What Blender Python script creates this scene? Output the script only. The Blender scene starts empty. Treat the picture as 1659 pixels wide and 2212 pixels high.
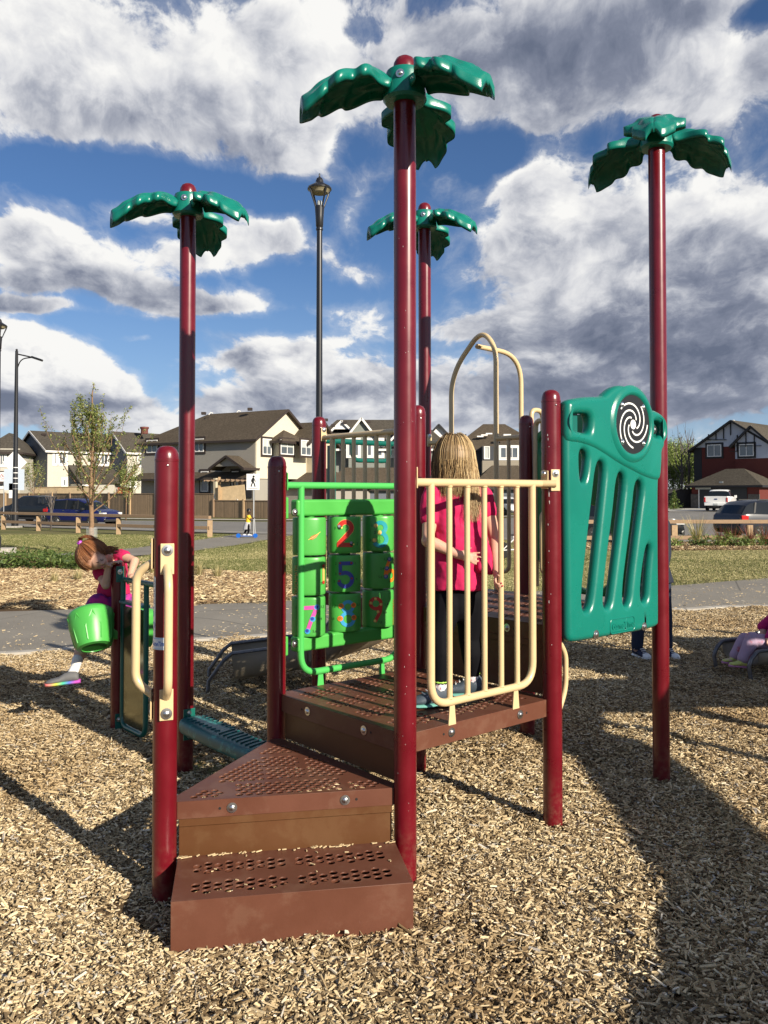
import bpy, bmesh, math, random
import numpy as np
from math import sin, cos, pi, sqrt, atan2, radians, exp, log
from mathutils import Vector, Matrix, Quaternion, geometry, noise

random.seed(7)
SC = bpy.context.scene
COL = SC.collection
V = Vector

# ------------------------------------------------------------------ camera, light, exposure
F, CX, CYP, PIT, EYE = 1826.4, 829.5, 1020.5, 0.0244, 1.5187
cam = bpy.data.cameras.new('camera')
camo = bpy.data.objects.new('camera', cam)
COL.objects.link(camo)
cam.sensor_fit = 'VERTICAL'
cam.sensor_height = 24.0
cam.lens = F / 2212 * 24.0
cam.shift_y = -85.5 / 2212
cam.clip_start = 0.05
cam.clip_end = 3000
camo.location = (0, 0, EYE)
camo.rotation_euler = (pi / 2 + PIT, 0, 0)
SC.camera = camo

SUN_EL = radians(24.5)
SDX, SDY = -0.68, 0.733            # the way shadows fall on the ground
n_ = sqrt(SDX * SDX + SDY * SDY); SDX /= n_; SDY /= n_
sun = bpy.data.lights.new('sun', 'SUN')
sun.energy = 5.0
sun.angle = radians(0.5)
sun.color = (1.0, 0.90, 0.74)
suno = bpy.data.objects.new('sun', sun)
COL.objects.link(suno)
travel = V((SDX * cos(SUN_EL), SDY * cos(SUN_EL), -sin(SUN_EL)))
suno.rotation_euler = travel.to_track_quat('-Z', 'Y').to_euler()
suno.location = (20, -20, 20)

SC.view_settings.view_transform = 'Standard'
SC.view_settings.look = 'None'
SC.view_settings.exposure = 0.62
SC.view_settings.gamma = 1.0
SC.view_settings.use_curve_mapping = False
SC.render.engine = 'CYCLES'
SC.cycles.max_bounces = 6
SC.cycles.diffuse_bounces = 3
SC.cycles.transparent_max_bounces = 12
SC.cycles.use_denoising = True
SC.cycles.sample_clamp_indirect = 6.0
SC.cycles.caustics_reflective = False
SC.cycles.caustics_refractive = False

class NT:
    """small helper to write node trees"""
    def __init__(s, tree):
        s.t = tree; s.n = tree.nodes; s.l = tree.links
    def new(s, typ, ins=None, **kw):
        nd = s.n.new(typ)
        for k, v in kw.items(): setattr(nd, k, v)
        if ins:
            for k, v in ins.items():
                s.set(nd.inputs[k], v)
        return nd
    def set(s, sock, v):
        if isinstance(v, bpy.types.NodeSocket): s.l.new(v, sock)
        elif isinstance(v, bpy.types.Node): s.l.new(v.outputs[0], sock)
        else: sock.default_value = v
    def m(s, op, a, b=0.0, c=0.0, clamp=False):
        nd = s.n.new('ShaderNodeMath'); nd.operation = op; nd.use_clamp = clamp
        s.set(nd.inputs[0], a); s.set(nd.inputs[1], b)
        if op in ('MULTIPLY_ADD', 'SMOOTH_MIN', 'SMOOTH_MAX', 'WRAP'): s.set(nd.inputs[2], c)
        return nd.outputs[0]
    def vm(s, op, a, b=None, out=0):
        nd = s.n.new('ShaderNodeVectorMath'); nd.operation = op
        s.set(nd.inputs[0], a)
        if b is not None: s.set(nd.inputs[3] if op == 'SCALE' else nd.inputs[1], b)
        return nd.outputs[out]
    def mix(s, f, a, b, blend='MIX'):
        nd = s.n.new('ShaderNodeMix'); nd.data_type = 'RGBA'; nd.blend_type = blend
        s.set(nd.inputs[0], f); s.set(nd.inputs[6], a); s.set(nd.inputs[7], b)
        return nd.outputs[2]
    def ss(s, v, a, b, lo=0.0, hi=1.0):
        nd = s.n.new('ShaderNodeMapRange'); nd.interpolation_type = 'SMOOTHSTEP'
        s.set(nd.inputs[0], v); nd.inputs[1].default_value = a; nd.inputs[2].default_value = b
        nd.inputs[3].default_value = lo; nd.inputs[4].default_value = hi
        return nd.outputs[0]
    def ramp(s, f, stops, interp='LINEAR'):
        nd = s.n.new('ShaderNodeValToRGB'); nd.color_ramp.interpolation = interp
        e = nd.color_ramp.elements
        while len(e) < len(stops): e.new(0.5)
        for k, (p, c) in enumerate(stops):
            e[k].position = p; e[k].color = (*c, 1) if len(c) == 3 else c
        s.set(nd.inputs[0], f)
        return nd.outputs[0]
    def noise(s, vec, scale, detail=4, rough=0.55, dist=0.0, out=0):
        nd = s.n.new('ShaderNodeTexNoise')
        s.set(nd.inputs['Vector'], vec)
        nd.inputs['Scale'].default_value = scale; nd.inputs['Detail'].default_value = detail
        nd.inputs['Roughness'].default_value = rough; nd.inputs['Distortion'].default_value = dist
        return nd.outputs[out]

# ------------------------------------------------------------------ sky with cumulus
world = bpy.data.worlds.new('World')
SC.world = world
world.use_nodes = True
W = NT(world.node_tree)
W.n.clear()
tc = W.new('ShaderNodeTexCoord')
dirv = W.vm('NORMALIZE', tc.outputs['Generated'])
sp = W.new('ShaderNodeSeparateXYZ', {0: dirv})
dx, dy, dz = sp.outputs
az = W.m('ARCTAN2', dx, dy)
el = W.m('ARCSINE', dz)
sky = W.new('ShaderNodeTexSky')
sky.sky_type = 'NISHITA'
sky.sun_disc = False
sky.sun_elevation = SUN_EL
sky.sun_rotation = atan2(-SDX, -SDY)
sky.air_density = 1.0; sky.dust_density = 0.6; sky.ozone_density = 2.0
sky.altitude = 670
# the sky stays above the horizon line for the cloud layer
elc = W.m('MAXIMUM', el, 0.0)
px_ = W.m('DIVIDE', W.m('MULTIPLY', az, 1.7), W.m('ADD', elc, 1.0))
py_ = W.m('MULTIPLY', W.m('LOGARITHM', W.m('ADD', elc, 0.20), 2.718281828), 0.80)
P_ = W.new('ShaderNodeCombineXYZ', {0: px_, 1: py_, 2: 5.1}).outputs[0]
P_ = W.vm('ADD', P_, W.vm('MULTIPLY', W.vm('SUBTRACT', W.noise(P_, 6.0, 3, .5, out=1), (0.5, 0.5, 0.5)), (0.09, 0.09, 0.0)))
nA = W.noise(P_, 3.6, 12, 0.58, 0.0)
nB = W.noise(W.vm('ADD', P_, (0.030, 0.045, 0.0)), 3.6, 8, 0.58, 0.0)
nC = W.m('MULTIPLY', W.m('ABSOLUTE', W.m('SUBTRACT', W.noise(P_, 9.0, 6, 0.62), 0.5)), 4.0)
nD = W.m('MULTIPLY', W.m('ABSOLUTE', W.m('SUBTRACT', W.noise(W.vm('ADD', P_, (0.018, 0.026, 0.0)), 9.0, 5, 0.62), 0.5)), 4.0)
warp = W.noise(P_, 5.0, 4, 0.5, out=1)
AE = W.new('ShaderNodeCombineXYZ', {0: az, 1: el, 2: 0.0}).outputs[0]
AE = W.vm('ADD', AE, W.vm('MULTIPLY', W.vm('SUBTRACT', warp, (0.5, 0.5, 0.5)), (0.10, 0.06, 0.0)))

def px2ae(x, y):
    a = (x - CX) / F; b = (CYP - y) / F
    X, Y, Z = a, cos(PIT) - b * sin(PIT), sin(PIT) + b * cos(PIT)
    return atan2(X, Y), math.asin(Z / sqrt(X * X + Y * Y + Z * Z))

# cloud masses: where, how wide, how tall, how dense, and how bright (0 grey .. 1 white)
CLOUDS = [
    (60, 70, 260, 150, .5, .85), (300, 120, 330, 150, .55, .85), (600, 90, 190, 110, .5, 1.05), (420, 280, 330, 90, .5, .50),
    (640, 300, 130, 90, .45, 1.0), (110, 230, 240, 80, .4, .4), (960, 90, 260, 120, .55, .32), (1250, 110, 300, 150, .55, .38),
    (1560, 190, 230, 130, .55, .72), (1500, 20, 160, 50, .35, .35), (1130, 240, 150, 70, .35, .5),
    (1200, 400, 130, 80, .4, .8), (1480, 430, 280, 130, .6, .66), (1280, 560, 300, 130, .6, .55), (1130, 470, 120, 110, .45, .66), (1560, 640, 260, 160, .6, .35),
    (1230, 720, 330, 90, .55, .34), (1000, 700, 130, 70, .4, .75), (1480, 780, 350, 80, .6, .18),
    (60, 510, 130, 50, .65, 1.0), (170, 560, 180, 46, .65, .9), (200, 612, 240, 34, .65, .35), (40, 660, 120, 30, .4, .2), (570, 505, 120, 50, .5, .85),
    (480, 650, 150, 45, .33, .55), (50, 760, 150, 75, .8, 1.05), (160, 800, 150, 62, .8, 1.0), (240, 840, 70, 34, .6, .95), (70, 868, 240, 30, .8, .12), (120, 905, 260, 26, .6, .7),
    (800, 690, 130, 60, .5, .95), (700, 760, 120, 60, .45, .8), (560, 800, 170, 60, .5, .75), (800, 820, 190, 60, .55, .35),
    (620, 880, 240, 40, .45, .6), (1100, 860, 330, 60, .55, .2), (1130, 800, 260, 40, .35, .85), (990, 900, 110, 30, .4, .9),
    (1480, 880, 300, 50, .55, .4), (1560, 840, 90, 25, .3, .95), (330, 925, 120, 30, .6, .95), (470, 900, 200, 40, .55, .85), (600, 790, 130, 44, .7, .95), (420, 790, 90, 26, .45, .9), (480, 860, 160, 30, .5, .6), (720, 850, 160, 50, .7, .8), (880, 880, 160, 40, .6, .85), (760, 590, 110, 46, .5, .5), (700, 540, 60, 34, .4, .8), (330, 470, 80, 40, .4, .7), (440, 560, 120, 36, .45, .75), (290, 390, 60, 30, .45, .75), (790, 480, 70, 60, .35, .8), (400, 660, 90, 34, .35, .6), (110, 665, 150, 20, .5, .7), (300, 720, 50, 14, .4, .8), (1000, 420, 80, 50, .45, .7),
]
GAPS = [(60, 360, 200, 60, .6), (300, 400, 230, 50, .62), (560, 430, 180, 40, .5), (760, 320, 90, 60, .4), (1060, 340, 110, 70, .62), (700, 470, 80, 60, .3),
        (330, 760, 120, 60, .55), (560, 700, 260, 32, .45), (200, 690, 170, 28, .45), (640, 620, 210, 45, .4), (790, 60, 90, 30, .3),
        (1640, 30, 60, 30, .35), (1000, 430, 90, 60, .35), (450, 590, 60, 60, .3), (860, 470, 100, 60, .35), (350, 860, 50, 60, .2)]
dens = None; lit = None
for (cx, cy, rx, ry, wt, br) in CLOUDS + [(g[0], g[1], g[2], g[3], -g[4] * .95, None) for g in GAPS]:
    a0, e0 = px2ae(cx, cy)
    v = W.vm('MULTIPLY', W.vm('SUBTRACT', AE, (a0, e0, 0.0)), (F / rx * .82, F / ry * .82, 0.0))
    g = W.m('SUBTRACT', 1.0, W.vm('DOT_PRODUCT', v, v, out=1), clamp=True)
    g = W.m('MULTIPLY', g, g)
    dens = W.m('MULTIPLY_ADD', g, wt, dens if dens is not None else 0.0)
    if br is not None:
        t = W.m('MULTIPLY_ADD', W.vm('DOT_PRODUCT', v, (0.10, 0.42, 0.0), out=1), 0.55, br - 0.5)
        lit = W.m('MULTIPLY_ADD', W.m('MULTIPLY', g, wt), t, lit if lit is not None else 0.0)
# outside the frame the same kind of broken cumulus goes on
inview = W.m('MULTIPLY', W.ss(W.m('ABSOLUTE', az), 0.45, 0.65, 1, 0), W.ss(el, 0.55, 0.7, 1, 0))
base = W.m('MULTIPLY_ADD', inview, -0.05, -0.03)
big = W.noise(P_, 1.1, 3, 0.5)
base = W.m('ADD', base, W.m('MULTIPLY', W.m('SUBTRACT', big, 0.5), W.m('MULTIPLY_ADD', inview, -0.75, 0.9)))
D_ = W.m('ADD', dens, base)
D_ = W.m('ADD', D_, W.m('MULTIPLY', W.m('SUBTRACT', nA, 0.5), 1.75))
D_ = W.m('ADD', D_, W.m('MULTIPLY', W.m('SUBTRACT', 0.32, nC), 0.40))
D_ = W.m('ADD', D_, W.m('MULTIPLY', W.ss(el, 0.13, 0.03), 0.30))
alpha = W.ss(D_, 0.03, 0.30)
wisp = W.ss(D_, -0.22, 0.4, 0.0, 0.40)
alpha = W.m('MAXIMUM', alpha, wisp)
rel = W.m('ADD', W.m('MULTIPLY', W.m('SUBTRACT', nA, nB), 2.7), W.m('MULTIPLY', W.m('SUBTRACT', nD, nC), .26))
litn = W.m('DIVIDE', lit, W.m('MAXIMUM', W.m('ADD', dens, 0.12), 0.3))
br_ = W.m('ADD', W.m('MULTIPLY_ADD', litn, 1.0, 0.54), rel)
br_ = W.m('ADD', br_, W.ss(D_, 0.7, 0.1, -0.14, 0.16))
ccol = W.ramp(br_, [(0.0, (1.8, 2.15, 3.1)), (0.25, (3.0, 3.35, 4.4)), (0.45, (5.4, 5.7, 6.6)), (0.68, (9.2, 9.3, 9.7)), (0.95, (12.4, 12.3, 12.0))])
skyc = W.mix(1.0, sky.outputs[0], (0.74, 0.97, 1.27, 1), 'MULTIPLY')
skyc = W.mix(W.ss(el, 0.30, -0.02, 0, 0.45), skyc, (6.0, 7.6, 10.0, 1))
hz = W.ss(el, 0.16, 0.0, 0.0, 0.35)
ccol = W.mix(hz, ccol, (6.0, 6.5, 7.8, 1))
col = W.mix(alpha, skyc, ccol)
below = W.ss(el, 0.0, -0.012, 0, 1)
col = W.mix(below, col, (1.3, 1.2, 0.95, 1))
bg = W.new('ShaderNodeBackground', {0: col, 1: 0.05})
out = W.new('ShaderNodeOutputWorld', {0: bg.outputs[0]})
world.cycles.sampling_method = 'MANUAL'
world.cycles.sample_map_resolution = 512

# ------------------------------------------------------------------ places in the scene
def ray(x, y):
    a = (x - CX) / F; b = (CYP - y) / F
    return V((a, cos(PIT) - b * sin(PIT), sin(PIT) + b * cos(PIT)))
def at(x, y, Y):
    r = ray(x, y); t = Y / r.y
    return V((r.x * t, Y, EYE + r.z * t))
UA = 0.7068
U2 = (cos(UA), sin(UA)); V2 = (-sin(UA), cos(UA)); SP = 0.9176
def G(i, j, z=0.0):
    """post grid of the play structure"""
    return V((0.0834 + SP * (i * U2[0] + j * V2[0]), 3.3521 + SP * (i * U2[1] + j * V2[1]), z))
U = V((U2[0], U2[1], 0)); Vv = V((V2[0], V2[1], 0)); Z = V((0, 0, 1))
P1 = G(0, 0) + SP * (0.5 * Vv - sqrt(3) / 2 * U)

def sstep(a, b, x):
    t = min(1, max(0, (x - a) / (b - a))); return t * t * (3 - 2 * t)
def lerp(a, b, t): return a + (b - a) * t
def pl(x, pts):
    if x <= pts[0][0]: 
        (x0, y0), (x1, y1) = pts[0], pts[1]
    else:
        for k in range(len(pts) - 1):
            (x0, y0), (x1, y1) = pts[k], pts[k + 1]
            if x <= x1: break
    return y0 + (y1 - y0) * (x - x0) / (x1 - x0)
NEAR = [(-3.6, 7.95), (-1.27, 8.95), (2.3, 10.5), (5.1, 11.3), (9, 12.9)]
FAR = [(-4.9, 10.8), (-1.7, 11.8), (4.7, 13.9), (7.0, 15.4)]
def ynear(x): return pl(x, NEAR)
def yfar(x): return pl(x, FAR)
BUMPS = [(0.781, 3.948, -.03, .5), (1.479, 4.544, -.02, .5), (0.883, 5.242, .03, .5), (-1.108, 4.748, -.045, .45), (-0.8, 3.2, .008, .4),
         (-2.4, 3.9, .02, .9), (1.9, 2.9, .02, .9), (-1.7, 6.6, .03, .7), (0.7, 2.4, -.01, .5)]
def gz(x, y):
    z = -0.5 * sstep(12, 36, y) + .35 * sstep(48, 72, y) * sstep(6, 20, x)
    if y < 12:
        z += 0.024 * (noise.noise(V((x * .9, y * .9, 4))) + .5 * noise.noise(V((x * 2.3, y * 2.3, 9)))) * sstep(2.9, 3.4, abs(y) + abs(x - (-.3)) * 1.5)
        for (bx, by, h, r) in BUMPS:
            z += h * exp(-((x - bx) ** 2 + (y - by) ** 2) / (r * r))
    return z

# ------------------------------------------------------------------ materials
MATS = {}
def mat(name, color, rough=0.5, metal=0.0, bump=None, var=0.0, vscale=6.0, spec=0.5, coat=0.0, scratch=0.0, dusty=False, dirt=None, stretch=None, emis=None, trans=0.0, alpha=1.0, sss=0.0, sheen=0.0):
    if name in MATS: return MATS[name]
    m = bpy.data.materials.new(name); m.use_nodes = True
    N = NT(m.node_tree); b = N.n['Principled BSDF']
    c4 = (*color, 1)
    b.inputs['Roughness'].default_value = rough
    b.inputs['Metallic'].default_value = metal
    b.inputs['Specular IOR Level'].default_value = spec
    if coat: b.inputs['Coat Weight'].default_value = coat; b.inputs['Coat Roughness'].default_value = 0.12
    if trans: b.inputs['Transmission Weight'].default_value = trans
    if alpha < 1: b.inputs['Alpha'].default_value = alpha
    if sss:
        b.inputs['Subsurface Weight'].default_value = sss
        b.inputs['Subsurface Radius'].default_value = (0.012, 0.005, 0.003)
        b.inputs['Subsurface Scale'].default_value = 0.6
    if sheen: b.inputs['Sheen Weight'].default_value = sheen
    tcn = N.new('ShaderNodeTexCoord'); vec = tcn.outputs['Object']
    if stretch: vec = N.new('ShaderNodeMapping', {0: vec, 3: stretch}).outputs[0]
    colr = None
    if var:
        f = N.noise(vec, vscale, 6, 0.6)
        lo = tuple(max(0, x * (1 - var)) for x in color); hi = tuple(min(1, x * (1 + var)) for x in color)
        colr = N.ramp(f, [(0.28, lo), (0.72, hi)])
        N.l.new(N.ss(f, 0.2, 0.8, rough * .85, min(1, rough * 1.2)), b.inputs['Roughness'])
    if dirt:
        f2 = N.noise(vec, dirt[1], 8, 0.65)
        colr = N.mix(N.ss(f2, dirt[2], dirt[2] + .12, 0, dirt[3]), colr if colr is not None else c4, (*dirt[0], 1))
    if scratch:
        nm = N.new('ShaderNodeMapping', {0: tcn.outputs['Object'], 3: (60, 60, 9)}).outputs[0]
        f3 = N.noise(nm, 1.0, 5, 0.7, 1.2)
        colr = N.mix(N.ss(f3, 0.70, 0.76, 0, scratch), colr if colr is not None else c4, (min(1, color[0] * 2 + .22), min(1, color[1] * 2 + .16), min(1, color[2] * 2 + .17), 1))
    if dusty:
        gzp = N.new('ShaderNodeSeparateXYZ', {0: N.new('ShaderNodeNewGeometry').outputs['Position']}).outputs[2]
        fz = N.m('MULTIPLY', N.ss(gzp, .30, .02, 0, 1), N.ss(N.noise(tcn.outputs['Object'], 30, 6, .65), .40, .70, 0, .22))
        colr = N.mix(fz, colr if colr is not None else c4, (.30, .22, .14, 1))
    if colr is None: b.inputs['Base Color'].default_value = c4
    else: N.l.new(colr, b.inputs['Base Color'])
    if emis: b.inputs['Emission Color'].default_value = c4; b.inputs['Emission Strength'].default_value = emis
    if bump:
        bn = N.new('ShaderNodeBump', {'Height': N.noise(vec, bump[0], 3, 0.6), 'Strength': bump[1], 'Distance': bump[2] if len(bump) > 2 else 0.002})
        N.l.new(bn.outputs[0], b.inputs['Normal'])
    MATS[name] = m
    return m

# ------------------------------------------------------------------ mesh building
ORG = {}
def tag(o, label=None, cat=None, group=None, kind=None):
    if label: o['label'] = label
    if cat: o['category'] = cat
    if group: o['group'] = group
    if kind: o['kind'] = kind
    return o
def thing(name, label, cat, loc=(0, 0, 0), group=None, rz=0.0):
    o = bpy.data.objects.new(name, None); COL.objects.link(o)
    o.empty_display_size = 0.1
    o.location = loc; o.rotation_euler = (0, 0, rz)
    ORG[o.name] = V(loc)
    return tag(o, label, cat, group)

class MB:
    def __init__(s): s.v = []; s.f = []; s.mi = []; s.sm = []; s.k = 0
    def add(s, vs, fs, m=None, smooth=True):
        o = len(s.v); s.v += [tuple(p) for p in vs]
        for f in fs:
            s.f.append(tuple(i + o for i in f)); s.mi.append(s.k if m is None else m); s.sm.append(smooth)
        return s
    def box(s, c, size, ax=None, m=None):
        """box centred at c; ax = three axis vectors"""
        a, b, d = ax if ax else (V((1, 0, 0)), V((0, 1, 0)), Z)
        c = V(c); x, y, z = (q / 2 for q in size)
        vs = [c + a * (x * i) + b * (y * j) + d * (z * k) for k in (-1, 1) for j in (-1, 1) for i in (-1, 1)]
        return s.add(vs, [(0, 2, 3, 1), (4, 5, 7, 6), (0, 1, 5, 4), (2, 6, 7, 3), (0, 4, 6, 2), (1, 3, 7, 5)], m, False)
    def bar(s, a, b, w, h, up=Z, m=None):
        a, b = V(a), V(b); d = (b - a); L = d.length; d.normalize()
        sd = d.cross(up)
        if sd.length < 1e-4: sd = d.cross(V((1, 0, 0)))
        sd.normalize(); u2 = sd.cross(d)
        return s.box((a + b) / 2, (L, w, h), (d, sd, u2), m)
    def tube(s, pts, r, seg=12, cap=True, m=None, closed=False, sq=1.0):
        pts = [V(p) for p in pts]; n = len(pts)
        rs = r if isinstance(r, (list, tuple)) else [r] * n
        t0 = (pts[1] - pts[0]).normalized()
        nrm = t0.cross(Z)
        if nrm.length < 1e-3: nrm = t0.cross(V((0, 1, 0)))
        nrm.normalize(); vs = []; pt = t0
        for i, p in enumerate(pts):
            if closed: t = (pts[(i + 1) % n] - pts[i - 1]).normalized()
            elif i == 0: t = t0
            elif i == n - 1: t = (pts[-1] - pts[-2]).normalized()
            else: t = ((pts[i + 1] - p).normalized() + (p - pts[i - 1]).normalized()).normalized()
            q = pt.rotation_difference(t); nrm = (q @ nrm); nrm = (nrm - t * nrm.dot(t)).normalized(); pt = t
            bn = t.cross(nrm)
            vs += [p + nrm * (rs[i] * cos(2 * pi * k / seg)) + bn * (rs[i] * sq * sin(2 * pi * k / seg)) for k in range(seg)]
        fs = []
        for i in range(n - 1 + (1 if closed else 0)):
            a = i * seg; b = ((i + 1) % n) * seg
            for k in range(seg):
                k2 = (k + 1) % seg
                fs.append((a + k, a + k2, b + k2, b + k))
        s.add(vs, fs, m)
        if cap and not closed:
            o = len(s.v) - len(vs)
            s.f.append(tuple(o + k for k in reversed(range(seg)))); s.mi.append(s.k if m is None else m); s.sm.append(False)
            s.f.append(tuple(o + (n - 1) * seg + k for k in range(seg))); s.mi.append(s.k if m is None else m); s.sm.append(False)
        return s
    def lathe(s, prof, c=(0, 0, 0), seg=20, ax=None, m=None, sx=1.0, sy=1.0):
        """profile of (radius, height) about an axis"""
        c = V(c); a, b, d = ax if ax else (V((1, 0, 0)), V((0, 1, 0)), Z)
        vs = []; fs = []
        for (r, h) in prof:
            vs += [c + a * (sx * r * cos(2 * pi * k / seg)) + b * (sy * r * sin(2 * pi * k / seg)) + d * h for k in range(seg)]
        for i in range(len(prof) - 1):
            for k in range(seg):
                k2 = (k + 1) % seg
                fs.append((i * seg + k, i * seg + k2, (i + 1) * seg + k2, (i + 1) * seg + k))
        if prof[0][0] > 1e-5: fs.append(tuple(reversed(range(seg))))
        if prof[-1][0] > 1e-5: fs.append(tuple((len(prof) - 1) * seg + k for k in range(seg)))
        return s.add(vs, fs, m)
    def ball(s, c, r, seg=12, rings=8, m=None, sc=(1, 1, 1), ax=None):
        a, b, d = ax if ax else (V((1, 0, 0)), V((0, 1, 0)), Z)
        prof = [(max(1e-6, r * sin(pi * i / rings)), -r * cos(pi * i / rings)) for i in range(rings + 1)]
        return s.lathe(prof, c, seg, (a * sc[0], b * sc[1], d * sc[2]), m)
    def prism(s, poly, o, a, b, n, depth, m=None):
        """flat polygon (2d) in axes a,b extruded along n"""
        o = V(o); k = len(poly)
        vs = [o + a * p[0] + b * p[1] for p in poly] + [o + a * p[0] + b * p[1] + n * depth for p in poly]
        fs = [tuple(range(k)), tuple(reversed(range(k, 2 * k)))] + [(i, i + k, (i + 1) % k + k, (i + 1) % k) for i in range(k)]
        return s.add(vs, fs, m, False)
    def quad(s, a, b, c, d, m=None): return s.add([a, b, c, d], [(0, 1, 2, 3)], m, False)
    def build(s, name, mats, parent=None, label=None, cat=None, group=None, kind=None, bevel=0.0, seg=2, sharp=35, sub=0, solid=0.0, world=True, fix=True):
        me = bpy.data.meshes.new(name)
        vs = s.v
        if parent is not None and world:
            o = ORG.get(parent.name, V((0, 0, 0)))
            vs = [(p[0] - o.x, p[1] - o.y, p[2] - o.z) for p in vs]
        me.from_pydata(vs, [], s.f)
        for mm in (mats if isinstance(mats, (list, tuple)) else [mats]): me.materials.append(mm)
        me.polygons.foreach_set('material_index', s.mi)
        me.polygons.foreach_set('use_smooth', s.sm)
        if fix:
            bm = bmesh.new(); bm.from_mesh(me)
            bmesh.ops.recalc_face_normals(bm, faces=bm.faces)
            bm.to_mesh(me); bm.free()
        me.update()
        if sharp and any(s.sm): me.set_sharp_from_angle(angle=radians(sharp))
        ob = bpy.data.objects.new(name, me); COL.objects.link(ob)
        if parent is not None:
            ob.parent = parent
            ORG[ob.name] = ORG.get(parent.name, V((0, 0, 0)))
        else: ORG[ob.name] = V((0, 0, 0))
        tag(ob, label, cat, group, kind)
        if sub:
            md = ob.modifiers.new('sub', 'SUBSURF'); md.levels = sub; md.render_levels = sub
        if solid:
            md = ob.modifiers.new('solid', 'SOLIDIFY'); md.thickness = solid; md.offset = -1
        if bevel:
            md = ob.modifiers.new('bevel', 'BEVEL'); md.width = bevel; md.segments = seg; md.limit_method = 'ANGLE'; md.angle_limit = radians(40)
            for p in me.polygons: p.use_smooth = True
            me.set_sharp_from_angle(angle=radians(50))
            md.harden_normals = True
        return ob

def fillet(pts, rad, n=6):
    """round the inner corners of a polyline"""
    pts = [V(p) for p in pts]; out = [pts[0]]
    for i in range(1, len(pts) - 1):
        a, b, c = pts[i - 1], pts[i], pts[i + 1]
        r = rad[i - 1] if isinstance(rad, (list, tuple)) else rad
        d1 = (a - b); d2 = (c - b)
        l = min(r, d1.length * .49, d2.length * .49)
        s0 = b + d1.normalized() * l; e0 = b + d2.normalized() * l
        for k in range(n + 1):
            t = k / n
            out.append(s0 * (1 - t) ** 2 + b * (2 * t * (1 - t)) + e0 * t * t)
    out.append(pts[-1]); return out

def offset_loop(loop, d):
    n = len(loop); out = []
    area = sum(loop[i][0] * loop[(i + 1) % n][1] - loop[(i + 1) % n][0] * loop[i][1] for i in range(n))
    sg = 1 if area > 0 else -1
    for i in range(n):
        p0, p1, p2 = V(loop[i - 1]), V(loop[i]), V(loop[(i + 1) % n])
        e1 = (p1 - p0); e2 = (p2 - p1)
        if e1.length < 1e-7 or e2.length < 1e-7: out.append(tuple(p1)); continue
        e1.normalize(); e2.normalize()
        n1 = V((-e1.y, e1.x)) * sg; n2 = V((-e2.y, e2.x)) * sg
        nn = n1 + n2
        if nn.length < 1e-4: nn = n1
        nn.normalize(); k = max(.55, nn.dot(n1))
        out.append(tuple(p1 + nn * (d / k)))
    return out
def resample(loop, step, smooth=2):
    """closed loop -> even smooth samples (2d)"""
    for _ in range(smooth):
        new = []
        for i in range(len(loop)):
            a = loop[i]; b = loop[(i + 1) % len(loop)]
            new += [(a[0] * .75 + b[0] * .25, a[1] * .75 + b[1] * .25), (a[0] * .25 + b[0] * .75, a[1] * .25 + b[1] * .75)]
        loop = new
    out = []; 
    L = [0.0]
    for i in range(len(loop)): L.append(L[-1] + math.dist(loop[i], loop[(i + 1) % len(loop)]))
    n = max(8, int(L[-1] / step)); j = 0
    for k in range(n):
        t = L[-1] * k / n
        while L[j + 1] < t: j += 1
        a = loop[j]; b = loop[(j + 1) % len(loop)]; q = (t - L[j]) / max(1e-9, L[j + 1] - L[j])
        out.append((a[0] + (b[0] - a[0]) * q, a[1] + (b[1] - a[1]) * q))
    return out
def inside(p, loop):
    c = False; x, y = p; n = len(loop); j = n - 1
    for i in range(n):
        xi, yi = loop[i]; xj, yj = loop[j]
        if (yi > y) != (yj > y) and x < (xj - xi) * (y - yi) / (yj - yi) + xi: c = not c
        j = i
    return c
def cdt_fill(outer, holes, holetest=None):
    vs = []; es = []
    for lp in [outer] + holes:
        o = len(vs); vs += [V(p) for p in lp]; n = len(lp)
        es += [(o + i, o + (i + 1) % n) for i in range(n)]
    r = geometry.delaunay_2d_cdt(vs, es, [], 0, 1e-6)
    vo, fo = r[0], r[2]; out = []
    for f in fo:
        c = (vo[f[0]] + vo[f[1]] + vo[f[2]]) / 3
        if not inside(c, outer): continue
        if holetest:
            if holetest(c): continue
        elif any(inside(c, h) for h in holes): continue
        out.append(tuple(f))
    return [tuple(v) for v in vo], out
def pillow(mb, outer, holes, o, a, b, n, thick, R, back=True, m=None, K=5):
    """moulded plastic panel: outline with holes, rounded edges of radius R, total thickness thick"""
    prof = [(R * (1 - sin(pi / 2 * k / K)), R * (1 - cos(pi / 2 * k / K))) for k in range(K + 1)]   # (inset, drop below face)
    prof = [(R * (1 - cos(pi / 2 * k / K)), R * (1 - sin(pi / 2 * k / K))) for k in range(K + 1)]
    o = V(o)
    def rings(loop, hole, side):
        rr = []
        for (ins, drop) in prof:
            lp = offset_loop(loop, -ins if hole else ins)
            rr.append([(q, side * (thick / 2 - drop)) for q in lp])
        return rr
    for side in ((1, -1) if back else (1,)):
        caps = []
        for k, lp in enumerate([outer] + holes):
            rr = rings(lp, k > 0, side); nn = len(lp)
            st = [[(q, -side * 0.0) for q in lp]] + rr
            vs = []; fs = []
            for ring in st:
                vs += [o + a * q[0] + b * q[1] + n * h for q, h in ring]
            for i in range(len(st) - 1):
                for j in range(nn):
                    j2 = (j + 1) % nn
                    fs.append((i * nn + j, i * nn + j2, (i + 1) * nn + j2, (i + 1) * nn + j))
            mb.add(vs, fs, m)
            caps.append([q for q, h in rr[-1]])
        vv, ff = cdt_fill(caps[0], caps[1:])
        mb.add([o + a * q[0] + b * q[1] + n * (side * thick / 2) for q in vv], ff, m)
    return mb
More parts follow.
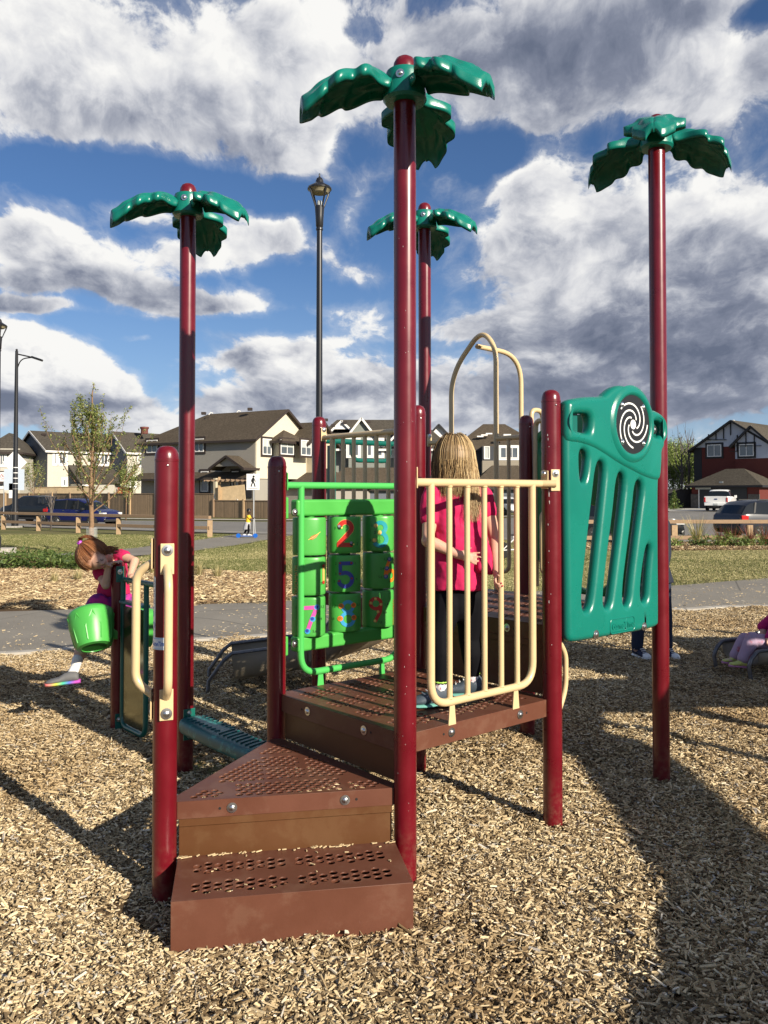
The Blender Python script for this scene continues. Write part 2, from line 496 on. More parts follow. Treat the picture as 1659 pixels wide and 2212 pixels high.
def weld(ob, d=1e-4):
    bm = bmesh.new(); bm.from_mesh(ob.data)
    bmesh.ops.remove_doubles(bm, verts=bm.verts, dist=d)
    bmesh.ops.recalc_face_normals(bm, faces=bm.faces)
    bm.to_mesh(ob.data); bm.free()
    for p in ob.data.polygons: p.use_smooth = True
    ob.data.set_sharp_from_angle(angle=radians(40))
def copy_tree(o, parent=None):
    c = o.copy(); COL.objects.link(c)
    ORG[c.name] = ORG.get(o.name, V((0, 0, 0)))
    if parent is not None: c.parent = parent
    for ch in list(o.children): copy_tree(ch, c)
    return c
def text_mesh(mb, txt, o, a, b, size, m=None, align='LEFT', lift=None, shear=0.0, bold=0.0):
    """flat lettering laid in axes a (right) and b (up) from o"""
    cu = bpy.data.curves.new('txt', 'FONT'); cu.body = txt; cu.size = size; cu.align_x = align; cu.shear = shear
    cu.offset = bold
    cu.resolution_u = 3
    ob = bpy.data.objects.new('txt', cu); COL.objects.link(ob)
    dg = bpy.context.evaluated_depsgraph_get(); ev = ob.evaluated_get(dg); me = ev.to_mesh()
    o = V(o); f = lift if lift else (lambda x, y: o + a * x + b * y)
    mb.add([f(v.co.x, v.co.y) for v in me.vertices], [tuple(p.vertices) for p in me.polygons], m, False)
    ev.to_mesh_clear(); bpy.data.objects.remove(ob); bpy.data.curves.remove(cu)
def stroke(mb, pts, w, f, m=None, seg=1, caps=True):
    """flat painted stroke through 2d points, mapped to 3d by f(x, y)"""
    raw = [V((p[0], p[1])) for p in pts]; vs = []; fs = []; pts = [raw[0]]
    for a_, b_ in zip(raw, raw[1:]):
        m_ = min(24, max(1, int((b_ - a_).length / max(w * .45, .004)))) if w < .03 else 1
        pts += [a_.lerp(b_, (q + 1) / m_) for q in range(m_)]
    n = len(pts)
    for i, p in enumerate(pts):
        t = (pts[min(n - 1, i + 1)] - pts[max(0, i - 1)]).normalized(); nn = V((-t.y, t.x)) * (w / 2)
        vs += [f(*(p + nn)), f(*(p - nn))]
    for i in range(n - 1): fs.append((2 * i, 2 * i + 1, 2 * i + 3, 2 * i + 2))
    mb.add(vs, fs, m, False)
def disc(mb, c, r, f, m=None, n=14):
    mb.add([f(c[0] + r * cos(2 * pi * k / n), c[1] + r * sin(2 * pi * k / n)) for k in range(n)], [tuple(range(n))], m, False)
def arc(cx, cy, r, a0, a1, n=12, ry=None):
    ry = r if ry is None else ry
    return [(cx + r * cos(radians(a0 + (a1 - a0) * k / n)), cy + ry * sin(radians(a0 + (a1 - a0) * k / n))) for k in range(n + 1)]

# geometry-node scattering of small litter: one object whose points carry variant, turn and size
def scatter(name, protos, pts, label, cat, mat_dummy=None):
    """pts: list of (x, y, z, rot, scale, variant)"""
    coll = bpy.data.collections.new(name + '_pieces')
    for p in protos: coll.objects.link(p)
    me = bpy.data.meshes.new(name)
    me.from_pydata([(p[0], p[1], p[2]) for p in pts], [], [])
    for nm, typ, idx in (('turn', 'FLOAT', 3), ('size', 'FLOAT', 4)):
        at_ = me.attributes.new(nm, typ, 'POINT'); at_.data.foreach_set('value', [float(p[idx]) for p in pts])
    at_ = me.attributes.new('variant', 'INT', 'POINT'); at_.data.foreach_set('value', [int(p[5]) for p in pts])
    tl = me.attributes.new('tilt', 'FLOAT_VECTOR', 'POINT'); tl.data.foreach_set('vector', [c for p in pts for c in (p[6] if len(p) > 6 else (0, 0, 0))])
    ob = bpy.data.objects.new(name, me); COL.objects.link(ob)
    tag(ob, label, cat, None, 'stuff')
    t = bpy.data.node_groups.new(name + '_nodes', 'GeometryNodeTree')
    t.interface.new_socket('Geometry', in_out='INPUT', socket_type='NodeSocketGeometry')
    t.interface.new_socket('Geometry', in_out='OUTPUT', socket_type='NodeSocketGeometry')
    N = NT(t)
    gi = N.new('NodeGroupInput'); go = N.new('NodeGroupOutput')
    ci = N.new('GeometryNodeCollectionInfo'); ci.inputs[0].default_value = coll
    ci.inputs['Separate Children'].default_value = True; ci.inputs['Reset Children'].default_value = True
    def attr(n, ty):
        a = N.new('GeometryNodeInputNamedAttribute'); a.data_type = ty; a.inputs[0].default_value = n
        return a.outputs[0]
    rot = N.new('ShaderNodeCombineXYZ', {2: attr('turn', 'FLOAT')})
    rr = N.vm('ADD', rot.outputs[0], attr('tilt', 'FLOAT_VECTOR'))
    mp = N.new('GeometryNodeMeshToPoints')
    N.l.new(gi.outputs[0], mp.inputs[0])
    ip = N.new('GeometryNodeInstanceOnPoints')
    N.l.new(mp.outputs[0], ip.inputs['Points']); N.l.new(ci.outputs[0], ip.inputs['Instance'])
    ip.inputs['Pick Instance'].default_value = True
    N.l.new(attr('variant', 'INT'), ip.inputs['Instance Index'])
    N.l.new(rr, ip.inputs['Rotation'])
    N.l.new(attr('size', 'FLOAT'), ip.inputs['Scale'])
    N.l.new(ip.outputs[0], go.inputs[0])
    md = ob.modifiers.new('scatter', 'NODES'); md.node_group = t
    return ob

# ================================================================== ground
def sheet(name, fx, nx, fy_lo, fy_hi, ny, dz, m, label=None, cat=None, ylist=None):
    """terrain sheet between two lines y = fy_lo(x), y = fy_hi(x)"""
    xs = [fx[0] + (fx[1] - fx[0]) * i / nx for i in range(nx + 1)]
    mb = MB(); vs = []
    for x in xs:
        a, b = fy_lo(x), fy_hi(x)
        for j in range(ny + 1):
            t = j / ny
            if ylist: t = ylist(t)
            y = a + (b - a) * t
            vs.append((x, y, gz(x, y) + dz))
    fs = [(i * (ny + 1) + j, (i + 1) * (ny + 1) + j, (i + 1) * (ny + 1) + j + 1, i * (ny + 1) + j + 1) for i in range(nx) for j in range(ny)]
    mb.add(vs, fs)
    return mb.build(name, m, None, label, cat, kind='structure', sharp=0)

# far ground: one sheet to the horizon
m_lawn = bpy.data.materials.new('lawn'); m_lawn.use_nodes = True
N = NT(m_lawn.node_tree); b_ = N.n['Principled BSDF']
vec = N.new('ShaderNodeTexCoord').outputs['Object']
f1 = N.noise(vec, .35, 5, .6); f2 = N.noise(vec, 9, 8, .7); f3 = N.noise(N.new('ShaderNodeMapping', {0: vec, 3: (14, 55, 14)}).outputs[0], 1, 4, .7, 1.0)
c = N.ramp(f1, [(.35, (.085, .10, .032)), (.5, (.13, .13, .05)), (.66, (.19, .165, .075))])
c = N.mix(N.ss(f2, .35, .7, 0, .6), c, (.20, .18, .085, 1))
c = N.mix(N.ss(f3, .6, .72, 0, .65), c, (.36, .31, .17, 1))
N.l.new(c, b_.inputs['Base Color']); b_.inputs['Roughness'].default_value = .95; b_.inputs['Specular IOR Level'].default_value = .1
N.l.new(N.new('ShaderNodeBump', {'Height': f2, 'Strength': .7, 'Distance': .03}).outputs[0], b_.inputs['Normal'])

mb = MB()
ys = [-60, -20, -5, 2, 6, 9, 10, 11, 12, 13, 14, 16, 18, 20, 23, 26, 29, 32, 36, 42, 50, 60, 80, 120, 200, 400, 1500]
xs = [-1500, -400, -120, -60, -40, -30, -24, -18, -14, -11, -8, -6, -4, -2, 0, 2, 4, 6, 8, 11, 14, 18, 24, 30, 40, 60, 120, 400, 1500]
vs = [(x, y, gz(x, y) - .02) for x in xs for y in ys]
ny = len(ys)
mb.add(vs, [(i * ny + j, (i + 1) * ny + j, (i + 1) * ny + j + 1, i * ny + j + 1) for i in range(len(xs) - 1) for j in range(ny - 1)])
mb.build('ground', m_lawn, None, kind='structure', sharp=0)

m_bed = mat('mulch_base', (.10, .065, .035), .95, var=.5, vscale=40, bump=(60, .8, .01), spec=.1)
m_asph = bpy.data.materials.new('asphalt'); m_asph.use_nodes = True
N = NT(m_asph.node_tree); b_ = N.n['Principled BSDF']
vec = N.new('ShaderNodeTexCoord').outputs['Object']
f1 = N.noise(vec, .8, 6, .6); f2 = N.noise(vec, 160, 3, .7)
c = N.ramp(f1, [(.3, (.18, .165, .14)), (.7, (.25, .23, .195))])
c = N.mix(N.ss(f2, .4, .75, 0, .5), c, (.32, .29, .25, 1))
vn = N.new('ShaderNodeTexVoronoi', {'Vector': vec, 'Scale': .35}, feature='DISTANCE_TO_EDGE')
c = N.mix(N.ss(vn.outputs[0], .004, .0, 0, .5), c, (.03, .03, .03, 1))
N.l.new(c, b_.inputs['Base Color']); b_.inputs['Roughness'].default_value = .9; b_.inputs['Specular IOR Level'].default_value = .2
N.l.new(N.new('ShaderNodeBump', {'Height': f2, 'Strength': .5, 'Distance': .003}).outputs[0], b_.inputs['Normal'])
m_conc = mat('concrete', (.42, .39, .34), .9, var=.18, vscale=3, bump=(80, .3, .003), spec=.2)
m_road = mat('road_asphalt', (.20, .19, .175), .9, var=.15, vscale=1.2, bump=(120, .3, .004), spec=.2, dirt=((.20, .19, .17), .5, .5, .5))

sheet('mulch_ground', (-9, 16), 100, lambda x: -3, lambda x: ynear(x) + .05, 60, 0.0, m_bed)
sheet('path', (-14, 18), 64, lambda x: ynear(x) + .12, lambda x: yfar(x), 8, 0.006, m_asph)
# pale concrete rim between the wood chips and the path
mb = MB(); nrim = 60
for i in range(nrim):
    x0 = -9 + 25 * i / nrim; x1 = x0 + 25 / nrim - .012
    pts = [V((x0, ynear(x0), 0)), V((x1, ynear(x1), 0)), V((x1, ynear(x1) + .13, 0)), V((x0, ynear(x0) + .13, 0))]
    vs = [V((p.x, p.y, gz(p.x, p.y) + h)) for h in (-.1, .022) for p in pts]
    mb.add(vs, [(0, 1, 2, 3), (4, 5, 6, 7), (0, 1, 5, 4), (1, 2, 6, 5), (2, 3, 7, 6), (3, 0, 4, 7)], smooth=False)
mb.build('path_kerb', m_conc, None, kind='structure')

# planting bed behind the path at the left, and the second path beyond it
def bed_far(x): return pl(x, [(-9, 19.6), (-5.5, 19.2), (-4.5, 17.2), (-3.6, 16.7), (-1.8, 15.6), (0.6, 13.0)])
sheet('planting_bed_ground', (-14, 0.4), 30, yfar, lambda x: max(yfar(x) + .05, bed_far(x)), 8, 0.0, m_bed)
def ribbon(name, line, w, dz, m, step=.8):
    pts = fillet([(x, y, 0) for x, y in line], 3.0, 6); vs = []
    for i, p in enumerate(pts):
        t = (pts[min(len(pts) - 1, i + 1)] - pts[max(0, i - 1)]).normalized(); n = V((-t.y, t.x, 0))
        for k in range(5):
            q = p + n * (w * (k / 4 - .5)); vs.append((q.x, q.y, gz(q.x, q.y) + dz))
    mb = MB().add(vs, [(i * 5 + k, i * 5 + k + 1, i * 5 + k + 6, i * 5 + k + 5) for i in range(len(pts) - 1) for k in range(4)])
    return mb.build(name, m, None, kind='structure', sharp=0)
SPL = [(-22, 17), (-16, 18), (-12, 19.6), (-9.3, 21.6), (-7.9, 25), (-7.3, 30), (-6.6, 36), (-5.5, 42)]
ribbon('side_path', SPL, 2.9, .014, m_asph)
def near_line(x, y, line, w):
    for k in range(len(line) - 1):
        ax, ay = line[k]; bx, by = line[k + 1]
        t = max(0, min(1, ((x - ax) * (bx - ax) + (y - ay) * (by - ay)) / ((bx - ax) ** 2 + (by - ay) ** 2)))
        if math.hypot(x - ax - t * (bx - ax), y - ay - t * (by - ay)) < w: return True
    return False
# street
RN = [(-60, 70), (-22, 50.8), (-8, 42.6), (2, 37.5), (9, 34.6), (15, 33.9), (40, 36)]
def road_near(x): return pl(x, RN)
def road_far(x): return pl(x, [(-60, 78), (-22, 63), (-8, 59), (6, 64), (20, 73), (60, 84)])
sheet('road', (-70, 60), 30, road_near, lambda x: road_far(x), 6, 0.01, m_road)
sheet('near_kerb', (-70, 60), 60, lambda x: road_near(x) - .3, road_near, 1, 0.1, m_conc)
sheet('far_kerb', (-70, 60), 60, road_far, lambda x: road_far(x) + .3, 1, 0.12, m_conc)
sheet('sidewalk', (-70, 60), 60, lambda x: road_far(x) + 2.2, lambda x: road_far(x) + 3.8, 1, 0.06, m_conc)
# bed with shrubs at the right
def rb_near(x): return 28.6 + .10 * (x - 15)
def rb_far(x): return 33.2 + .06 * (x - 15)
sheet('shrub_bed_ground', (7, 30), 24, rb_near, rb_far, 5, 0.012, m_bed)

# ------------------------------------------------------------------ wood chips
m_chip = bpy.data.materials.new('wood_chip'); m_chip.use_nodes = True
N = NT(m_chip.node_tree); b_ = N.n['Principled BSDF']
a_ = N.new('ShaderNodeAttribute', attribute_name='tone')
c = N.ramp(a_.outputs['Fac'], [(0.0, (.09, .065, .04)), (.22, (.20, .14, .075)), (.5, (.54, .415, .24)), (.72, (.78, .63, .39)), (.88, (.90, .77, .52)), (.96, (.88, .80, .64)), (1.0, (.45, .43, .40))])
vec = N.new('ShaderNodeTexCoord').outputs['Object']
f = N.noise(N.new('ShaderNodeMapping', {0: vec, 3: (1, 1, 1)}).outputs[0], 130, 3, .6)
c = N.mix(N.ss(f, .3, .75, 0, .35), c, (.16, .11, .06, 1))
inf = N.new('ShaderNodeTexNoise'); gp = N.new('ShaderNodeNewGeometry')
pos = gp.outputs['Position']
inf = N.noise(pos, .55, 4, .6)
c = N.mix(N.ss(inf, .42, .66, 0, .75), c, N.mix(1.0, c, (.66, .58, .50, 1), 'MULTIPLY'))
N.l.new(c, b_.inputs['Base Color']); b_.inputs['Roughness'].default_value = .85; b_.inputs['Specular IOR Level'].default_value = .15
m_straw = bpy.data.materials.new('straw_mulch'); m_straw.use_nodes = True
N = NT(m_straw.node_tree); b_ = N.n['Principled BSDF']
a_ = N.new('ShaderNodeAttribute', attribute_name='tone')
c = N.ramp(a_.outputs['Fac'], [(0.0, (.07, .04, .024)), (.3, (.20, .125, .07)), (.55, (.40, .29, .16)), (.8, (.62, .49, .29)), (1.0, (.80, .68, .45))])
N.l.new(c, b_.inputs['Base Color']); b_.inputs['Roughness'].default_value = .85; b_.inputs['Specular IOR Level'].default_value = .15

def tone_attr(me, vals_per_face):
    at_ = me.attributes.new('tone', 'FLOAT', 'FACE'); at_.data.foreach_set('value', vals_per_face)
def chip_patch(name, m, n, rad, lng, wid, thk, zmax, tiltmax, rnd, bigf=.08, tonef=None):
    vs = []; fs = []; tn = []
    for _ in range(n):
        r = rad * sqrt(rnd.random()); a = rnd.random() * 2 * pi
        if rnd.random() < (r / rad) ** 6: r *= .7
        c = V((r * cos(a), r * sin(a), rnd.random() ** 1.3 * zmax))
        L = lng * rnd.uniform(.3, 1.2) * (1.9 if rnd.random() < bigf else 1); w = wid * (rnd.uniform(.15, .4) if rnd.random() < .25 else rnd.uniform(.5, 1.4)); t = thk * rnd.uniform(.5, 1.4)
        q = Quaternion((0, 0, 1), rnd.random() * 2 * pi) @ Quaternion((0, 1, 0), rnd.gauss(0, tiltmax)) @ Quaternion((1, 0, 0), rnd.gauss(0, tiltmax * 1.4))
        sk = rnd.uniform(-.35, .35) * L * .5; tp = rnd.uniform(.35, 1.0); tp2 = rnd.uniform(.5, 1.0); bend = rnd.gauss(0, .05) * L
        loc = [(-L / 2 - sk * .3, -w / 2 * tp2, -t / 2), (L / 2 + sk, -w / 2 * tp, -t / 2), (L / 2, w / 2 * tp, -t / 2), (-L / 2, w / 2 * tp2, -t / 2)]
        pts = [V(p) for p in loc] + [V((p[0] * .96, p[1] * .85, t / 2 + bend * (1 if k % 2 else .6))) for k, p in enumerate(loc)]
        o = len(vs); vs += [tuple(c + q @ p) for p in pts]
        g = tonef(rnd) if tonef else min(1, max(0, rnd.gauss(.5, .22)))
        for f_ in ((4, 5, 6, 7), (0, 1, 5, 4), (1, 2, 6, 5), (2, 3, 7, 6), (3, 0, 4, 7)):
            fs.append(tuple(i + o for i in f_)); tn.append(min(1, max(0, g + rnd.gauss(0, .03))))
    me = bpy.data.meshes.new(name); me.from_pydata(vs, [], fs); me.materials.append(m); tone_attr(me, tn)
    return bpy.data.objects.new(name, me)
rnd = random.Random(3)
def chip_tone(r):
    q = r.random()
    if q < .30: return r.uniform(.0, .35)
    if q < .78: return r.uniform(.35, .72)
    if q < .95: return r.uniform(.72, .93)
    return r.uniform(.95, 1.0)
near_patch = [chip_patch('chips', m_chip, 1500, .30, .026, .0088, .0032, .020, .26, rnd, tonef=chip_tone) for _ in range(9)]
for p_ in near_patch: pass
FP = [(V(G(0, 0)).x, 3.35)]
def on_step(x, y):
    e1 = (.985, .172); e2 = (-.172, .985); dx_, dy_ = x + .703, y - 2.82
    a = dx_ * e1[0] + dy_ * e1[1]; b = dx_ * e2[0] + dy_ * e2[1]
    return -.02 < a < .84 and -.02 < b < .38
pts = []
def chips_near():
    y = 1.6
    while y < 13.2:
        stp = .23 if y < 7 else .26
        x = -.52 * y - 2.6
        while x < .52 * y + 2.4:
            jx, jy = x + rnd.uniform(-.08, .08), y + rnd.uniform(-.08, .08)
            if jy < ynear(jx) - .12:
                inst = on_step(jx, jy)
                dzz = 0.0
                pts.append((jx, jy, gz(jx, jy) - .006 + rnd.uniform(-.004, .006), rnd.random() * 6.28, rnd.uniform(.9, 1.15) * (1.0), rnd.randrange(9), (rnd.gauss(0, .04), rnd.gauss(0, .04), 0)))
            x += stp
        y += stp
chips_near()
scatter('wood_chips', near_patch, pts, 'pale and dark wood chips covering the playground under the play structure', 'wood chips')

# stray chips on the path
def sparse_patch(name, m, n, rad, **kw): return chip_patch(name, m, n, rad, **kw)
stray = [chip_patch('stray', m_chip, 9, .5, .03, .009, .003, .004, .12, rnd, tonef=lambda r: r.uniform(.5, 1)) for _ in range(4)]
pts = []
for _ in range(330):
    x = rnd.uniform(-6, 8); t = rnd.random() ** 2.2; y = ynear(x) + .1 + t * (yfar(x) - ynear(x))
    if y < yfar(x): pts.append((x, y, gz(x, y) + .010, rnd.random() * 6.28, rnd.uniform(.7, 1.2), rnd.randrange(4)))
scatter('stray_wood_chips', stray, pts, 'loose wood chips scattered over the grey path', 'wood chips')

# long straw mulch in the beds
straw = [chip_patch('straw', m_straw, 900, .5, .085, .009, .004, .05, .22, rnd, bigf=.2, tonef=lambda r: min(1, max(0, r.gauss(.52, .27)))) for _ in range(5)]
pts = []
y = 10.6
while y < 19.6:
    x = -.5 * y - 5
    while x < .5:
        jx, jy = x + rnd.uniform(-.15, .15), y + rnd.uniform(-.15, .15)
        if yfar(jx) + .25 < jy < bed_far(jx) - .1: pts.append((jx, jy, gz(jx, jy) + .0, rnd.gauss(0, .5) + (3.14 if rnd.random() < .5 else 0), rnd.uniform(.9, 1.2), rnd.randrange(5)))
        x += .4
    y += .4
scatter('straw_mulch', straw, pts, 'long golden straw mulch on the bed behind the grey path', 'straw mulch')
bark = [chip_patch('bark', m_straw, 500, .6, .10, .022, .01, .07, .3, rnd, bigf=.2, tonef=lambda r: min(1, max(0, r.gauss(.36, .27)))) for _ in range(4)]
pts = []
x = 7.5
while x < 18:
    y = rb_near(x)
    while y < rb_far(x):
        pts.append((x + rnd.uniform(-.2, .2), y + rnd.uniform(-.2, .2), gz(x, y) + .01, rnd.random() * 6.28, rnd.uniform(.9, 1.2), rnd.randrange(4))); y += .5
    x += .5
scatter('bark_mulch', bark, pts, 'brown bark mulch under the red twigged shrubs by the rail fence', 'bark mulch')

# lawn: short blades with cut straw lying on it
m_blade = bpy.data.materials.new('grass_blade'); m_blade.use_nodes = True
N = NT(m_blade.node_tree); b_ = N.n['Principled BSDF']
a_ = N.new('ShaderNodeAttribute', attribute_name='tone')
c = N.ramp(a_.outputs['Fac'], [(0.0, (.045, .075, .018)), (.4, (.10, .125, .035)), (.65, (.20, .19, .075)), (.85, (.44, .38, .19)), (1.0, (.60, .53, .30))])
N.l.new(c, b_.inputs['Base Color']); b_.inputs['Roughness'].default_value = .8; b_.inputs['Specular IOR Level'].default_value = .2
def blade_patch(name, n, rad, h, w, dry, rnd, lie=.0):
    vs = []; fs = []; tn = []
    for _ in range(n):
        r = rad * sqrt(rnd.random()); a = rnd.random() * 2 * pi; x, y = r * cos(a), r * sin(a)
        hh = h * rnd.uniform(.5, 1.2); ww = w * rnd.uniform(.6, 1.3); t = rnd.random() * 2 * pi; ln = rnd.gauss(0, .35) * hh
        if rnd.random() < lie:
            L = h * rnd.uniform(.8, 2.4); dx_, dy_ = cos(t) * L, sin(t) * L * .5; z0 = h * rnd.uniform(.2, .6)
            o = len(vs); vs += [(x, y, z0), (x + dx_, y + dy_, z0 + rnd.uniform(-.01, .02)), (x + dx_ * .5 - dy_ * .04, y + dy_ * .5 + dx_ * .04, z0 + ww * .6)]
            fs.append((o, o + 1, o + 2)); tn.append(rnd.uniform(.8, 1)); continue
        o = len(vs); ex, ey = cos(t) * ww / 2, sin(t) * ww / 2; lx, ly = cos(t + 1.57) * ln, sin(t + 1.57) * ln
        vs += [(x - ex, y - ey, 0), (x + ex, y + ey, 0), (x + lx, y + ly, hh)]
        fs.append((o, o + 1, o + 2)); tn.append(min(1, max(0, rnd.gauss(dry, .2))))
    me = bpy.data.meshes.new(name); me.from_pydata(vs, [], fs); me.materials.append(m_blade); tone_attr(me, tn)
    return bpy.data.objects.new(name, me)
lawnp = [blade_patch('blades', 1500, .75, .045, .008, .45, rnd, .10) for _ in range(4)] + [blade_patch('blades', 1500, .75, .04, .008, .62, rnd, .24) for _ in range(4)]
pts = []
y = 11.0
while y < 41:
    stp = .62 if y < 20 else (.75 if y < 28 else .9)
    x = -.5 * y - .8
    while x < .5 * y + .8:
        jx, jy = x + rnd.uniform(-.25, .25), y + rnd.uniform(-.25, .25)
        ok = jy > yfar(jx) + .35 and jy < road_near(jx) - .5
        if jx < .5 and jy < bed_far(jx) + .55: ok = False
        if jx < 5 and near_line(jx, jy, SPL, 2.0): ok = False
        if jx > 7 and rb_near(jx) - .3 < jy < rb_far(jx) + .3: ok = False
        if ok:
            dryz = noise.noise(V((jx * .16, jy * .16, 1.5))) + (.25 if jx > 0 else -.05)
            k = rnd.randrange(4) + (4 if dryz > rnd.uniform(-.2, .35) else 0)
            pts.append((jx, jy, gz(jx, jy) - .01, rnd.random() * 6.28, 1.0 if y < 28 else 1.25, k))
        x += stp
    y += stp
scatter('grass', lawnp, pts, 'short patchy grass littered with dry cut straw between the paths', 'grass')

# ================================================================== play structure
m_red = mat('burgundy_powder_coat', (.125, .003, .009), .30, spec=.5, coat=.25, scratch=.6, var=.14, vscale=9, dusty=True)
m_teal = mat('teal_plastic', (.004, .165, .125), .27, spec=.5, bump=(900, .22, .0012), var=.10, vscale=3, scratch=.10)
m_teald = mat('teal_powder_coat', (.004, .11, .085), .32, coat=.2, var=.05)
m_teals = mat('worn_teal_plastic', (.010, .10, .105), .42, bump=(300, .2, .002), dirt=((.05, .30, .26), 14, .52, .8))
m_green = mat('green_plastic', (.07, .38, .065), .36, spec=.5, bump=(500, .10, .001), var=.09, vscale=5, scratch=.12)
m_greenf = mat('green_powder_coat', (.075, .46, .10), .32, coat=.25)
m_dgreen = mat('dark_green_plastic', (.02, .19, .06), .4, var=.1)
m_tan = mat('tan_powder_coat', (.62, .47, .26), .34, coat=.25, var=.04, vscale=12, dirt=((.35, .27, .17), 22, .68, .35))
m_brown = mat('brown_vinyl_coating', (.118, .043, .025), .45, spec=.35, var=.12, vscale=5, bump=(90, .12, .002), dirt=((.27, .17, .115), 7, .50, .13), scratch=.45)
m_brnz = mat('bronze_brown_panel', (.105, .043, .016), .42, spec=.35, var=.1, vscale=4, dirt=((.27, .18, .09), 6, .50, .09), scratch=.4)
m_steel = mat('bolt_steel', (.62, .62, .62), .28, metal=1.0)
m_dark = mat('painted_hole_shade', (.01, .01, .01), .8)  # dark colour of flat discs that stand in for shade inside bolt holes
m_black = mat('black_paint', (.012, .012, .014), .35, coat=.2)
m_white = mat('white_paint', (.82, .82, .80), .45)

play = thing('play_structure', 'burgundy posts with green palm tops, brown perforated decks and steps, tan rail', 'play structure', (0, 3.6, 0))
R = 0.0445
def bolt(mb, c, n, r=.011, m=1):
    """domed bolt on its washer, facing n"""
    n = V(n).normalized(); a = n.cross(Z).normalized() if abs(n.z) < .9 else V((1, 0, 0)); b = n.cross(a)
    mb.lathe([(r * 1.7, 0), (r * 1.7, .0022), (r * 1.05, .0028), (r, .004), (r * .85, .0075), (r * .45, .0098), (1e-5, .0102)], c, 14, (a, b, n), m)
    return mb
def post(i, top, zlow=-.25, pos=None):
    p = pos if pos is not None else G(i[0], i[1])
    mb = MB().lathe([(R, zlow), (R, top - .052)], p, 36)
    o = mb.build('post', m_red, play)
    cp = MB().lathe([(R, top - .060), (R + .0012, top - .059), (R + .0012, top - .050), (R * .995, top - .049), (R * .97, top - .034), (R * .86, top - .018), (R * .66, top - .007), (R * .35, top - .001), (1e-5, top)], p, 36)
    ca = cp.build('cap', m_red, o)
    rv = MB(); q = V((.3, -1, 0)).normalized()
    for dr in ((.35, -1, 0),):
        dr = V(dr).normalized(); rv.ball(p + dr * R + Z * (top - .075), .0045, 8, 5)
    rv.build('rivet', m_steel, o)
    return o
HA, HB, TA, TB = 1.697, 2.002, 3.27, 3.572
post(None, HA, pos=P1)
post((0, 1), HA); post((1, 1), HB); post((1, 0), HB); post((2, 1), HB); post((1, 2), HB)
pg_top = at(258, 1213, 5.42).z
post((0, 3), pg_top)
def tall_post(i, top, zlow=-.25):
    p = G(*i)
    o = MB().lathe([(R, zlow), (R, top - .07)], p, 36).build('post', m_red, play)
    MB().lathe([(R, top - .09), (R * 1.06, top - .075), (R * 1.08, top - .055), (R, top - .03), (R * .8, top - .012), (R * .45, top - .002), (1e-5, top)], p, 30).build('cap', m_red, o)
    return o
tall_post((0, 0), TA); tall_post((0, 2), TA); tall_post((2, 0), TB); tall_post((2, 2), TB)

# palm tops: collar plus three drooping moulded fronds
def frond_mesh():
    L = .375
    half = [(0, .060), (.05, .062), (.10, .070), (.15, .088), (.20, .118), (.25, .150), (.30, .170), (.34, .176), (.375, .170), (.40, .148), (.425, .134), (.46, .136), (.50, .152), (.55, .170), (.60, .176), (.64, .168), (.67, .142), (.695, .122), (.73, .118), (.78, .122), (.82, .116), (.86, .102), (.90, .088), (.94, .076), (.97, .064), (1.0, .044)]
    nt = 22
    def surf(s, t, w):
        x = .045 + s * L
        x += (abs(t) ** 1.5) * .03 * sstep(.95, .6, s) 
        z = .022 * sin(min(1, s * 1.8) * pi / 2) - .128 * s ** 1.8 - .030 * (abs(t) ** 2) * (.35 + s)
        y = w * t * .88
        at_ = abs(t)
        z += .018 * sstep(.66, .56, at_) * sstep(.02, .12, s) * sstep(.93, .84, s)          # raised inner leaf
        z -= .007 * sstep(.10, .02, at_) * sstep(.05, .2, s)
        z += .002 * cos((s * 14 - at_ * 4.0)) * sstep(.1, .25, at_) * sstep(.98, .8, at_)
        return V((x, y, z))
    mb = MB(); vs = []; n = len(half)
    for (s, w) in half:
        for k in range(nt + 1):
            t = -1 + 2 * k / nt
            vs.append(surf(s, t, w))
    top = list(vs)
    th = .050
    for i, (s, w) in enumerate(half):
        for k in range(nt + 1):
            t = -1 + 2 * k / nt
            p = V(top[i * (nt + 1) + k]); inn = sstep(1.0, .86, abs(t)) * sstep(1.0, .95, s)
            vs.append(V((p.x, p.y * .985, p.z - th * (1 - .72 * inn))))
    off = n * (nt + 1); fs = []
    for i in range(n - 1):
        for k in range(nt):
            a = i * (nt + 1) + k
            fs.append((a, a + nt + 1, a + nt + 2, a + 1)); fs.append((off + a, off + a + 1, off + a + nt + 2, off + a + nt + 1))
    for i in range(n - 1):
        for k in (0, nt):
            a = i * (nt + 1) + k; fs.append((a, a + nt + 1, off + a + nt + 1, off + a))
    for k in range(nt):
        for i in (0, n - 1):
            a = i * (nt + 1) + k; fs.append((a, a + 1, off + a + 1, off + a))
    mb.add(vs, fs)
    return mb
FM = frond_mesh()
def crease_rim(o, half_n):
    me = o.data; cr = me.attributes.new('crease_edge', 'FLOAT', 'EDGE')
    nt1 = 23; n = half_n // nt1; vals = []
    def rim(i):
        i %= half_n; r, k = divmod(i, nt1); return k in (0, nt1 - 1) or r in (0, n - 1)
    for e in me.edges:
        a, b = e.vertices; vals.append(.55 if rim(a) and rim(b) and (a < half_n) == (b < half_n) else 0.0)
    cr.data.foreach_set('value', vals)
def rotz(vs, ang, c):
    ca, sa = cos(ang), sin(ang)
    return [(c.x + p[0] * ca - p[1] * sa, c.y + p[0] * sa + p[1] * ca, c.z + p[2]) for p in vs]
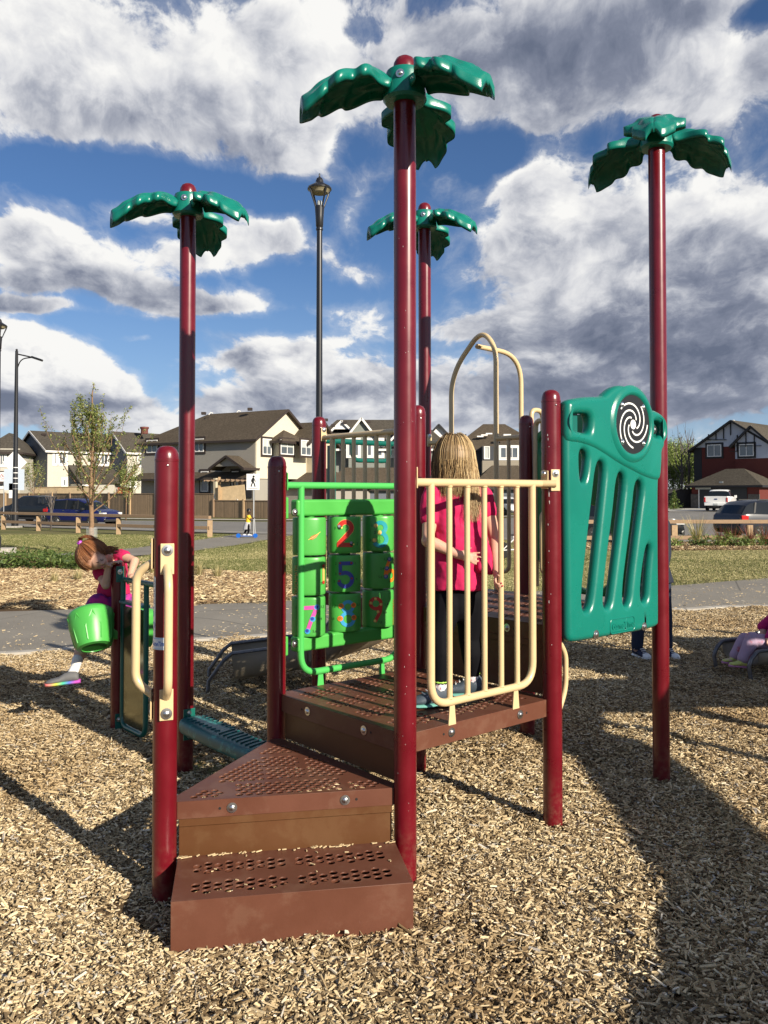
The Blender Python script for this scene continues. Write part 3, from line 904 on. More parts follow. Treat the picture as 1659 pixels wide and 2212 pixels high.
def palm(i, top, a0):
    p = G(*i); zc = top - .12
    mb = MB().lathe([(R + .001, zc - .072), (.078, zc - .070), (.088, zc - .058), (.085, zc - .03), (.078, zc), (.080, zc + .03), (.074, zc + .052), (.055, zc + .060), (R + .002, zc + .060)], p, 30)
    c = mb.build('palm_top', m_teal, play)
    for k in range(3):
        an = radians(a0 + 120 * k)
        d = V((cos(an), sin(an), 0))
        f = MB(); f.add(rotz(FM.v, an, p + Z * (zc + .012)), FM.f)
        fo = f.build('frond', m_teal, c, sub=1, sharp=0); crease_rim(fo, len(FM.v) // 2)
        an2 = an + radians(60); d2 = V((cos(an2), sin(an2), 0))
    for k in range(3):
        an = radians(a0 + 60 + 120 * k); d = V((cos(an), sin(an), 0))
        b = MB(); b.k = 0; bolt(b, p + d * .079 + Z * (zc + .015), d, .010, 0); b.build('bolt', m_steel, c)
palm((0, 0), TA, 75); palm((0, 2), TA, 87); palm((2, 2), TB, 80); palm((2, 0), TB, 10)

# ---- perforated decks: sheet with punched, lipped holes and folded skirts
def perforated(poly, holes, z, thick, skirt, name, parent, m=None, hr=.0162, skirt_edges=None):
    m = m or m_brown
    mb = MB(); nseg = 12
    loops = [[(h[0] + hr * cos(2 * pi * k / nseg), h[1] + hr * sin(2 * pi * k / nseg)) for k in range(nseg)] for h in holes]
    hv = np.array(holes) if holes else np.zeros((0, 2))
    def test(c): 
        return len(hv) and ((hv[:, 0] - c[0]) ** 2 + (hv[:, 1] - c[1]) ** 2).min() < (hr * .98) ** 2
    vv, ff = cdt_fill(poly, loops, test)
    mb.add([(q[0], q[1], z) for q in vv], ff, smooth=True)
    for (hx, hy) in holes:
        prof = [(hr, 0), (hr * .95, .0010), (hr * .90, .0002), (hr * .88, -.0022), (hr * .87, -.005)]
        vs = [(hx + r * cos(2 * pi * k / nseg), hy + r * sin(2 * pi * k / nseg), z + h) for r, h in prof for k in range(nseg)]
        fs = [(a * nseg + k, a * nseg + (k + 1) % nseg, (a + 1) * nseg + (k + 1) % nseg, (a + 1) * nseg + k) for a in range(len(prof) - 1) for k in range(nseg)]
        mb.add(vs, fs)
    n = len(poly)
    cx = sum(p[0] for p in poly) / n; cy = sum(p[1] for p in poly) / n
    ins = offset_loop(poly, .004)
    for i in range(n):
        j = (i + 1) % n
        a, b = poly[i], poly[j]
        if skirt_edges is not None and i not in skirt_edges: continue
        mb.add([(a[0], a[1], z), (b[0], b[1], z), (b[0], b[1], z - skirt), (a[0], a[1], z - skirt),
                (ins[i][0], ins[i][1], z - .004), (ins[j][0], ins[j][1], z - .004), (ins[j][0], ins[j][1], z - skirt), (ins[i][0], ins[i][1], z - skirt)],
               [(0, 1, 2, 3), (5, 4, 7, 6), (3, 2, 6, 7)], smooth=False)
    o = mb.build(name, m, parent, fix=False, sharp=30)
    weld(o, 2e-5)
    bv = o.modifiers.new('b', 'BEVEL'); bv.width = .004; bv.segments = 2; bv.limit_method = 'ANGLE'; bv.angle_limit = radians(70)
    return o

def corner_cut(c0, c1, c2, r):
    """square off a corner round a post"""
    a = (V(c0) - V(c1)).normalized(); b = (V(c2) - V(c1)).normalized(); p = V(c1)
    return [tuple((p + a * r)[:2]), tuple((p + b * r)[:2])]
def hole_groups(o, a, b, groups):
    hs = []
    for (x0, y0, ncol, nrow, sx, sy) in groups:
        for i in range(ncol):
            for j in range(nrow - (i % 2 == 0)):
                q = V(o) + a * (x0 + i * sx) + b * (y0 + (j + (.5 if i % 2 == 0 else 0)) * sy)
                hs.append((q.x, q.y))
    return hs
def deck(ci, cj, z):
    A = G(ci, cj); S = SP
    cs = [G(ci, cj), G(ci + 1, cj), G(ci + 1, cj + 1), G(ci, cj + 1)]
    poly = []
    for k in range(4): poly += corner_cut(cs[k - 1], cs[k], cs[(k + 1) % 4], .038)
    gr = []
    sx = .0375; sy = .036
    for gx in range(3):
        for gy in range(4):
            gr.append((.075 + gx * .275, .085 + gy * .212, 6 + (gx == 1), 4, sx, sy))
    hs = hole_groups(A, U, Vv, gr)
    o = perforated(poly, hs, z, .004, .078, 'deck', play)
    return o
DA, DB = .567, .900
d1 = deck(0, 0, DA); d2 = deck(1, 0, DB); d3 = deck(1, 1, DB)
def deckbolts(parent, p, q, z, nrm, fr=(.3, .72)):
    for k, t in enumerate(fr):
        b = MB(); b.k = 0; c = p.lerp(q, t) + Z * z
        bolt(b, c + nrm * .0005, nrm, .0115, 0); b.build('bolt', m_steel, parent)
        h = MB().lathe([(.005, 0), (.005, .0012)], c + (q - p).normalized() * (.045 if k else -.045) + nrm * .0002, 10, (nrm.cross(Z), Z, nrm)); h.build('bolt_hole_shade', m_dark, parent)
deckbolts(d1, G(0, 0), G(1, 0), DA - .036, -Vv, (.28, .75))
deckbolts(d1, G(0, 1), G(0, 0), DA - .036, -U, (.28, .72))
deckbolts(d2, G(1, 1), G(1, 0), DB - .04, -U, (.3, .7))
# riser panels below the decks
def riser(p, q, z0, z1, nrm, m=m_brown, inset=.06, name='riser', ledge=True):
    d = (q - p).normalized(); a = p + d * inset; b = q - d * inset
    mb = MB().box((a + b) / 2 + Z * ((z0 + z1) / 2) - nrm * .012, ((b - a).length, .006, z1 - z0), (d, nrm, Z))
    if ledge: mb.box((a + b) / 2 + Z * (z1 - .016) - nrm * .006, ((b - a).length, .008, .03), (d, nrm, Z))
    return mb.build(name, m, play, bevel=.002)
riser(G(1, 1), G(1, 0), DA + .004, DB - .078, -U)
riser(G(0, 1), G(0, 0), .367, DA - .074, -U, m_brnz, ledge=False)

# triangular tread and the first step
TZ = .363
tri = [P1, G(0, 0), G(0, 1)]
poly = []
for k in range(3): poly += corner_cut(tri[k - 1], tri[k], tri[(k + 1) % 3], .046)
e1 = (G(0, 0) - P1).normalized(); e2 = V((-e1.y, e1.x, 0))
hs = []
H3 = SP * sqrt(3) / 2
def trih():
    sx, sy = .0385, .034
    out = []
    groups = [(.105, .040, .205, .105), (.275, .035, .66, .155), (.715, .035, .83, .105), (.21, .20, .37, .46), (.40, .205, .545, .315), (.57, .20, .72, .46), (.385, .36, .53, .47), (.385, .54, .54, .68)]
    for (x0, y0, x1, y1) in groups:
        j = 0; y = y0
        while y <= y1:
            x = x0 + (j % 2) * sx / 2
            while x <= x1:
                w = (1 - y / H3) * SP / 2
                if abs(x - SP / 2) < w - .055 * 1.1: out.append((x, y))
                x += sx
            y += sy * .8; j += 1
    return out
hs = [tuple((P1 + e1 * x + e2 * y)[:2]) for x, y in trih()]
tr = perforated(poly, hs, TZ, .004, .066, 'stair_tread', play)
deckbolts(tr, P1, G(0, 0), TZ - .034, -e2, (.27, .74))
riser(P1, G(0, 0), .06, TZ - .064, -e2, m_brnz, .052)
SFL = V((-.703, 2.82, 0)); SE1 = V((.985, .172, 0)).normalized(); SE2 = V((-SE1.y, SE1.x, 0))
SW, SD, SZ = .817, .352, .171
sp_ = [SFL, SFL + SE1 * SW, SFL + SE1 * SW + SE2 * SD, SFL + SE2 * SD]
sp2 = [sp_[0], sp_[1], sp_[1] + SE2 * (SD - .055), sp_[2] - SE1 * .008, sp_[3] + SE1 * .008]
hh = hole_groups(SFL, SE1, SE2, [(.075, .055, 9, 3, .0375, .034), (.44, .055, 9, 3, .0375, .034), (.075, .205, 9, 3, .0375, .034), (.44, .205, 9, 3, .0375, .034)])
stp = perforated([tuple(p[:2]) for p in (sp_[0], sp_[1], sp_[2], sp_[3])], hh, SZ, .004, .24, 'stair_step', play, hr=.0176)

# litter caught along the back of the step
mb = MB(); r2 = random.Random(5)
for k in range(46):
    c = sp_[3].lerp(sp_[2], r2.random()) - SE2 * (.008 + abs(r2.gauss(0, .006))) + Z * (SZ + .004)
    a_ = r2.random() * 3; mb.box(c, (r2.uniform(.008, .03), r2.uniform(.002, .006), .003), (V((cos(a_ * .4 + .1), sin(a_ * .4 + .1), 0)), V((-sin(a_ * .4), cos(a_ * .4), 0)), Z))
for k in range(14):
    c = SFL + SE1 * r2.uniform(.05, .78) + SE2 * r2.uniform(.03, .33) + Z * (SZ + .004); a_ = r2.random() * 6
    mb.box(c, (r2.uniform(.006, .022), .003, .003), (V((cos(a_), sin(a_), 0)), V((-sin(a_), cos(a_), 0)), Z))
o = mb.build('chip_litter', mat('litter_wood', (.6, .46, .26), .85, var=.4, vscale=60), None, 'small wood chips caught along the back of the lowest brown step', 'wood chips', kind='stuff')

# ---- tube guard rails
def bracket(parent, c, nrm, m, up=.03, h=.085, w=.042):
    """plate on a post face nrm, centre c"""
    sd = nrm.cross(Z)
    mb = MB().box(c, (w, h, .006), (sd, Z, nrm)); o = mb.build('bracket', m, parent, bevel=.0028, seg=3)
    b = MB(); bolt(b, c + Z * up + nrm * .003, nrm, .0095, 0); b.build('bolt', m_steel, parent)
def guard_rail(p, q, ztop, zdeck, m, name='guard_rail', side=None, inner=5):
    d = (q - p).normalized(); mid = (p + q) / 2; L = (q - p).length
    side = side if side is not None else V((0, 0, 0))
    mb = MB()
    a = p + d * (R + .004) + Z * ztop; b = q - d * (R + .004) + Z * ztop
    mb.tube([a, b], .0168, 16)
    o = mb.build(name, m, play)
    zb = zdeck + .09; h = .319
    lp = fillet([mid - d * h + Z * (ztop - .004), mid - d * h + Z * zb, mid + d * h + Z * zb, mid + d * h + Z * (ztop - .004)], .10, 8)
    MB().tube(lp, .0168, 16).build('loop_frame', m, o)
    for k in range(inner):
        x = (k - (inner - 1) / 2) * .106
        t = MB().tube([mid + d * x + Z * zb, mid + d * x + Z * (ztop - .002)], .0125, 14)
        t.lathe([(.0128, -.004), (.016, 0), (.0128, .005)], mid + d * x + Z * (zb + .0155), 12)
        t.lathe([(.0128, -.004), (.0155, 0), (.0128, .004)], mid + d * x + Z * (ztop - .0165), 12)
        t.build('baluster', m, o)
    for x in (-.20, .20):
        c = mid + d * x
        MB().prism([(-.022, -.006), (.022, -.006), (.014, .078), (-.014, .078)], c + Z * zdeck - side * .004, d, Z, side if side.length else d.cross(Z), .006).build('foot_tab', m, o, bevel=.001)
    bracket(o, p + d * (R + .004) + Z * (ztop + .018), d, m)
    bracket(o, q - d * (R + .004) + Z * (ztop + .018), -d, m)
    # face plate seen on the post
    return o
gr = guard_rail(G(0, 0), G(1, 0), 1.562, DA, m_tan, side=Vv)
n4 = (-Vv - U * .55).normalized()
sd = n4.cross(Z)
pc = G(1, 0) + n4 * (R + .003) + Z * 1.578
MB().box(pc, (.044, .10, .006), (sd, Z, n4)).build('mounting_plate', m_tan, gr, bevel=.0028, seg=3)
b = MB(); bolt(b, pc + Z * .03 + n4 * .003, n4, .0095, 0); b.build('bolt', m_steel, gr)
MB().tube([G(1, 0) - U * (R + .03) + Z * 1.562, G(1, 0) + n4 * (R + .01) + Z * 1.562], .0168, 14).build('rail_end', m_tan, gr)
guard_rail(G(1, 2), G(1, 1), 1.868, DB, m_tan, side=U)

# ---- number panel between the left posts of the low deck
npan = guard_rail(G(0, 1), G(1, 1), 1.556, DA - .02, m_greenf, 'number_panel_frame', side=Vv, inner=0)
npo = G(0, 1); nd = U; nn_ = -Vv
for (z0, z1, tag_) in ((1.405, 1.487, 'a'), (.745, .818, 'b')):
    x0, x1 = .11, .81
    c = npo + nd * ((x0 + x1) / 2) + Z * ((z0 + z1) / 2) - nn_ * .020
    MB().box(c, (x1 - x0, .062, z1 - z0), (nd, nn_, Z)).build('cross_beam', m_green, npan, bevel=.014, seg=4)
    mb = MB()
    mb.box(npo + nd * .055 + Z * ((z0 + z1) / 2) - nn_ * .02, (.03, .04, (z1 - z0) * 1.3), (nd, nn_, Z)); mb.build('beam_clamp', m_green, npan, bevel=.008, seg=3)
    b = MB(); bolt(b, npo + nd * .0925 + Z * ((z0 + z1) / 2 - (.02 if tag_ == 'a' else -.01)) + nn_ * .016, nn_, .010, 0); b.build('bolt', m_steel, npan)
COLN = dict(red=mat('red_print', (.55, .03, .02), .35), teal=mat('teal_print', (.01, .30, .36), .35), blue=mat('blue_print', (.03, .05, .33), .35),
            pink=mat('pink_print', (.62, .08, .36), .35), sky=mat('light_blue_print', (.05, .33, .62), .35), orange=mat('orange_print', (.85, .22, .02), .35),
            yel=mat('yellow_print', (.85, .68, .15), .35), ink=mat('black_print', (.015, .03, .015), .4), grey=mat('grey_print', (.28, .28, .36), .35), brn=mat('brown_print', (.45, .14, .03), .4),
            gold=mat('gold_outline_print', (.70, .42, .12), .4), whit=mat('white_print', (.8, .8, .78), .4), dred=mat('dark_red_print', (.30, .03, .02), .4))
CN = list(COLN.keys()); CM = [COLN[k] for k in CN]
def ci(n): return CN.index(n)
def number_cylinder(col, row, turn, art):
    xc = .211 + col * .2245; h = (.184, .184, .19)[row]; zt = (1.398, 1.203, 1.008)[row]
    c = npo + nd * xc - nn_ * .035; z0 = zt - h
    # rounded triangular prism
    Rr = .087; n = 48; flat = []
    for k in range(n):
        th = 2 * pi * k / n
        rr = Rr * (1 - .13 * (0.5 - 0.5 * cos(3 * th)) * 1.0)
        flat.append((rr * cos(th), rr * sin(th)))
    prof = [(.955, 0), (.985, .004), (1.0, .012), (1.0, h - .012), (.985, h - .004), (.955, h)]
    th0 = turn
    # local axes: facing direction is a flat side (th = 60deg)
    base = atan2(nn_.y, nn_.x) + th0 - radians(60)
    def P(th, rr, z): return c + V((cos(base + th) * rr, sin(base + th) * rr, 0)) + Z * (z0 + z)
    mb = MB(); vs = []
    for s_, zz in prof:
        for k in range(n):
            rr = sqrt(flat[k][0] ** 2 + flat[k][1] ** 2); vs.append(P(2 * pi * k / n, rr * s_, zz))
    fs = [(i * n + k, i * n + (k + 1) % n, (i + 1) * n + (k + 1) % n, (i + 1) * n + k) for i in range(len(prof) - 1) for k in range(n)]
    fs += [tuple(reversed(range(n))), tuple((len(prof) - 1) * n + k for k in range(n))]
    mb.add(vs, fs)
    mb.lathe([(.03, -.006), (.03, h + .006)], c + Z * z0, 12)
    o = mb.build('number_cylinder', m_green, play, sharp=50)
    # surface map: x to the viewer's right, y up, on the drum
    def f(x, y, lift=.0012):
        th = radians(60) + x * 1.12 / (Rr * .9)
        rr = Rr * (1 - .13 * (0.5 - 0.5 * cos(3 * th)))
        return P(th, rr + lift, h / 2 + y * 1.12)
    a = MB(); art(a, f)
    if a.v: a.build('numeral', CM, o, sharp=0, fix=False)
def digits(a, f, lst, size=.018):
    for (t, x, y) in lst: text_mesh(a, t, (0, 0, 0), None, None, size, ci('ink'), lift=lambda u, v_, x=x, y=y: f(x + u, y + v_, .0018))
def touch(a, f, x=.07, y=-.075, size=.02, col='dred'):
    text_mesh(a, 'TOUCHMATH', (0, 0, 0), None, None, size, ci(col), lift=lambda u, v_: f(x - v_, y + u, .0018))
def spots(a, f, pts, r, c1, c2):
    for (x, y) in pts:
        disc(a, (x, y), r, lambda u, v_: f(u, v_, .0026), ci(c1)); disc(a, (x - r * .15, y + r * .15), r * .62, lambda u, v_: f(u, v_, .0034), ci(c2))
def f2(f, l): return lambda u, v_: f(u, v_, l)
def art_feather(a, f):
    a.add([f2(f, .002)(x, y) for x, y in ((-.012, -.012), (.002, -.014), (.02, -.004), (.032, .012), (.012, .008), (-.004, 0))], [(0, 1, 2, 3, 4, 5)], ci('brn'), False)
    stroke(a, [(-.016, -.014), (.01, -.001), (.038, .02)], .002, f2(f, .003), ci('yel'))
def art_2(a, f):
    pts = arc(-.002, .032, .027, 165, -25, 14) + [(-.030, -.038)]
    stroke(a, pts, .024, f2(f, .0016), ci('gold')); stroke(a, pts, .020, f2(f, .0022), ci('red'))
    stroke(a, [(-.040, -.044), (.030, -.044)], .020, f2(f, .0022), ci('red'))
    for (x, y) in ((-.027, .035), (.026, -.040)):
        disc(a, (x, y), .009, f2(f, .003), ci('ink')); disc(a, (x - .003, y + .006), .006, f2(f, .0036), ci('grey')); disc(a, (x + .008, y - .002), .004, f2(f, .0036), ci('yel'))
    digits(a, f, [('1', -.052, .026), ('2', .048, -.046)]); touch(a, f, .098)
def art_3(a, f):
    stroke(a, arc(.006, .028, .024, 150, -75, 12), .019, f2(f, .002), ci('teal')); stroke(a, arc(.004, -.026, .030, 80, -150, 14), .019, f2(f, .0024), ci('teal'))
    spots(a, f, [(-.016, .038), (.002, .006), (-.022, -.030)], .010, 'gold', 'yel'); digits(a, f, [('1', -.038, .032), ('2', -.024, .0), ('3', -.046, -.036)])
def art_5(a, f):
    stroke(a, [(.028, .047), (-.022, .047)], .017, f2(f, .002), ci('blue')); stroke(a, [(-.022, .050), (-.022, .0)], .015, f2(f, .0023), ci('blue'))
    stroke(a, arc(.0, -.026, .031, 125, -160, 16), .018, f2(f, .0026), ci('blue'))
    spots(a, f, [(.028, .047), (-.022, .047), (-.022, .0), (.030, -.022), (-.026, -.034)], .008, 'blue', 'dred'); digits(a, f, [('1', .044, .04), ('2', -.046, .04), ('3', -.046, -.006), ('4', .048, -.03), ('5', -.052, -.04)], .016)
    for k in range(5): disc(a, (.098, .05 - k * .026), .006, f2(f, .003), ci('red'))
def art_6(a, f):
    stroke(a, [(.046, .052), (.030, .01), (.026, -.02)], .015, f2(f, .002), ci('orange')); stroke(a, arc(.052, -.022, .024, 180, -100, 14), .016, f2(f, .0023), ci('orange'))
    spots(a, f, [(.046, .054), (.032, .012), (.028, -.026)], .010, 'blue', 'grey'); digits(a, f, [('1,2', .018, .05), ('3,4', .0, .006), ('5,6', -.008, -.032)], .016)
def art_7(a, f):
    stroke(a, [(-.030, .040), (.036, .043)], .017, f2(f, .002), ci('pink')); stroke(a, [(.036, .043), (.014, -.008), (-.004, -.060)], .017, f2(f, .0023), ci('pink'))
    spots(a, f, [(-.030, .040), (.036, .043), (.018, -.008), (-.004, -.060)], .012, 'sky', 'blue'); digits(a, f, [('7', -.060, .034), ('1,2', .052, .038), ('3,4', .040, -.014), ('5,6', .018, -.066)], .016)
def art_8(a, f):
    stroke(a, arc(.004, .028, .023, 0, 360, 18), .015, f2(f, .002), ci('sky')); stroke(a, arc(.004, -.027, .028, 0, 360, 18), .016, f2(f, .0024), ci('sky'))
    spots(a, f, [(-.026, .032), (.030, .034), (-.030, -.024), (.032, -.022)], .012, 'orange', 'brn'); digits(a, f, [('1,2', -.068, .026), ('3,4', .046, .03), ('5,6', -.074, -.03), ('7', .05, -.03)], .016)
def art_9(a, f):
    stroke(a, arc(-.014, .026, .024, 0, 360, 16), .016, f2(f, .002), ci('red')); stroke(a, [(.010, .026), (.006, -.012), (-.018, -.058)], .016, f2(f, .0024), ci('red'))
    spots(a, f, [(-.016, .048), (-.036, .028), (.010, .022), (-.004, -.012), (-.018, -.054)], .007, 'gold', 'yel'); digits(a, f, [('1,2', -.004, .056), ('3,4', .024, .016), ('5,6', .018, -.02), ('7,8', -.004, -.066)], .016); touch(a, f, .085, -.08, .019, 'red')
def art_1(a, f):
    stroke(a, [(.064, .045), (.064, -.025)], .012, f2(f, .002), ci('gold')); spots(a, f, [(.064, .045), (.064, -.028)], .008, 'dred', 'red'); digits(a, f, [('1', .05, .04), ('2', .048, -.036)], .016)
    text_mesh(a, 'TOUCHMATH', (0, 0, 0), None, None, .021, ci('gold'), lift=lambda u, v_: f(-.052 - v_, -.085 + u, .0018))
for (c_, r_, t_, a_) in ((0, 0, -.42, art_feather), (1, 0, -.55, art_2), (2, 0, -.6, art_3), (0, 1, -.55, art_1), (1, 1, -.6, art_5), (2, 1, -.55, art_6), (0, 2, -.62, art_7), (1, 2, -.48, art_8), (2, 2, -.62, art_9)):
    number_cylinder(c_, r_, t_, art_ := a_)

# ---- teal moulded panel with the spiral disc
tp0 = G(1, 0) - Vv * .035
OUT = [(0.037, 1.93), (0.05, 1.952), (0.121, 1.968), (0.203, 1.98), (0.321, 1.989), (0.354, 2.01), (0.398, 2.036), (0.454, 2.056), (0.511, 2.058), (0.581, 2.044), (0.64, 2.015), (0.681, 1.98), (0.712, 1.961), (0.773, 1.952), (0.836, 1.938), (0.863, 1.922), (0.866, 1.845), (0.865, 1.761), (0.839, 1.742), (0.838, 1.69), (0.831, 1.61), (0.815, 1.585), (0.812, 1.342), (0.811, 1.065), (0.810, 0.859), (0.806, 0.822), (0.66, 0.816), (0.429, 0.818), (0.234, 0.820), (0.075, 0.822), (0.046, 0.835), (0.041, 0.865), (0.041, 1.055), (0.037, 1.362), (0.033, 1.547), (0.033, 1.732), (0.033, 1.855)]
HOLES = [[(0.07, 1.891), (0.14, 1.896), (0.218, 1.896), (0.218, 1.80), (0.15, 1.806), (0.069, 1.815)],
         [(0.745, 1.893), (0.845, 1.894), (0.845, 1.81), (0.745, 1.813)],
         [(0.150, 1.722), (0.198, 1.705), (0.192, 1.64), (0.176, 1.585), (0.158, 1.575), (0.150, 1.64)],
         [(0.285, 1.672), (0.341, 1.655), (0.310, 1.484), (0.262, 1.229), (0.228, 1.042), (0.205, 0.97), (0.168, 0.965), (0.162, 1.046), (0.198, 1.232), (0.248, 1.484)],
         [(0.456, 1.620), (0.510, 1.598), (0.474, 1.417), (0.432, 1.221), (0.388, 1.029), (0.370, 0.968), (0.337, 0.965), (0.334, 1.032), (0.372, 1.224), (0.418, 1.417)],
         [(0.612, 1.580), (0.670, 1.562), (0.634, 1.414), (0.587, 1.214), (0.556, 1.083), (0.535, 0.965), (0.498, 0.960), (0.498, 1.053), (0.536, 1.216), (0.584, 1.415)],
         [(0.708, 1.245), (0.734, 1.240), (0.716, 1.14), (0.702, 1.039), (0.693, 0.972), (0.656, 0.966), (0.654, 1.042), (0.675, 1.142)]]
mb = MB()
pillow(mb, resample(OUT, .012, 2), [offset_loop(resample(h_, .008, 2), -.010 if k > 1 else 0) for k, h_ in enumerate(HOLES)], tp0, U, Z, -Vv, .060, .028, K=6)
tpan = mb.build('climbing_panel', m_teal, play); weld(tpan, 1e-4)
BAND = [(0.037, 1.93), (0.05, 1.952), (0.121, 1.968), (0.203, 1.98), (0.321, 1.989), (0.354, 2.01), (0.398, 2.036), (0.454, 2.056), (0.511, 2.058), (0.581, 2.044), (0.64, 2.015), (0.681, 1.98), (0.712, 1.961), (0.773, 1.952), (0.836, 1.938), (0.863, 1.922), (0.866, 1.845), (0.865, 1.761), (0.839, 1.742), (0.838, 1.69), (0.826, 1.600), (.80, 1.580), (.74, 1.585), (.66, 1.600), (.56, 1.628), (.44, 1.662), (.32, 1.708), (.22, 1.738), (.12, 1.752), (.05, 1.752), (.033, 1.77), (0.033, 1.855)]
mb = MB(); pillow(mb, resample(BAND, .012, 1), [resample(h_, .008, 2) for h_ in HOLES[:2]], tp0 - Vv * .004, U, Z, -Vv, .074, .030, back=False, K=6)
bnd = mb.build('top_band', m_teal, tpan); weld(bnd, 1e-4)
# recessed ring round the disc, the disc, and its rivets
dc = tp0 + U * .556 + Z * 1.864 - Vv * .039
axf = (U, Z, -Vv)
MB().lathe([(.145, -.002), (.149, .004), (.156, .011), (.166, .014), (.178, .011), (.190, .004), (.198, -.002)], dc, 48, axf).build('disc_rim', m_teal, tpan)
dsk = MB(); dsk.lathe([(.150, -.004), (.150, .003)], dc, 48, axf); dsk = dsk.build('spiral_disc', mat('black_disc', (.012, .012, .013), .45), tpan)
sp = MB()
fd = lambda x, y: dc + U * x + Z * y - Vv * .0042
disc(sp, (0, 0), .024, fd, 0, 24)
def spiral(a0, s0, s1, w0, w1, ry=1):
    pts = []
    for k in range(26):
        t = s0 + (s1 - s0) * k / 25; r = .016 + .112 * t ** .85; an = a0 + t * 3.5
        pts.append((r * cos(an), r * sin(an)))
    stroke(sp, pts, .0085, fd, 0)
for k in range(5):
    spiral(k * 2 * pi / 5 + .3, .12, 1.0 if k % 2 == 0 else .9, .006, .012)
sp.build('spiral', m_white, tpan, sharp=0, fix=False)
for sx_, sz_ in ((-1, 1), (1, 1), (-1, -1), (1, -1)):
    b = MB(); bolt(b, dc + U * (.093 * sx_) + Z * (.093 * sz_) - Vv * .003, -Vv, .0085, 0); b.build('bolt', m_steel, tpan)
for (x, z) in ((.25, .843), (.661, .839)):
    b = MB(); bolt(b, tp0 + U * x + Z * z - Vv * .030, -Vv, .0125, 0); b.build('bolt', m_steel, tpan)
b = MB(); bolt(b, tp0 + U * .812 + Z * 1.852 - Vv * .004, -Vv, .013, 0); b.build('bolt', m_steel, tpan)
MB().box(tp0 + U * .84 + Z * 1.852 + Vv * .012, (.09, .02, .1), (U, Vv, Z)).build('panel_clamp', m_teald, tpan, bevel=.004)
MB().box(tp0 + U * .10 + Z * 1.852 + Vv * .012, (.12, .02, .1), (U, Vv, Z)).build('panel_clamp', m_teald, tpan, bevel=.004)
mb = MB()
fp = lambda x, z: tp0 + U * x + Z * z - Vv * .0305
cx0, cz0 = .470, .866; lp = []
for (qx, qz, a0) in ((.085, .017, 0), (-.085, .017, 90), (-.085, -.017, 180), (.085, -.017, 270)):
    lp += [(cx0 + qx + .018 * cos(radians(a0 + 15 * k)), cz0 + qz + .018 * sin(radians(a0 + 15 * k))) for k in range(7)]
mb.tube([fp(*q) for q in lp], .003, 6, closed=True)
tx = MB(); 
text_mesh(tx, 'GameTime', (0, 0, 0), None, None, .043, 0, lift=lambda u, v_: fp(cx0 - .092 + u * .98, cz0 - .015 + v_), shear=.15, bold=.0008)
mb.build('logo_rim', m_teal, tpan)
lo = tx.build('embossed_logo', m_teal, tpan, fix=False, sharp=0); md = lo.modifiers.new('s', 'SOLIDIFY'); md.thickness = .006; md.offset = 0

# ---- opening arch over the climber on the back of the high deck
ap, aq = G(2, 2), G(2, 1)
dd = (aq - ap).normalized()
l1 = ap + dd * (SP * .287); l2 = ap + dd * (SP * .729)
arch = play and MB()
path = fillet([l1 + Z * DB, l1 + Z * 2.33, at(1040, 712, 5.60), l2 + Z * 2.46, l2 + Z * DB], [.16, .14, .10], 8)
arch.tube(path, .0168, 14)
ao = arch.build('entry_arch', m_tan, play)
midp = (ap + aq) / 2
jn = at(1030, 748, 5.66)
e3 = midp + U * .494 + V((0, 0, 0))
MB().tube(fillet([jn, e3 + Z * (jn.z - .02), e3 + Z * -.2], [.28], 10), .0168, 14).build('climber_pole', m_tan, ao)
mb = MB().box(at(1035, 748, 5.66), (.05, .03, .006), (dd, U, Z)); mb.build('gusset', m_tan, ao)
for (p, q, sgn) in ((ap, l1, 1), (l2, aq, 1)):
    mb = MB().tube([p + dd * (R if (p - ap).length < .01 else 0) + Z * 1.868, q - dd * (R if (q - aq).length < .01 else 0) + Z * 1.868], .0165, 12)
    mb.build('side_rail', m_tan, ao)
bb = l2 + dd * .105
MB().tube(fillet([bb + Z * 1.868, bb + Z * 1.02, l2 + Z * 1.02], [.05], 6), .0125, 12).build('side_loop', m_tan, ao)
bb = l1 - dd * .105
MB().tube(fillet([bb + Z * 1.868, bb + Z * 1.02, l1 + Z * 1.02], [.05], 6), .0125, 12).build('side_loop', m_tan, ao)
bracket(ao, ap + dd * (R + .003) + Z * 1.886, dd, m_tan); 
pn = (U * -.2 - Vv).normalized()
MB().box(G(2, 2) + V((.6, -.8, 0)) * (R + .003) + Z * 1.886, (.04, .085, .006), (V((.8, .6, 0)), Z, V((.6, -.8, 0)))).build('mounting_plate', m_tan, ao, bevel=.003)
# rungs of the climber under the arch
mb = MB()
for k in range(4):
    z_ = .18 + k * .2; mb.tube(fillet([e3 + Z * z_, e3 - U * .12 - dd * .16 + Z * (z_ + .02), e3 - U * .25 + dd * .02 + Z * (z_ + .04)], [.1], 5), .014, 10)
mb.build('climber_rungs', m_tan, ao, kind='stuff')
mb = MB().tube(fillet([G(2, 1) + U * .05 + Z * 1.95, G(2, 1) + U * .05 + Z * 2.04, G(2, 1) + U * .16 + Z * 2.04, G(2, 1) + U * .16 + Z * 1.3], .055, 6), .015, 12)
mb.build('grab_handle', m_tan, play)

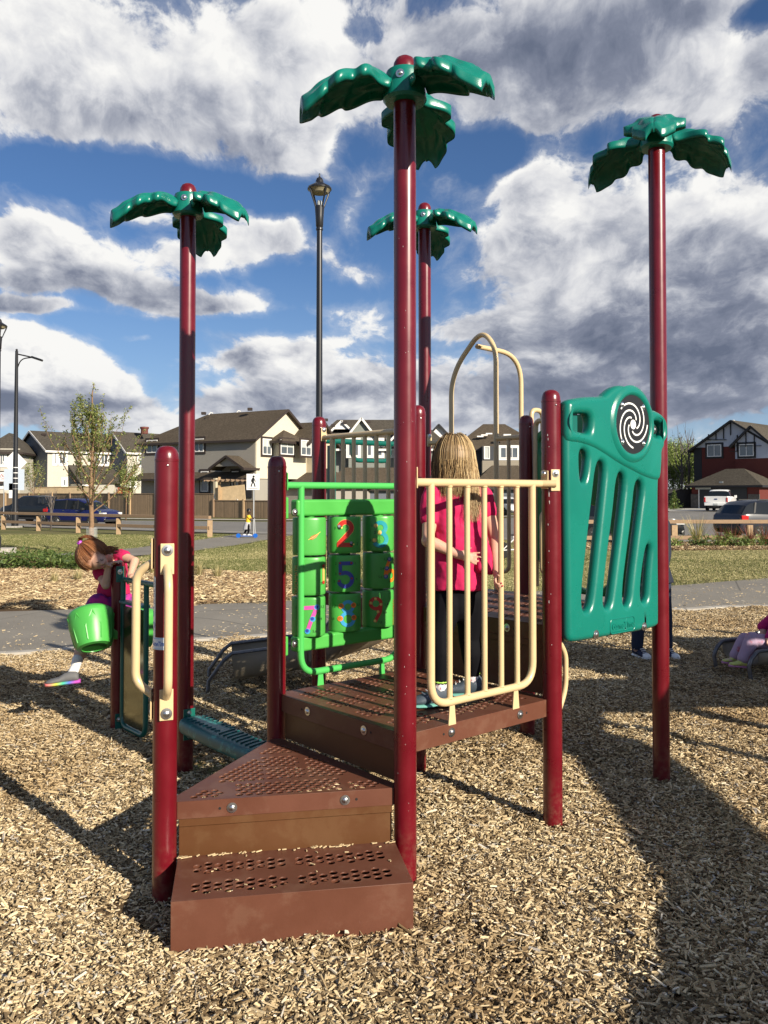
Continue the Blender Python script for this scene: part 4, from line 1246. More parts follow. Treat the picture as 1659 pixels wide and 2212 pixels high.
# ---- green slide hood on the side behind the teal panel
h0 = G(2, 1); hd = (G(2, 0) - G(2, 1)).normalized()
outl = [(.05, .93), (.87, .93), (.87, 1.80), (.82, 1.92), (.46, 2.00), (.10, 1.92), (.05, 1.80)]
opn = [(.30, .96), (.62, .96), (.62, 1.30), (.56, 1.42), (.46, 1.46), (.36, 1.42), (.30, 1.30)]
mb = MB(); pillow(mb, resample(outl, .02, 1), [resample(opn, .02, 2), resample([(.10, 1.76), (.18, 1.76), (.18, 1.86), (.10, 1.86)], .01, 1)], h0 + U * .02, hd, Z, U, .05, .014, K=3)
hood = mb.build('slide_hood', m_dgreen, play); weld(hood)
mb = MB().tube(fillet([h0 + hd * .075 + Z * .95, h0 + hd * .075 + Z * 1.96, h0 + hd * .16 - U * .02 + Z * 1.96], .07, 8), .0165, 12)
mb.tube(fillet([h0 + hd * .20 - U * .04 + Z * 1.05, h0 + hd * .20 - U * .10 + Z * 1.05, h0 + hd * .20 - U * .10 + Z * 1.40, h0 + hd * .20 - U * .04 + Z * 1.40], .05, 5), .0145, 12)
mb.build('hood_rail', m_tan, play)
mb = MB()   # tan bow below the panel by the front post
pb = G(1, 0) + U * .05 - Vv * .005
mb.tube(fillet([pb + Z * .82, pb + U * .045 - Vv * .0 + Z * .76, pb + U * .045 + Z * .60, pb - U * .01 + Z * .50], .08, 6), .0125, 12)
mb.build('foot_loop', m_tan, play)
# green tubing seen through the back rail
mb = MB(); g0, g1 = G(1, 2) + Vv * .04, G(2, 2) + Vv * .04
gd = (g1 - g0).normalized()
mb.tube([g0 + Z * 1.855, g1 + Z * 1.855], .019, 14)
mb.tube([g0 + gd * .14 + Z * .95, g0 + gd * .14 + Z * 1.855], .019, 14)
mb.tube([g1 - gd * .14 + Z * .95, g1 - gd * .14 + Z * 1.855], .019, 14)
mb.tube(fillet([g0 + gd * .30 + Z * 1.855, g0 + gd * .30 + Z * 1.735, g0 + gd * .62 + Z * 1.735, g0 + gd * .62 + Z * 1.855], .06, 6), .015, 12)
mb.build('slide_guard', m_teald, play)
mb = MB(); mb.box(g0 + gd * .115 + Z * 1.4, (.006, .05, .85), (gd, Vv, Z)); mb.build('guard_plate', m_teald, play)

# ---- beam from the tall left post to the low deck post
ba = G(0, 2) - Vv * R; bz = .29
bq = G(0, 1) + Vv * R
bd = (bq - ba).normalized(); bs = bd.cross(Z)
mb = MB(); n = 20; vs = []
secs = [0, .02, .06, .5, .94, .98, 1]
scl = [.55, .85, 1, 1.06, 1, .85, .55]
L = (bq - ba).length
for s_, k_ in zip(secs, scl):
    for k in range(n):
        th = 2 * pi * k / n
        x = .088 * k_ * (abs(cos(th)) ** .7) * (1 if cos(th) > 0 else -1); y = .052 * (abs(sin(th)) ** .8) * (1 if sin(th) > 0 else -1) * (.8 + .2 * k_)
        if y > .036: y = .036 + (y - .036) * .4
        vs.append(ba + bd * (L * s_) + bs * x + Z * (bz - .045 + y - .02 * sin(pi * s_) * 0))
fs = [(i * n + k, i * n + (k + 1) % n, (i + 1) * n + (k + 1) % n, (i + 1) * n + k) for i in range(6) for k in range(n)] + [tuple(range(n)), tuple(6 * n + k for k in range(n))]
mb.add(vs, fs)
beam = mb.build('balance_beam', m_teals, play, sub=1)
mb = MB()
for k in range(17):
    s_ = .09 + k * .051
    c = ba + bd * (L * s_) + Z * (bz - .001)
    if k < 8:
        for sg in (-1, 1): mb.tube([c + bs * (sg * .045) - bd * .008, c + bs * (sg * .045 - .026 * 1) + bd * .006 + Z * .001], .0042, 6)
    else: mb.tube([c - bs * .055 - bd * .012, c + bs * .055 + bd * .014], .0042, 6)
mb.build('grip_ridges', m_teals, beam, kind='stuff')
for (pp, dr) in ((G(0, 2), -Vv), (G(0, 1), Vv)):
    MB().box(pp + dr * (R + .002) + Z * (bz - .05), (.07, .17, .007), (dr.cross(Z), Z, dr)).build('end_bracket', m_teald, beam, bevel=.002)
    fq = (dr * .55 + V((.6, -.8, 0))).normalized()
    MB().box(pp + fq * (R + .002) + Z * (bz - .05), (.05, .17, .006), (fq.cross(Z), Z, fq)).build('end_bracket', m_teald, beam, bevel=.002)
    for zz in (-.062, .062):
        b = MB(); bolt(b, pp + fq * (R + .005) + Z * (bz - .05 + zz), fq, .008, 0); b.build('bolt', m_steel, beam)

# ---- grab handles on the first post
def grab(pos, nrm, z0, z1, reach=.075, plate=True):
    sd = nrm.cross(Z)
    o = MB().tube(fillet([pos + nrm * (R) + Z * z1, pos + nrm * (R + reach) + Z * (z1 - .045), pos + nrm * (R + reach) + Z * (z0 + .045), pos + nrm * R + Z * z0], .07, 8), .0158, 16)
    o = o.build('grab_handle', m_tan, play)
    for z_, s_ in ((z1, 1), (z0, -1)):
        c = pos + nrm * (R + .003) + Z * (z_ + s_ * .030)
        MB().box(c, (.050, .115, .006), (sd, Z, nrm)).build('mounting_plate', m_tan, o, bevel=.0028, seg=4)
        b = MB(); bolt(b, c + Z * (s_ * .032) + nrm * .003, nrm, .0125, 0); b.build('bolt', m_steel, o)
gn = V((.35, -1, 0)).normalized()
za, zb_ = at(350, 1225, 3.14).z, at(350, 1505, 3.14).z
grab(P1, gn, zb_, za, .066)
gn2 = V((-1, .12, 0)).normalized()
grab(P1, gn2, at(330, 1500, 3.2).z, at(330, 1212, 3.2).z, .072)

# ---- printed stickers wrapped on the first post
m_stk = mat('sticker_white', (.74, .80, .86), .35); m_stb = mat('sticker_blue', (.06, .18, .55), .35); m_stl = mat('sticker_light_blue', (.28, .52, .80), .35); m_stg = mat('sticker_small_print', (.22, .30, .42), .4)
def wrap(th0, zc):
    def f(x, y, lift=.0006):
        th = th0 + x / R
        return P1 + V((cos(th) * (R + lift), sin(th) * (R + lift), 0)) + Z * (zc + y)
    return f
def patch(mb, f, x0, x1, y0, y1, m, lift=.0006, n=8, rc=.0):
    vs = []; fs = []
    for k in range(n + 1):
        x = x0 + (x1 - x0) * k / n
        e = 0
        if rc:
            dxx = min(x - x0, x1 - x)
            if dxx < rc: e = rc - sqrt(max(0, rc * rc - (rc - dxx) ** 2))
        vs += [f(x, y0 + e, lift), f(x, y1 - e, lift)]
    mb.add(vs, [(2 * k, 2 * k + 2, 2 * k + 3, 2 * k + 1) for k in range(n)], m, False)
th_l = radians(200)
zt_, zb2 = at(330, 1245, 3.16).z, at(330, 1402, 3.16).z
f = wrap(th_l, (zt_ + zb2) / 2); hh_ = (zt_ - zb2) / 2
mb = MB(); patch(mb, f, -.034, .022, -hh_, hh_, 0, rc=.006, n=14)
k = 0; y = hh_ - .012
while y > .035:
    if k % 6 != 5: patch(mb, f, -.030, .018, y - .0022, y, 3, .0011, 4)
    y -= .0062; k += 1
for (t_, y_, s_) in (('5-12', .022, .040),):
    text_mesh(mb, '5', (0, 0, 0), None, None, .058, 1, lift=lambda u, v_: f(-.014 + u, -.018 + v_, .0013)); text_mesh(mb, '12', (0, 0, 0), None, None, .05, 1, lift=lambda u, v_: f(-.026 + u, -.068 + v_, .0013))
for y in (-.078, -.085, -.092, -.108): patch(mb, f, -.028, .016, y - .002, y, 2, .0011, 4)
mb.build('safety_sticker', [m_stk, m_stb, m_stl, m_stg], play, sharp=0, fix=False)
fl = wrap(radians(262), at(350, 1391, 3.14).z)
mb = MB(); patch(mb, fl, -.055, .027, -.0225, .0225, 0, .0009, 24, rc=.016); patch(mb, fl, -.052, .0245, -.020, .020, 2, .0013, 24, rc=.014); patch(mb, fl, -.050, .0225, -.0178, .0178, 0, .0017, 24, rc=.013)
text_mesh(mb, 'GameTime', (0, 0, 0), None, None, .0235, 1, lift=lambda u, v_: fl(-.047 + u * .62, -.008 + v_, .0021), shear=.25, bold=.0006)
mb.build('logo_sticker', [m_stk, m_stb, m_stl], play, sharp=0, fix=False)
# paint chips on the front right post
mb = MB(); r3 = random.Random(11)
def chipm(pos, px, py, h, w):
    rr = ray(px, py); n2 = V((rr.x, rr.y)).normalized(); c2 = V((pos.x, pos.y)); al = n2.dot(c2); d2 = c2.length_squared - al * al
    if d2 > R * R: return
    t = al - sqrt(R * R - d2); hit = n2 * t; th = atan2(hit.y - pos.y, hit.x - pos.x); z = EYE + rr.z / V((rr.x, rr.y)).length * t
    pts = []
    for k in range(9):
        an = 2 * pi * k / 9; q = r3.uniform(.55, 1.1)
        pts.append(pos + V((cos(th + w * q * cos(an) / R), sin(th + w * q * cos(an) / R), 0)) * (R + .0005) + Z * (z + h * q * sin(an)))
    mb.add(pts, [tuple(range(9))], smooth=False)
for (x, y, h, w) in ((1183, 940, .006, .003), (1184, 948, .009, .0016), (1186, 965, .003, .002), (1187, 1000, .003, .0015), (1186, 1068, .018, .0022), (1187, 1085, .010, .0022), (1184, 1133, .007, .0020), (1186, 1190, .005, .0022), (1186, 1300, .010, .0024), (1190, 1283, .003, .0012), (1185, 1215, .003, .0015), (1192, 1393, .002, .002)):
    chipm(G(1, 0), x, y, h, w)
for _ in range(26):
    chipm(G(0, 0), 850 + r3.random() * 46, r3.uniform(500, 1800), r3.uniform(.001, .004), .0008)
mb.build('paint_chips', mat('bare_primer', (.62, .58, .56), .6), play, kind='stuff', fix=False, sharp=0)

# ---- climbing frame and drums at the left
pgp = G(0, 3); pld = (G(0, 2) - pgp).normalized()
zt1 = at(264, 1252, 5.36).z
mb = MB().tube([pgp + pld * R + Z * zt1, G(0, 2) - pld * R + Z * zt1], .0165, 14)
fr = mb.build('frame_top_tube', m_teald, play)
zl = at(262, 1570, 5.36).z
x1_, x2_ = .072, .41
lp = fillet([pgp + pld * x1_ + Z * zt1, pgp + pld * x1_ + Z * (zl + .0), pgp + pld * x2_ + Z * (zl), pgp + pld * x2_ + Z * zt1], .075, 8)
MB().tube(lp, .0165, 14).build('loop_frame', m_teald, fr)
zs = at(262, 1303, 5.3).z
MB().box(pgp + pld * ((x1_ + x2_) / 2) + Z * zs, (x2_ - x1_, .06, .02), (pld, pld.cross(Z), Z)).build('foot_bar', m_teals, fr, bevel=.006)
MB().box(pgp + pld * ((x1_ + x2_) / 2) + Z * ((zs + zl) / 2), (x2_ - x1_ - .03, .008, zs - zl - .05), (pld, pld.cross(Z), Z)).build('mirror_panel', mat('mirror_plastic', (.16, .17, .11), .15, metal=.8, var=.12, vscale=5), fr)
for zz in (zt1 + .03, zl + .02):
    fq = (pld * .8 + V((.3, -.9, 0))).normalized()
    MB().box(pgp + fq * (R + .002) + Z * zz, (.05, .10, .008), (fq.cross(Z), Z, fq)).build('bracket', m_teald, fr, bevel=.002)
    b = MB(); bolt(b, pgp + fq * (R + .005) + Z * (zz + .015), fq, .010, 0); b.build('bolt', m_steel, fr)
def drum(c, axis, r0, r1, h):
    """hollow moulded drum: axis points from the open small end to the wide top"""
    n = axis.normalized(); a = n.cross(Z).normalized(); b = n.cross(a)
    t = .012
    prof = [(r1 - .028, .0), (r1, .004), (r1 + .004, .016), (r0 * .90 + r1 * .1, h * .55), (r0, h * .82), (r0, h * .90), (r0 - .012, h * .95), (r0 * .8, h), (1e-5, h + .01)]
    mb = MB().lathe(prof[1:], c, 28, (a, b, n))
    mb2 = []
    inner = [(r1 - .028, .002), (r1 - .032, .02), (r1 - .03, h * .5), (1e-5, h * .9)]
    mb.lathe([(r1, .004), (r1 - .028, .0)] + inner[1:], c, 28, (a, b, n), 0)
    o = mb.build('drum', m_green, play, sharp=45)
    g = MB()
    for k in range(9):
        an = 2 * pi * k / 9; an2 = an + 2 * pi / 18
        def q(an_, hh__):
            rr = (r1 + (r0 - r1) * (hh__ / (h * .82)) ** .8) + .0015
            return c + (a * cos(an_) + b * sin(an_)) * rr + n * hh__
        g.tube([q(an, h * .10), q(an, h * .30), q(an, h * .44)], .0042, 5)
        g.tube([q(an, h * .44), q(an2, h * .80)], .0042, 5); g.tube([q(an, h * .44), q(an - (an2 - an), h * .80)], .0042, 5)
    g.build('grooves', m_green, o, kind='stuff')
    return o
dc1 = at(204, 1399, 5.20)
drum(dc1, V((-.26, .40, .86)), .138, .104, .245)
MB().bar(pgp + Z * at(240, 1380, 5.4).z, dc1 + V((.02, .12, .10)), .05, .05).build('drum_arm', m_green, play, bevel=.008)
dc2 = at(296, 1395, 5.95)
drum(dc2, V((.12, .1, 1)), .125, .095, .26)
MB().bar(pgp + Z * at(240, 1370, 5.4).z, dc2 + Z * .14, .05, .05).build('drum_arm', m_green, play, bevel=.008)

# ---- tan slide running off the back of the high deck
m_slide = mat('tan_slide_plastic', (.26, .22, .16), .5, var=.12, vscale=6)
m_rim = mat('worn_metal_rim', (.16, .16, .17), .32, metal=.7, var=.3, vscale=25)
def slide(path, w, parent, name, rimpath=None, wall=.11, m=m_slide):
    """trough swept along a path; rims are tubes on both sides"""
    pts = fillet(path, .6, 10); mb = MB(); vs = []; n = len(pts); sec = [(-w / 2, wall), (-w / 2 + .01, .03), (-w / 2 + .06, .004), (0, 0), (w / 2 - .06, .004), (w / 2 - .01, .03), (w / 2, wall)]
    L = []; Rr = []
    for i, p in enumerate(pts):
        t = (pts[min(n - 1, i + 1)] - pts[max(0, i - 1)]); s_ = t.cross(Z).normalized(); up = s_.cross(t.normalized())
        for (x, y) in sec: vs.append(p + s_ * x + up * y)
        L.append(p + s_ * (-w / 2) + up * wall); Rr.append(p + s_ * (w / 2) + up * wall)
    k = len(sec)
    mb.add(vs, [(i * k + j, i * k + j + 1, (i + 1) * k + j + 1, (i + 1) * k + j) for i in range(n - 1) for j in range(k - 1)])
    o = mb.build(name, m, parent, sharp=0); md = o.modifiers.new('s', 'SOLIDIFY'); md.thickness = .012; md.offset = 1
    return o, L, Rr, pts

# ---- slides
s1, L1, R1, pts1 = slide([(-.06, 5.60, .90), (-.02, 6.15, .62), (-.22, 6.58, .28), (-.65, 6.72, .16), (-1.17, 6.62, .11)], .44, play, 'slide', wall=.20)
for rim in (L1, R1):
    e = rim[-1]; dn = (pts1[-1] - pts1[-3]); dn.z = 0; dn.normalize()
    MB().tube(rim + [e + dn * .06 + Z * -.05, e + dn * .17 + Z * -.20, e + dn * .18 - Z * .38], .015, 10).build('slide_rim', m_rim, s1)
sdir = -1
mb = MB()
for i in range(14, len(pts1) - 9):
    for rim in (L1, R1):
        if i % 1 == 0:
            a = rim[i]; c_ = pts1[i]; out_ = (a - c_); out_.z = 0; out_.normalize()
            mb.tube([a + out_ * .006 - Z * .02, a + out_ * .012 - Z * .17], .010, 6)
mb.build('side_ribs', m_slide, s1, kind='stuff')

tower = thing('climbing_tower', 'second play structure, unseen part placed for its shadow, with tan slide coming in at the edge beyond the tall right post', 'play structure', (4.6, 4.6, 0))
TB_ = [(4.15, 2.7), (5.05, 2.7), (5.05, 3.6), (4.15, 3.6), (4.2, 4.9), (5.3, 4.9), (4.3, 6.2), (5.3, 6.2), (4.5, 7.3), (5.4, 7.3)]  # posts out of view, placed with their decks and panels for the shade they cast
for k, (x, y) in enumerate(TB_):
    MB().lathe([(R, -.2), (R, 3.3 if k < 4 else 2.4), (R * .6, 3.33 if k < 4 else 2.43)], (x, y, 0), 20).build('post', m_red, tower)
for (x0, x1, y0, y1, z) in ((4.15, 5.05, 2.7, 3.6, 2.0), (4.2, 5.3, 3.6, 4.9, 1.5), (4.3, 5.3, 4.9, 7.3, .95)):
    MB().box(((x0 + x1) / 2, (y0 + y1) / 2, z), (x1 - x0, y1 - y0, .07)).build('deck', m_brown, tower)
for (x0, x1, y, z0, z1) in ((4.2, 5.3, 4.95, 1.55, 2.3), (4.35, 5.25, 4.3, 1.55, 2.35)):
    MB().box(((x0 + x1) / 2, y, (z0 + z1) / 2), (x1 - x0 - .1, .05, z1 - z0)).build('side_panel', m_teal, tower, bevel=.02)
for (y0, y1, zb) in ((4.95, 6.15, .95), (6.25, 7.25, .95)):
    mb = MB(); mb.tube([(4.28, y0, zb + .85), (4.38, y1, zb + .85)], .0165, 10)
    for k in range(6):
        y = lerp(y0 + .08, y1 - .08, k / 5); mb.tube([(4.3, y, zb + .05), (4.3, y, zb + .85)], .0125, 8)
    mb.build('guard_rail', m_tan, tower, kind='stuff')
s2, L2, R2, pts2 = slide([(4.45, 7.28, .95), (4.0, 7.26, .60), (3.55, 7.2, .26), (3.2, 7.14, .14), (2.98, 7.10, .12)], .50, tower, 'slide', wall=.12)
for rim in (L2, R2):
    e = rim[-1]; dn = (pts2[-1] - pts2[-3]); dn.z = 0; dn.normalize()
    MB().tube(rim + [e + dn * .05 + Z * -.05, e + dn * .08 + Z * -.12, e + dn * .04 - Z * .34], .017, 10).build('slide_rim', m_rim, s2)
MB().tube([pts2[-8] + V((0, -.2, 0)), pts2[-8] + V((.1, -.2, -.3))], .015, 8).build('slide_leg', m_rim, s2)
# unseen high winding slide, added and shaped so its shadow crosses the chips
def lift(sx, sy, h): return (sx + h * 1.492, sy - h * 1.608, h)
s3, L3, R3, pts3 = slide([(4.35, 2.9, 2.02), lift(1.15, 5.4, 1.88), lift(1.48, 4.7, 1.68), lift(1.54, 3.9, 1.38), lift(1.45, 3.1, 1.08), lift(1.22, 2.45, .80), lift(1.08, 2.05, .62), (2.35, .55, .34), (2.9, .1, .14)], .56, tower, 'slide', wall=.16)

# ================================================================== street lamps
def lantern_lamp(X, Y, ztop, label, group, zbase=None):
    zb = gz(X, Y) if zbase is None else zbase
    t = thing('street_lamp', label, 'street lamp', (X, Y, zb), group)
    P = V((X, Y, 0)); s = .435 / .44
    H = ztop
    MB().lathe([(.115, zb - .2), (.115, zb + .5), (.075, zb + .62), (.062, zb + 2), (.050, H - 1.02)], P, 20).build('pole', m_black, t)
    MB().lathe([(.062, H - 1.03), (.066, H - 1.01), (.055, H - .98), (.066, H - .96), (.074, H - .78), (.086, H - .62), (.088, H - .60), (.04, H - .60)], P, 20).build('neck', m_black, t)
    MB().lathe([(.215, H - .30), (.218, H - .28), (.20, H - .255), (.13, H - .215), (.075, H - .175), (.065, H - .13), (.05, H - .095), (.02, H - .075), (.012, H - .05), (.016, H - .03), (.010, H - .012), (1e-5, H)], P, 28).build('hood', m_black, t)
    MB().lathe([(.205, H - .30), (.165, H - .335), (.15, H - .36), (.02, H - .34)], P, 28).build('reflector', mat('lamp_reflector', (.32, .28, .18), .4), t)
    for k in range(4):
        an = radians(38 + 90 * k); d = V((cos(an), sin(an), 0))
        MB().tube([P + d * .21 + Z * (H - .27), P + d * .18 + Z * (H - .38), P + d * .13 + Z * (H - .50), P + d * .085 + Z * (H - .62)], [.022, .018, .015, .014], 8).build('arm', m_black, t)
    MB().lathe([(.045, H - .60), (.045, H - .53), (.035, H - .50), (.01, H - .495)], P, 14).build('lamp_cell', mat('lamp_cell_grey', (.45, .47, .45), .35), t)
    return t
LG = 'lantern street lamps'
pz = at(688, 374, 15.0)
lantern_lamp(pz.x + .02, 15.0, pz.z, 'tall black lantern lamp rising between two palm posts, behind the tan back rail', LG)
pz = at(0, 683, 24.7)
lp2 = lantern_lamp(at(-6, 1100, 24.7).x, 24.7, pz.z, 'black lantern lamp on a concrete footing at the edge of the lawn beside the junipers', LG)
q = at(1, 1100, 24.7); MB().box((q.x + .05, 24.7, gz(q.x, 24.7) + .02), (.62, .62, .34)).build('footing', m_conc, lp2, bevel=.02)
# cobra-head lamp by the street
X, Y = at(32, 1139, 50).x, 50; zb = gz(X, Y)
t = thing('street_lamp', 'black street lamp with curved arm and white bands, behind the rail fence', 'street lamp', (X, Y, zb))
ht = at(34, 757, 50).z
MB().lathe([(.20, zb - .1), (.20, zb + .9), (.16, zb + 1.2), (.13, zb + 5), (.085, ht - .1), (.09, ht - .06), (.04, ht)], (X, Y, 0), 16).build('pole', m_black, t)
MB().ball((X, Y, ht + .03), .07).build('finial', m_black, t)
MB().box((X, Y, zb), (.75, .75, .16)).build('footing', m_conc, t, bevel=.02)
a0_, a1_ = at(34, 764, 50), at(70, 772, 50)
MB().tube([a0_, a1_], .04, 8).build('arm', m_black, t)
MB().tube(fillet([at(34, 805, 50), at(45, 775, 50), a1_], 1.0, 8), .035, 8).build('brace', m_black, t)
h1, h2 = at(68, 771, 50), at(92, 779, 50)
MB().bar(h1, h2, .26, .13).build('lamp_head', m_black, t, bevel=.05)
for k in range(6):
    z_ = at(34, 1010 + k * 11.5, 50).z
    MB().lathe([(.15, z_ - .02), (.152, z_), (.15, z_ + .02)], (X, Y, 0), 16).build('band', m_white, t)

# ================================================================== signs
m_sign = mat('sign_back_aluminium', (.55, .58, .62), .4, metal=.3); m_signw = mat('sign_white', (.80, .80, .80), .5)
m_gal = mat('galvanised_steel', (.42, .43, .44), .45, metal=.6)
def sign_post(px, Yd, ytop, label, name='road_sign', cat='sign', ybot=None):
    p = at(px, 1100, Yd); zb = gz(p.x, Yd)
    t = thing(name, label, cat, (p.x, Yd, zb))
    zt = at(px, ytop, Yd).z
    MB().tube([(p.x, Yd, zb - .2), (p.x, Yd, zt)], .03, 8).build('pole', m_gal, t)
    return t, p.x, Yd
t, X, Y = sign_post(548, 39, 1022, 'white sign with a black walking figure on a thin pole by the scooter rider')
c = at(546.5, 1041, Y - .05)
MB().box((c.x, Y - .05, c.z), (.60, .012, .74)).build('sign_plate', m_signw, t, bevel=.004)
ink = mat('sign_black', (.01, .01, .01), .5); mb = MB()
f = lambda x, y: V((c.x + x, Y - .0605, c.z + y))
disc(mb, (.03, .25), .052, f, 0)
stroke(mb, [(.02, .19), (-.005, .0)], .10, f, 0)
stroke(mb, [(-.005, .02), (.06, -.08), (.10, -.22)], .055, f, 0); stroke(mb, [(-.005, .02), (-.05, -.10), (-.09, -.22)], .055, f, 0)
stroke(mb, [(.02, .17), (.09, .08), (.11, .0)], .035, f, 0); stroke(mb, [(.0, .17), (-.07, .09), (-.06, -.0)], .035, f, 0)
stroke(mb, [(-.22, -.29), (.22, -.29)], .02, f, 0)
mb.build('walking_symbol', ink, t, sharp=0, fix=False)
X0 = at(32, 1050, 52)
t = thing('road_sign', 'white diamond sign above a pale plate, behind the banded lamp pole', 'sign', (X0.x, 52, gz(X0.x, 52)))
MB().tube([(X0.x, 52, gz(X0.x, 52)), (X0.x, 52, at(32, 985, 52).z)], .035, 8).build('pole', m_gal, t)
c = at(31.5, 999, 51.9); r_ = .76
MB().prism([(-r_, 0), (0, -r_), (r_, 0), (0, r_)], c, V((1, 0, 0)), Z, V((0, 1, 0)), .012).build('sign_plate', m_signw, t)
c = at(30.5, 1036, 51.9); MB().box((c.x, 51.9, c.z), (1.25, .012, 1.3)).build('sign_plate', mat('sign_back_blue', (.50, .57, .66), .4), t)
c = at(28, 1060, 51.9); MB().box((c.x, 51.9, c.z), (.5, .012, .9)).build('sign_plate', m_signw, t)
t, X, Y = sign_post(8, 55, 1022, 'small white no parking sign on a thin pole by the brown fence')
c = at(6.5, 1030, 54.95); MB().box((c.x, 54.94, c.z), (.45, .012, .6)).build('sign_plate', m_signw, t)
mb = MB(); f = lambda x, y: V((c.x + x, 54.93, c.z + y)); stroke(mb, arc(0, .04, .15, 0, 360, 16), .03, f, 0); stroke(mb, [(-.1, .14), (.1, -.06)], .03, f, 0); text_mesh(mb, 'P', (0, 0, 0), None, None, .2, 1, lift=lambda u, v: f(-.06 + u, -.03 + v)); stroke(mb, [(-.15, -.2), (.15, -.2)], .03, f, 0)
mb.build('no_parking_symbol', [mat('sign_red', (.6, .02, .02), .5), ink], t, sharp=0, fix=False)

# ================================================================== rail fences
m_rail = mat('stained_rail_wood', (.30, .20, .12), .8, var=.25, vscale=6, stretch=(1, 8, 8), bump=(30, .3, .004)); m_postw = mat('stained_post_wood', (.42, .29, .17), .8, var=.2, vscale=9)
def rail_fence(pts, label, posts=None):
    t = thing('rail_fence', label, 'fence', (pts[0][0], pts[0][1], gz(*pts[0])))
    for (x, y) in pts:
        z = gz(x, y); MB().box((x, y, z + .36), (.22, .15, .82)).build('post', m_postw, t, bevel=.01)
    for k in range(len(pts) - 1):
        (x0, y0), (x1, y1) = pts[k], pts[k + 1]
        for h, dz in ((.90, 0), (.42, 0)):
            if h < .5 and pts[0][0] > 5: h = .30
            a = V((x0, y0 - (.09 if h < .6 else 0), gz(x0, y0) + h)); b = V((x1, y1 - (.09 if h < .6 else 0), gz(x1, y1) + h))
            MB().bar(a, b, .05 if h < .6 else .20, .15 if h < .6 else .14).build('rail', m_rail, t, bevel=.008)
    return t
FPTS = [(-24.2, 49.4), (-21.3, 47.4), (-18.6, 45.6), (-15.7, 43.5), (-13.1, 41.8), (-10.8, 40.3), (-8.0, 38.9)]
rail_fence(FPTS, 'brown two rail wooden fence in front of the two parked dark cars')
rail_fence([(5.2, 31.6), (8.1, 31.9), (11.0, 32.1), (13.9, 32.2), (16.8, 32.3), (19.7, 32.5)], 'brown rail fence crossing behind the red twigged shrubs at the right')

# ================================================================== plants
m_leafg = bpy.data.materials.new('spring_leaf'); m_leafg.use_nodes = True
N = NT(m_leafg.node_tree); b_ = N.n['Principled BSDF']
a_ = N.new('ShaderNodeAttribute', attribute_name='tone')
N.l.new(N.ramp(a_.outputs['Fac'], [(0, (.06, .085, .02)), (.5, (.20, .24, .06)), (1, (.42, .44, .16))]), b_.inputs['Base Color'])
b_.inputs['Roughness'].default_value = .6
tr_ = N.new('ShaderNodeBsdfTranslucent'); tr_.inputs[0].default_value = (.22, .30, .05, 1)
mx = N.new('ShaderNodeMixShader', {0: .3, 1: b_.outputs[0], 2: tr_.outputs[0]}); N.l.new(mx.outputs[0], N.n['Material Output'].inputs[0])
def foliage_mat(name, lo, mid, hi):
    m = m_leafg.copy(); m.name = name
    r = [n for n in m.node_tree.nodes if n.type == 'VALTORGB'][0]
    for e, c in zip(r.color_ramp.elements, (lo, mid, hi)): e.color = (*c, 1)
    return m
m_conif = foliage_mat('juniper_leaf', (.03, .06, .015), (.09, .14, .03), (.22, .28, .08))
m_drygr = foliage_mat('dry_ornamental_grass', (.30, .23, .10), (.52, .42, .20), (.72, .62, .36))
m_aspen = foliage_mat('pale_green_leaf', (.10, .15, .035), (.24, .31, .08), (.40, .47, .16))
m_twigr = foliage_mat('red_twig', (.08, .012, .012), (.16, .025, .022), (.25, .06, .04))
m_twigy = foliage_mat('yellow_twig', (.35, .26, .10), (.52, .42, .20), (.7, .6, .35))
m_bark = mat('young_bark', (.22, .135, .075), .85, var=.3, vscale=14, bump=(50, .5, .004))
m_barkg = mat('grey_bark', (.13, .11, .10), .9, var=.3)
def leaves_obj(name, pts, size, m, parent, rr, flat=False, label=None, cat=None, kind=None, elong=1.0):
    vs = []; fs = []; tn = []
    for (p, tone) in pts:
        q = Quaternion((rr.gauss(0, 1), rr.gauss(0, 1), rr.gauss(0, 1)), rr.random() * 6.28) if not flat else Quaternion((0, 0, 1), rr.random() * 6.28)
        s = size * rr.uniform(.6, 1.3); o = len(vs)
        for c in ((-s * elong, 0, 0), (0, -s * .5, s * .12), (s * elong, 0, 0), (0, s * .5, s * .12)): vs.append(tuple(p + q @ V(c)))
        fs.append((o, o + 1, o + 2, o + 3)); tn.append(min(1, max(0, tone + rr.gauss(0, .15))))
    me = bpy.data.meshes.new(name)
    if parent is not None:
        g0 = ORG[parent.name]; vs = [(v[0] - g0.x, v[1] - g0.y, v[2] - g0.z) for v in vs]
    me.from_pydata(vs, [], fs); me.materials.append(m); tone_attr(me, tn)
    ob = bpy.data.objects.new(name, me); COL.objects.link(ob)
    if parent is not None: ob.parent = parent
    return tag(ob, label, cat, None, kind)
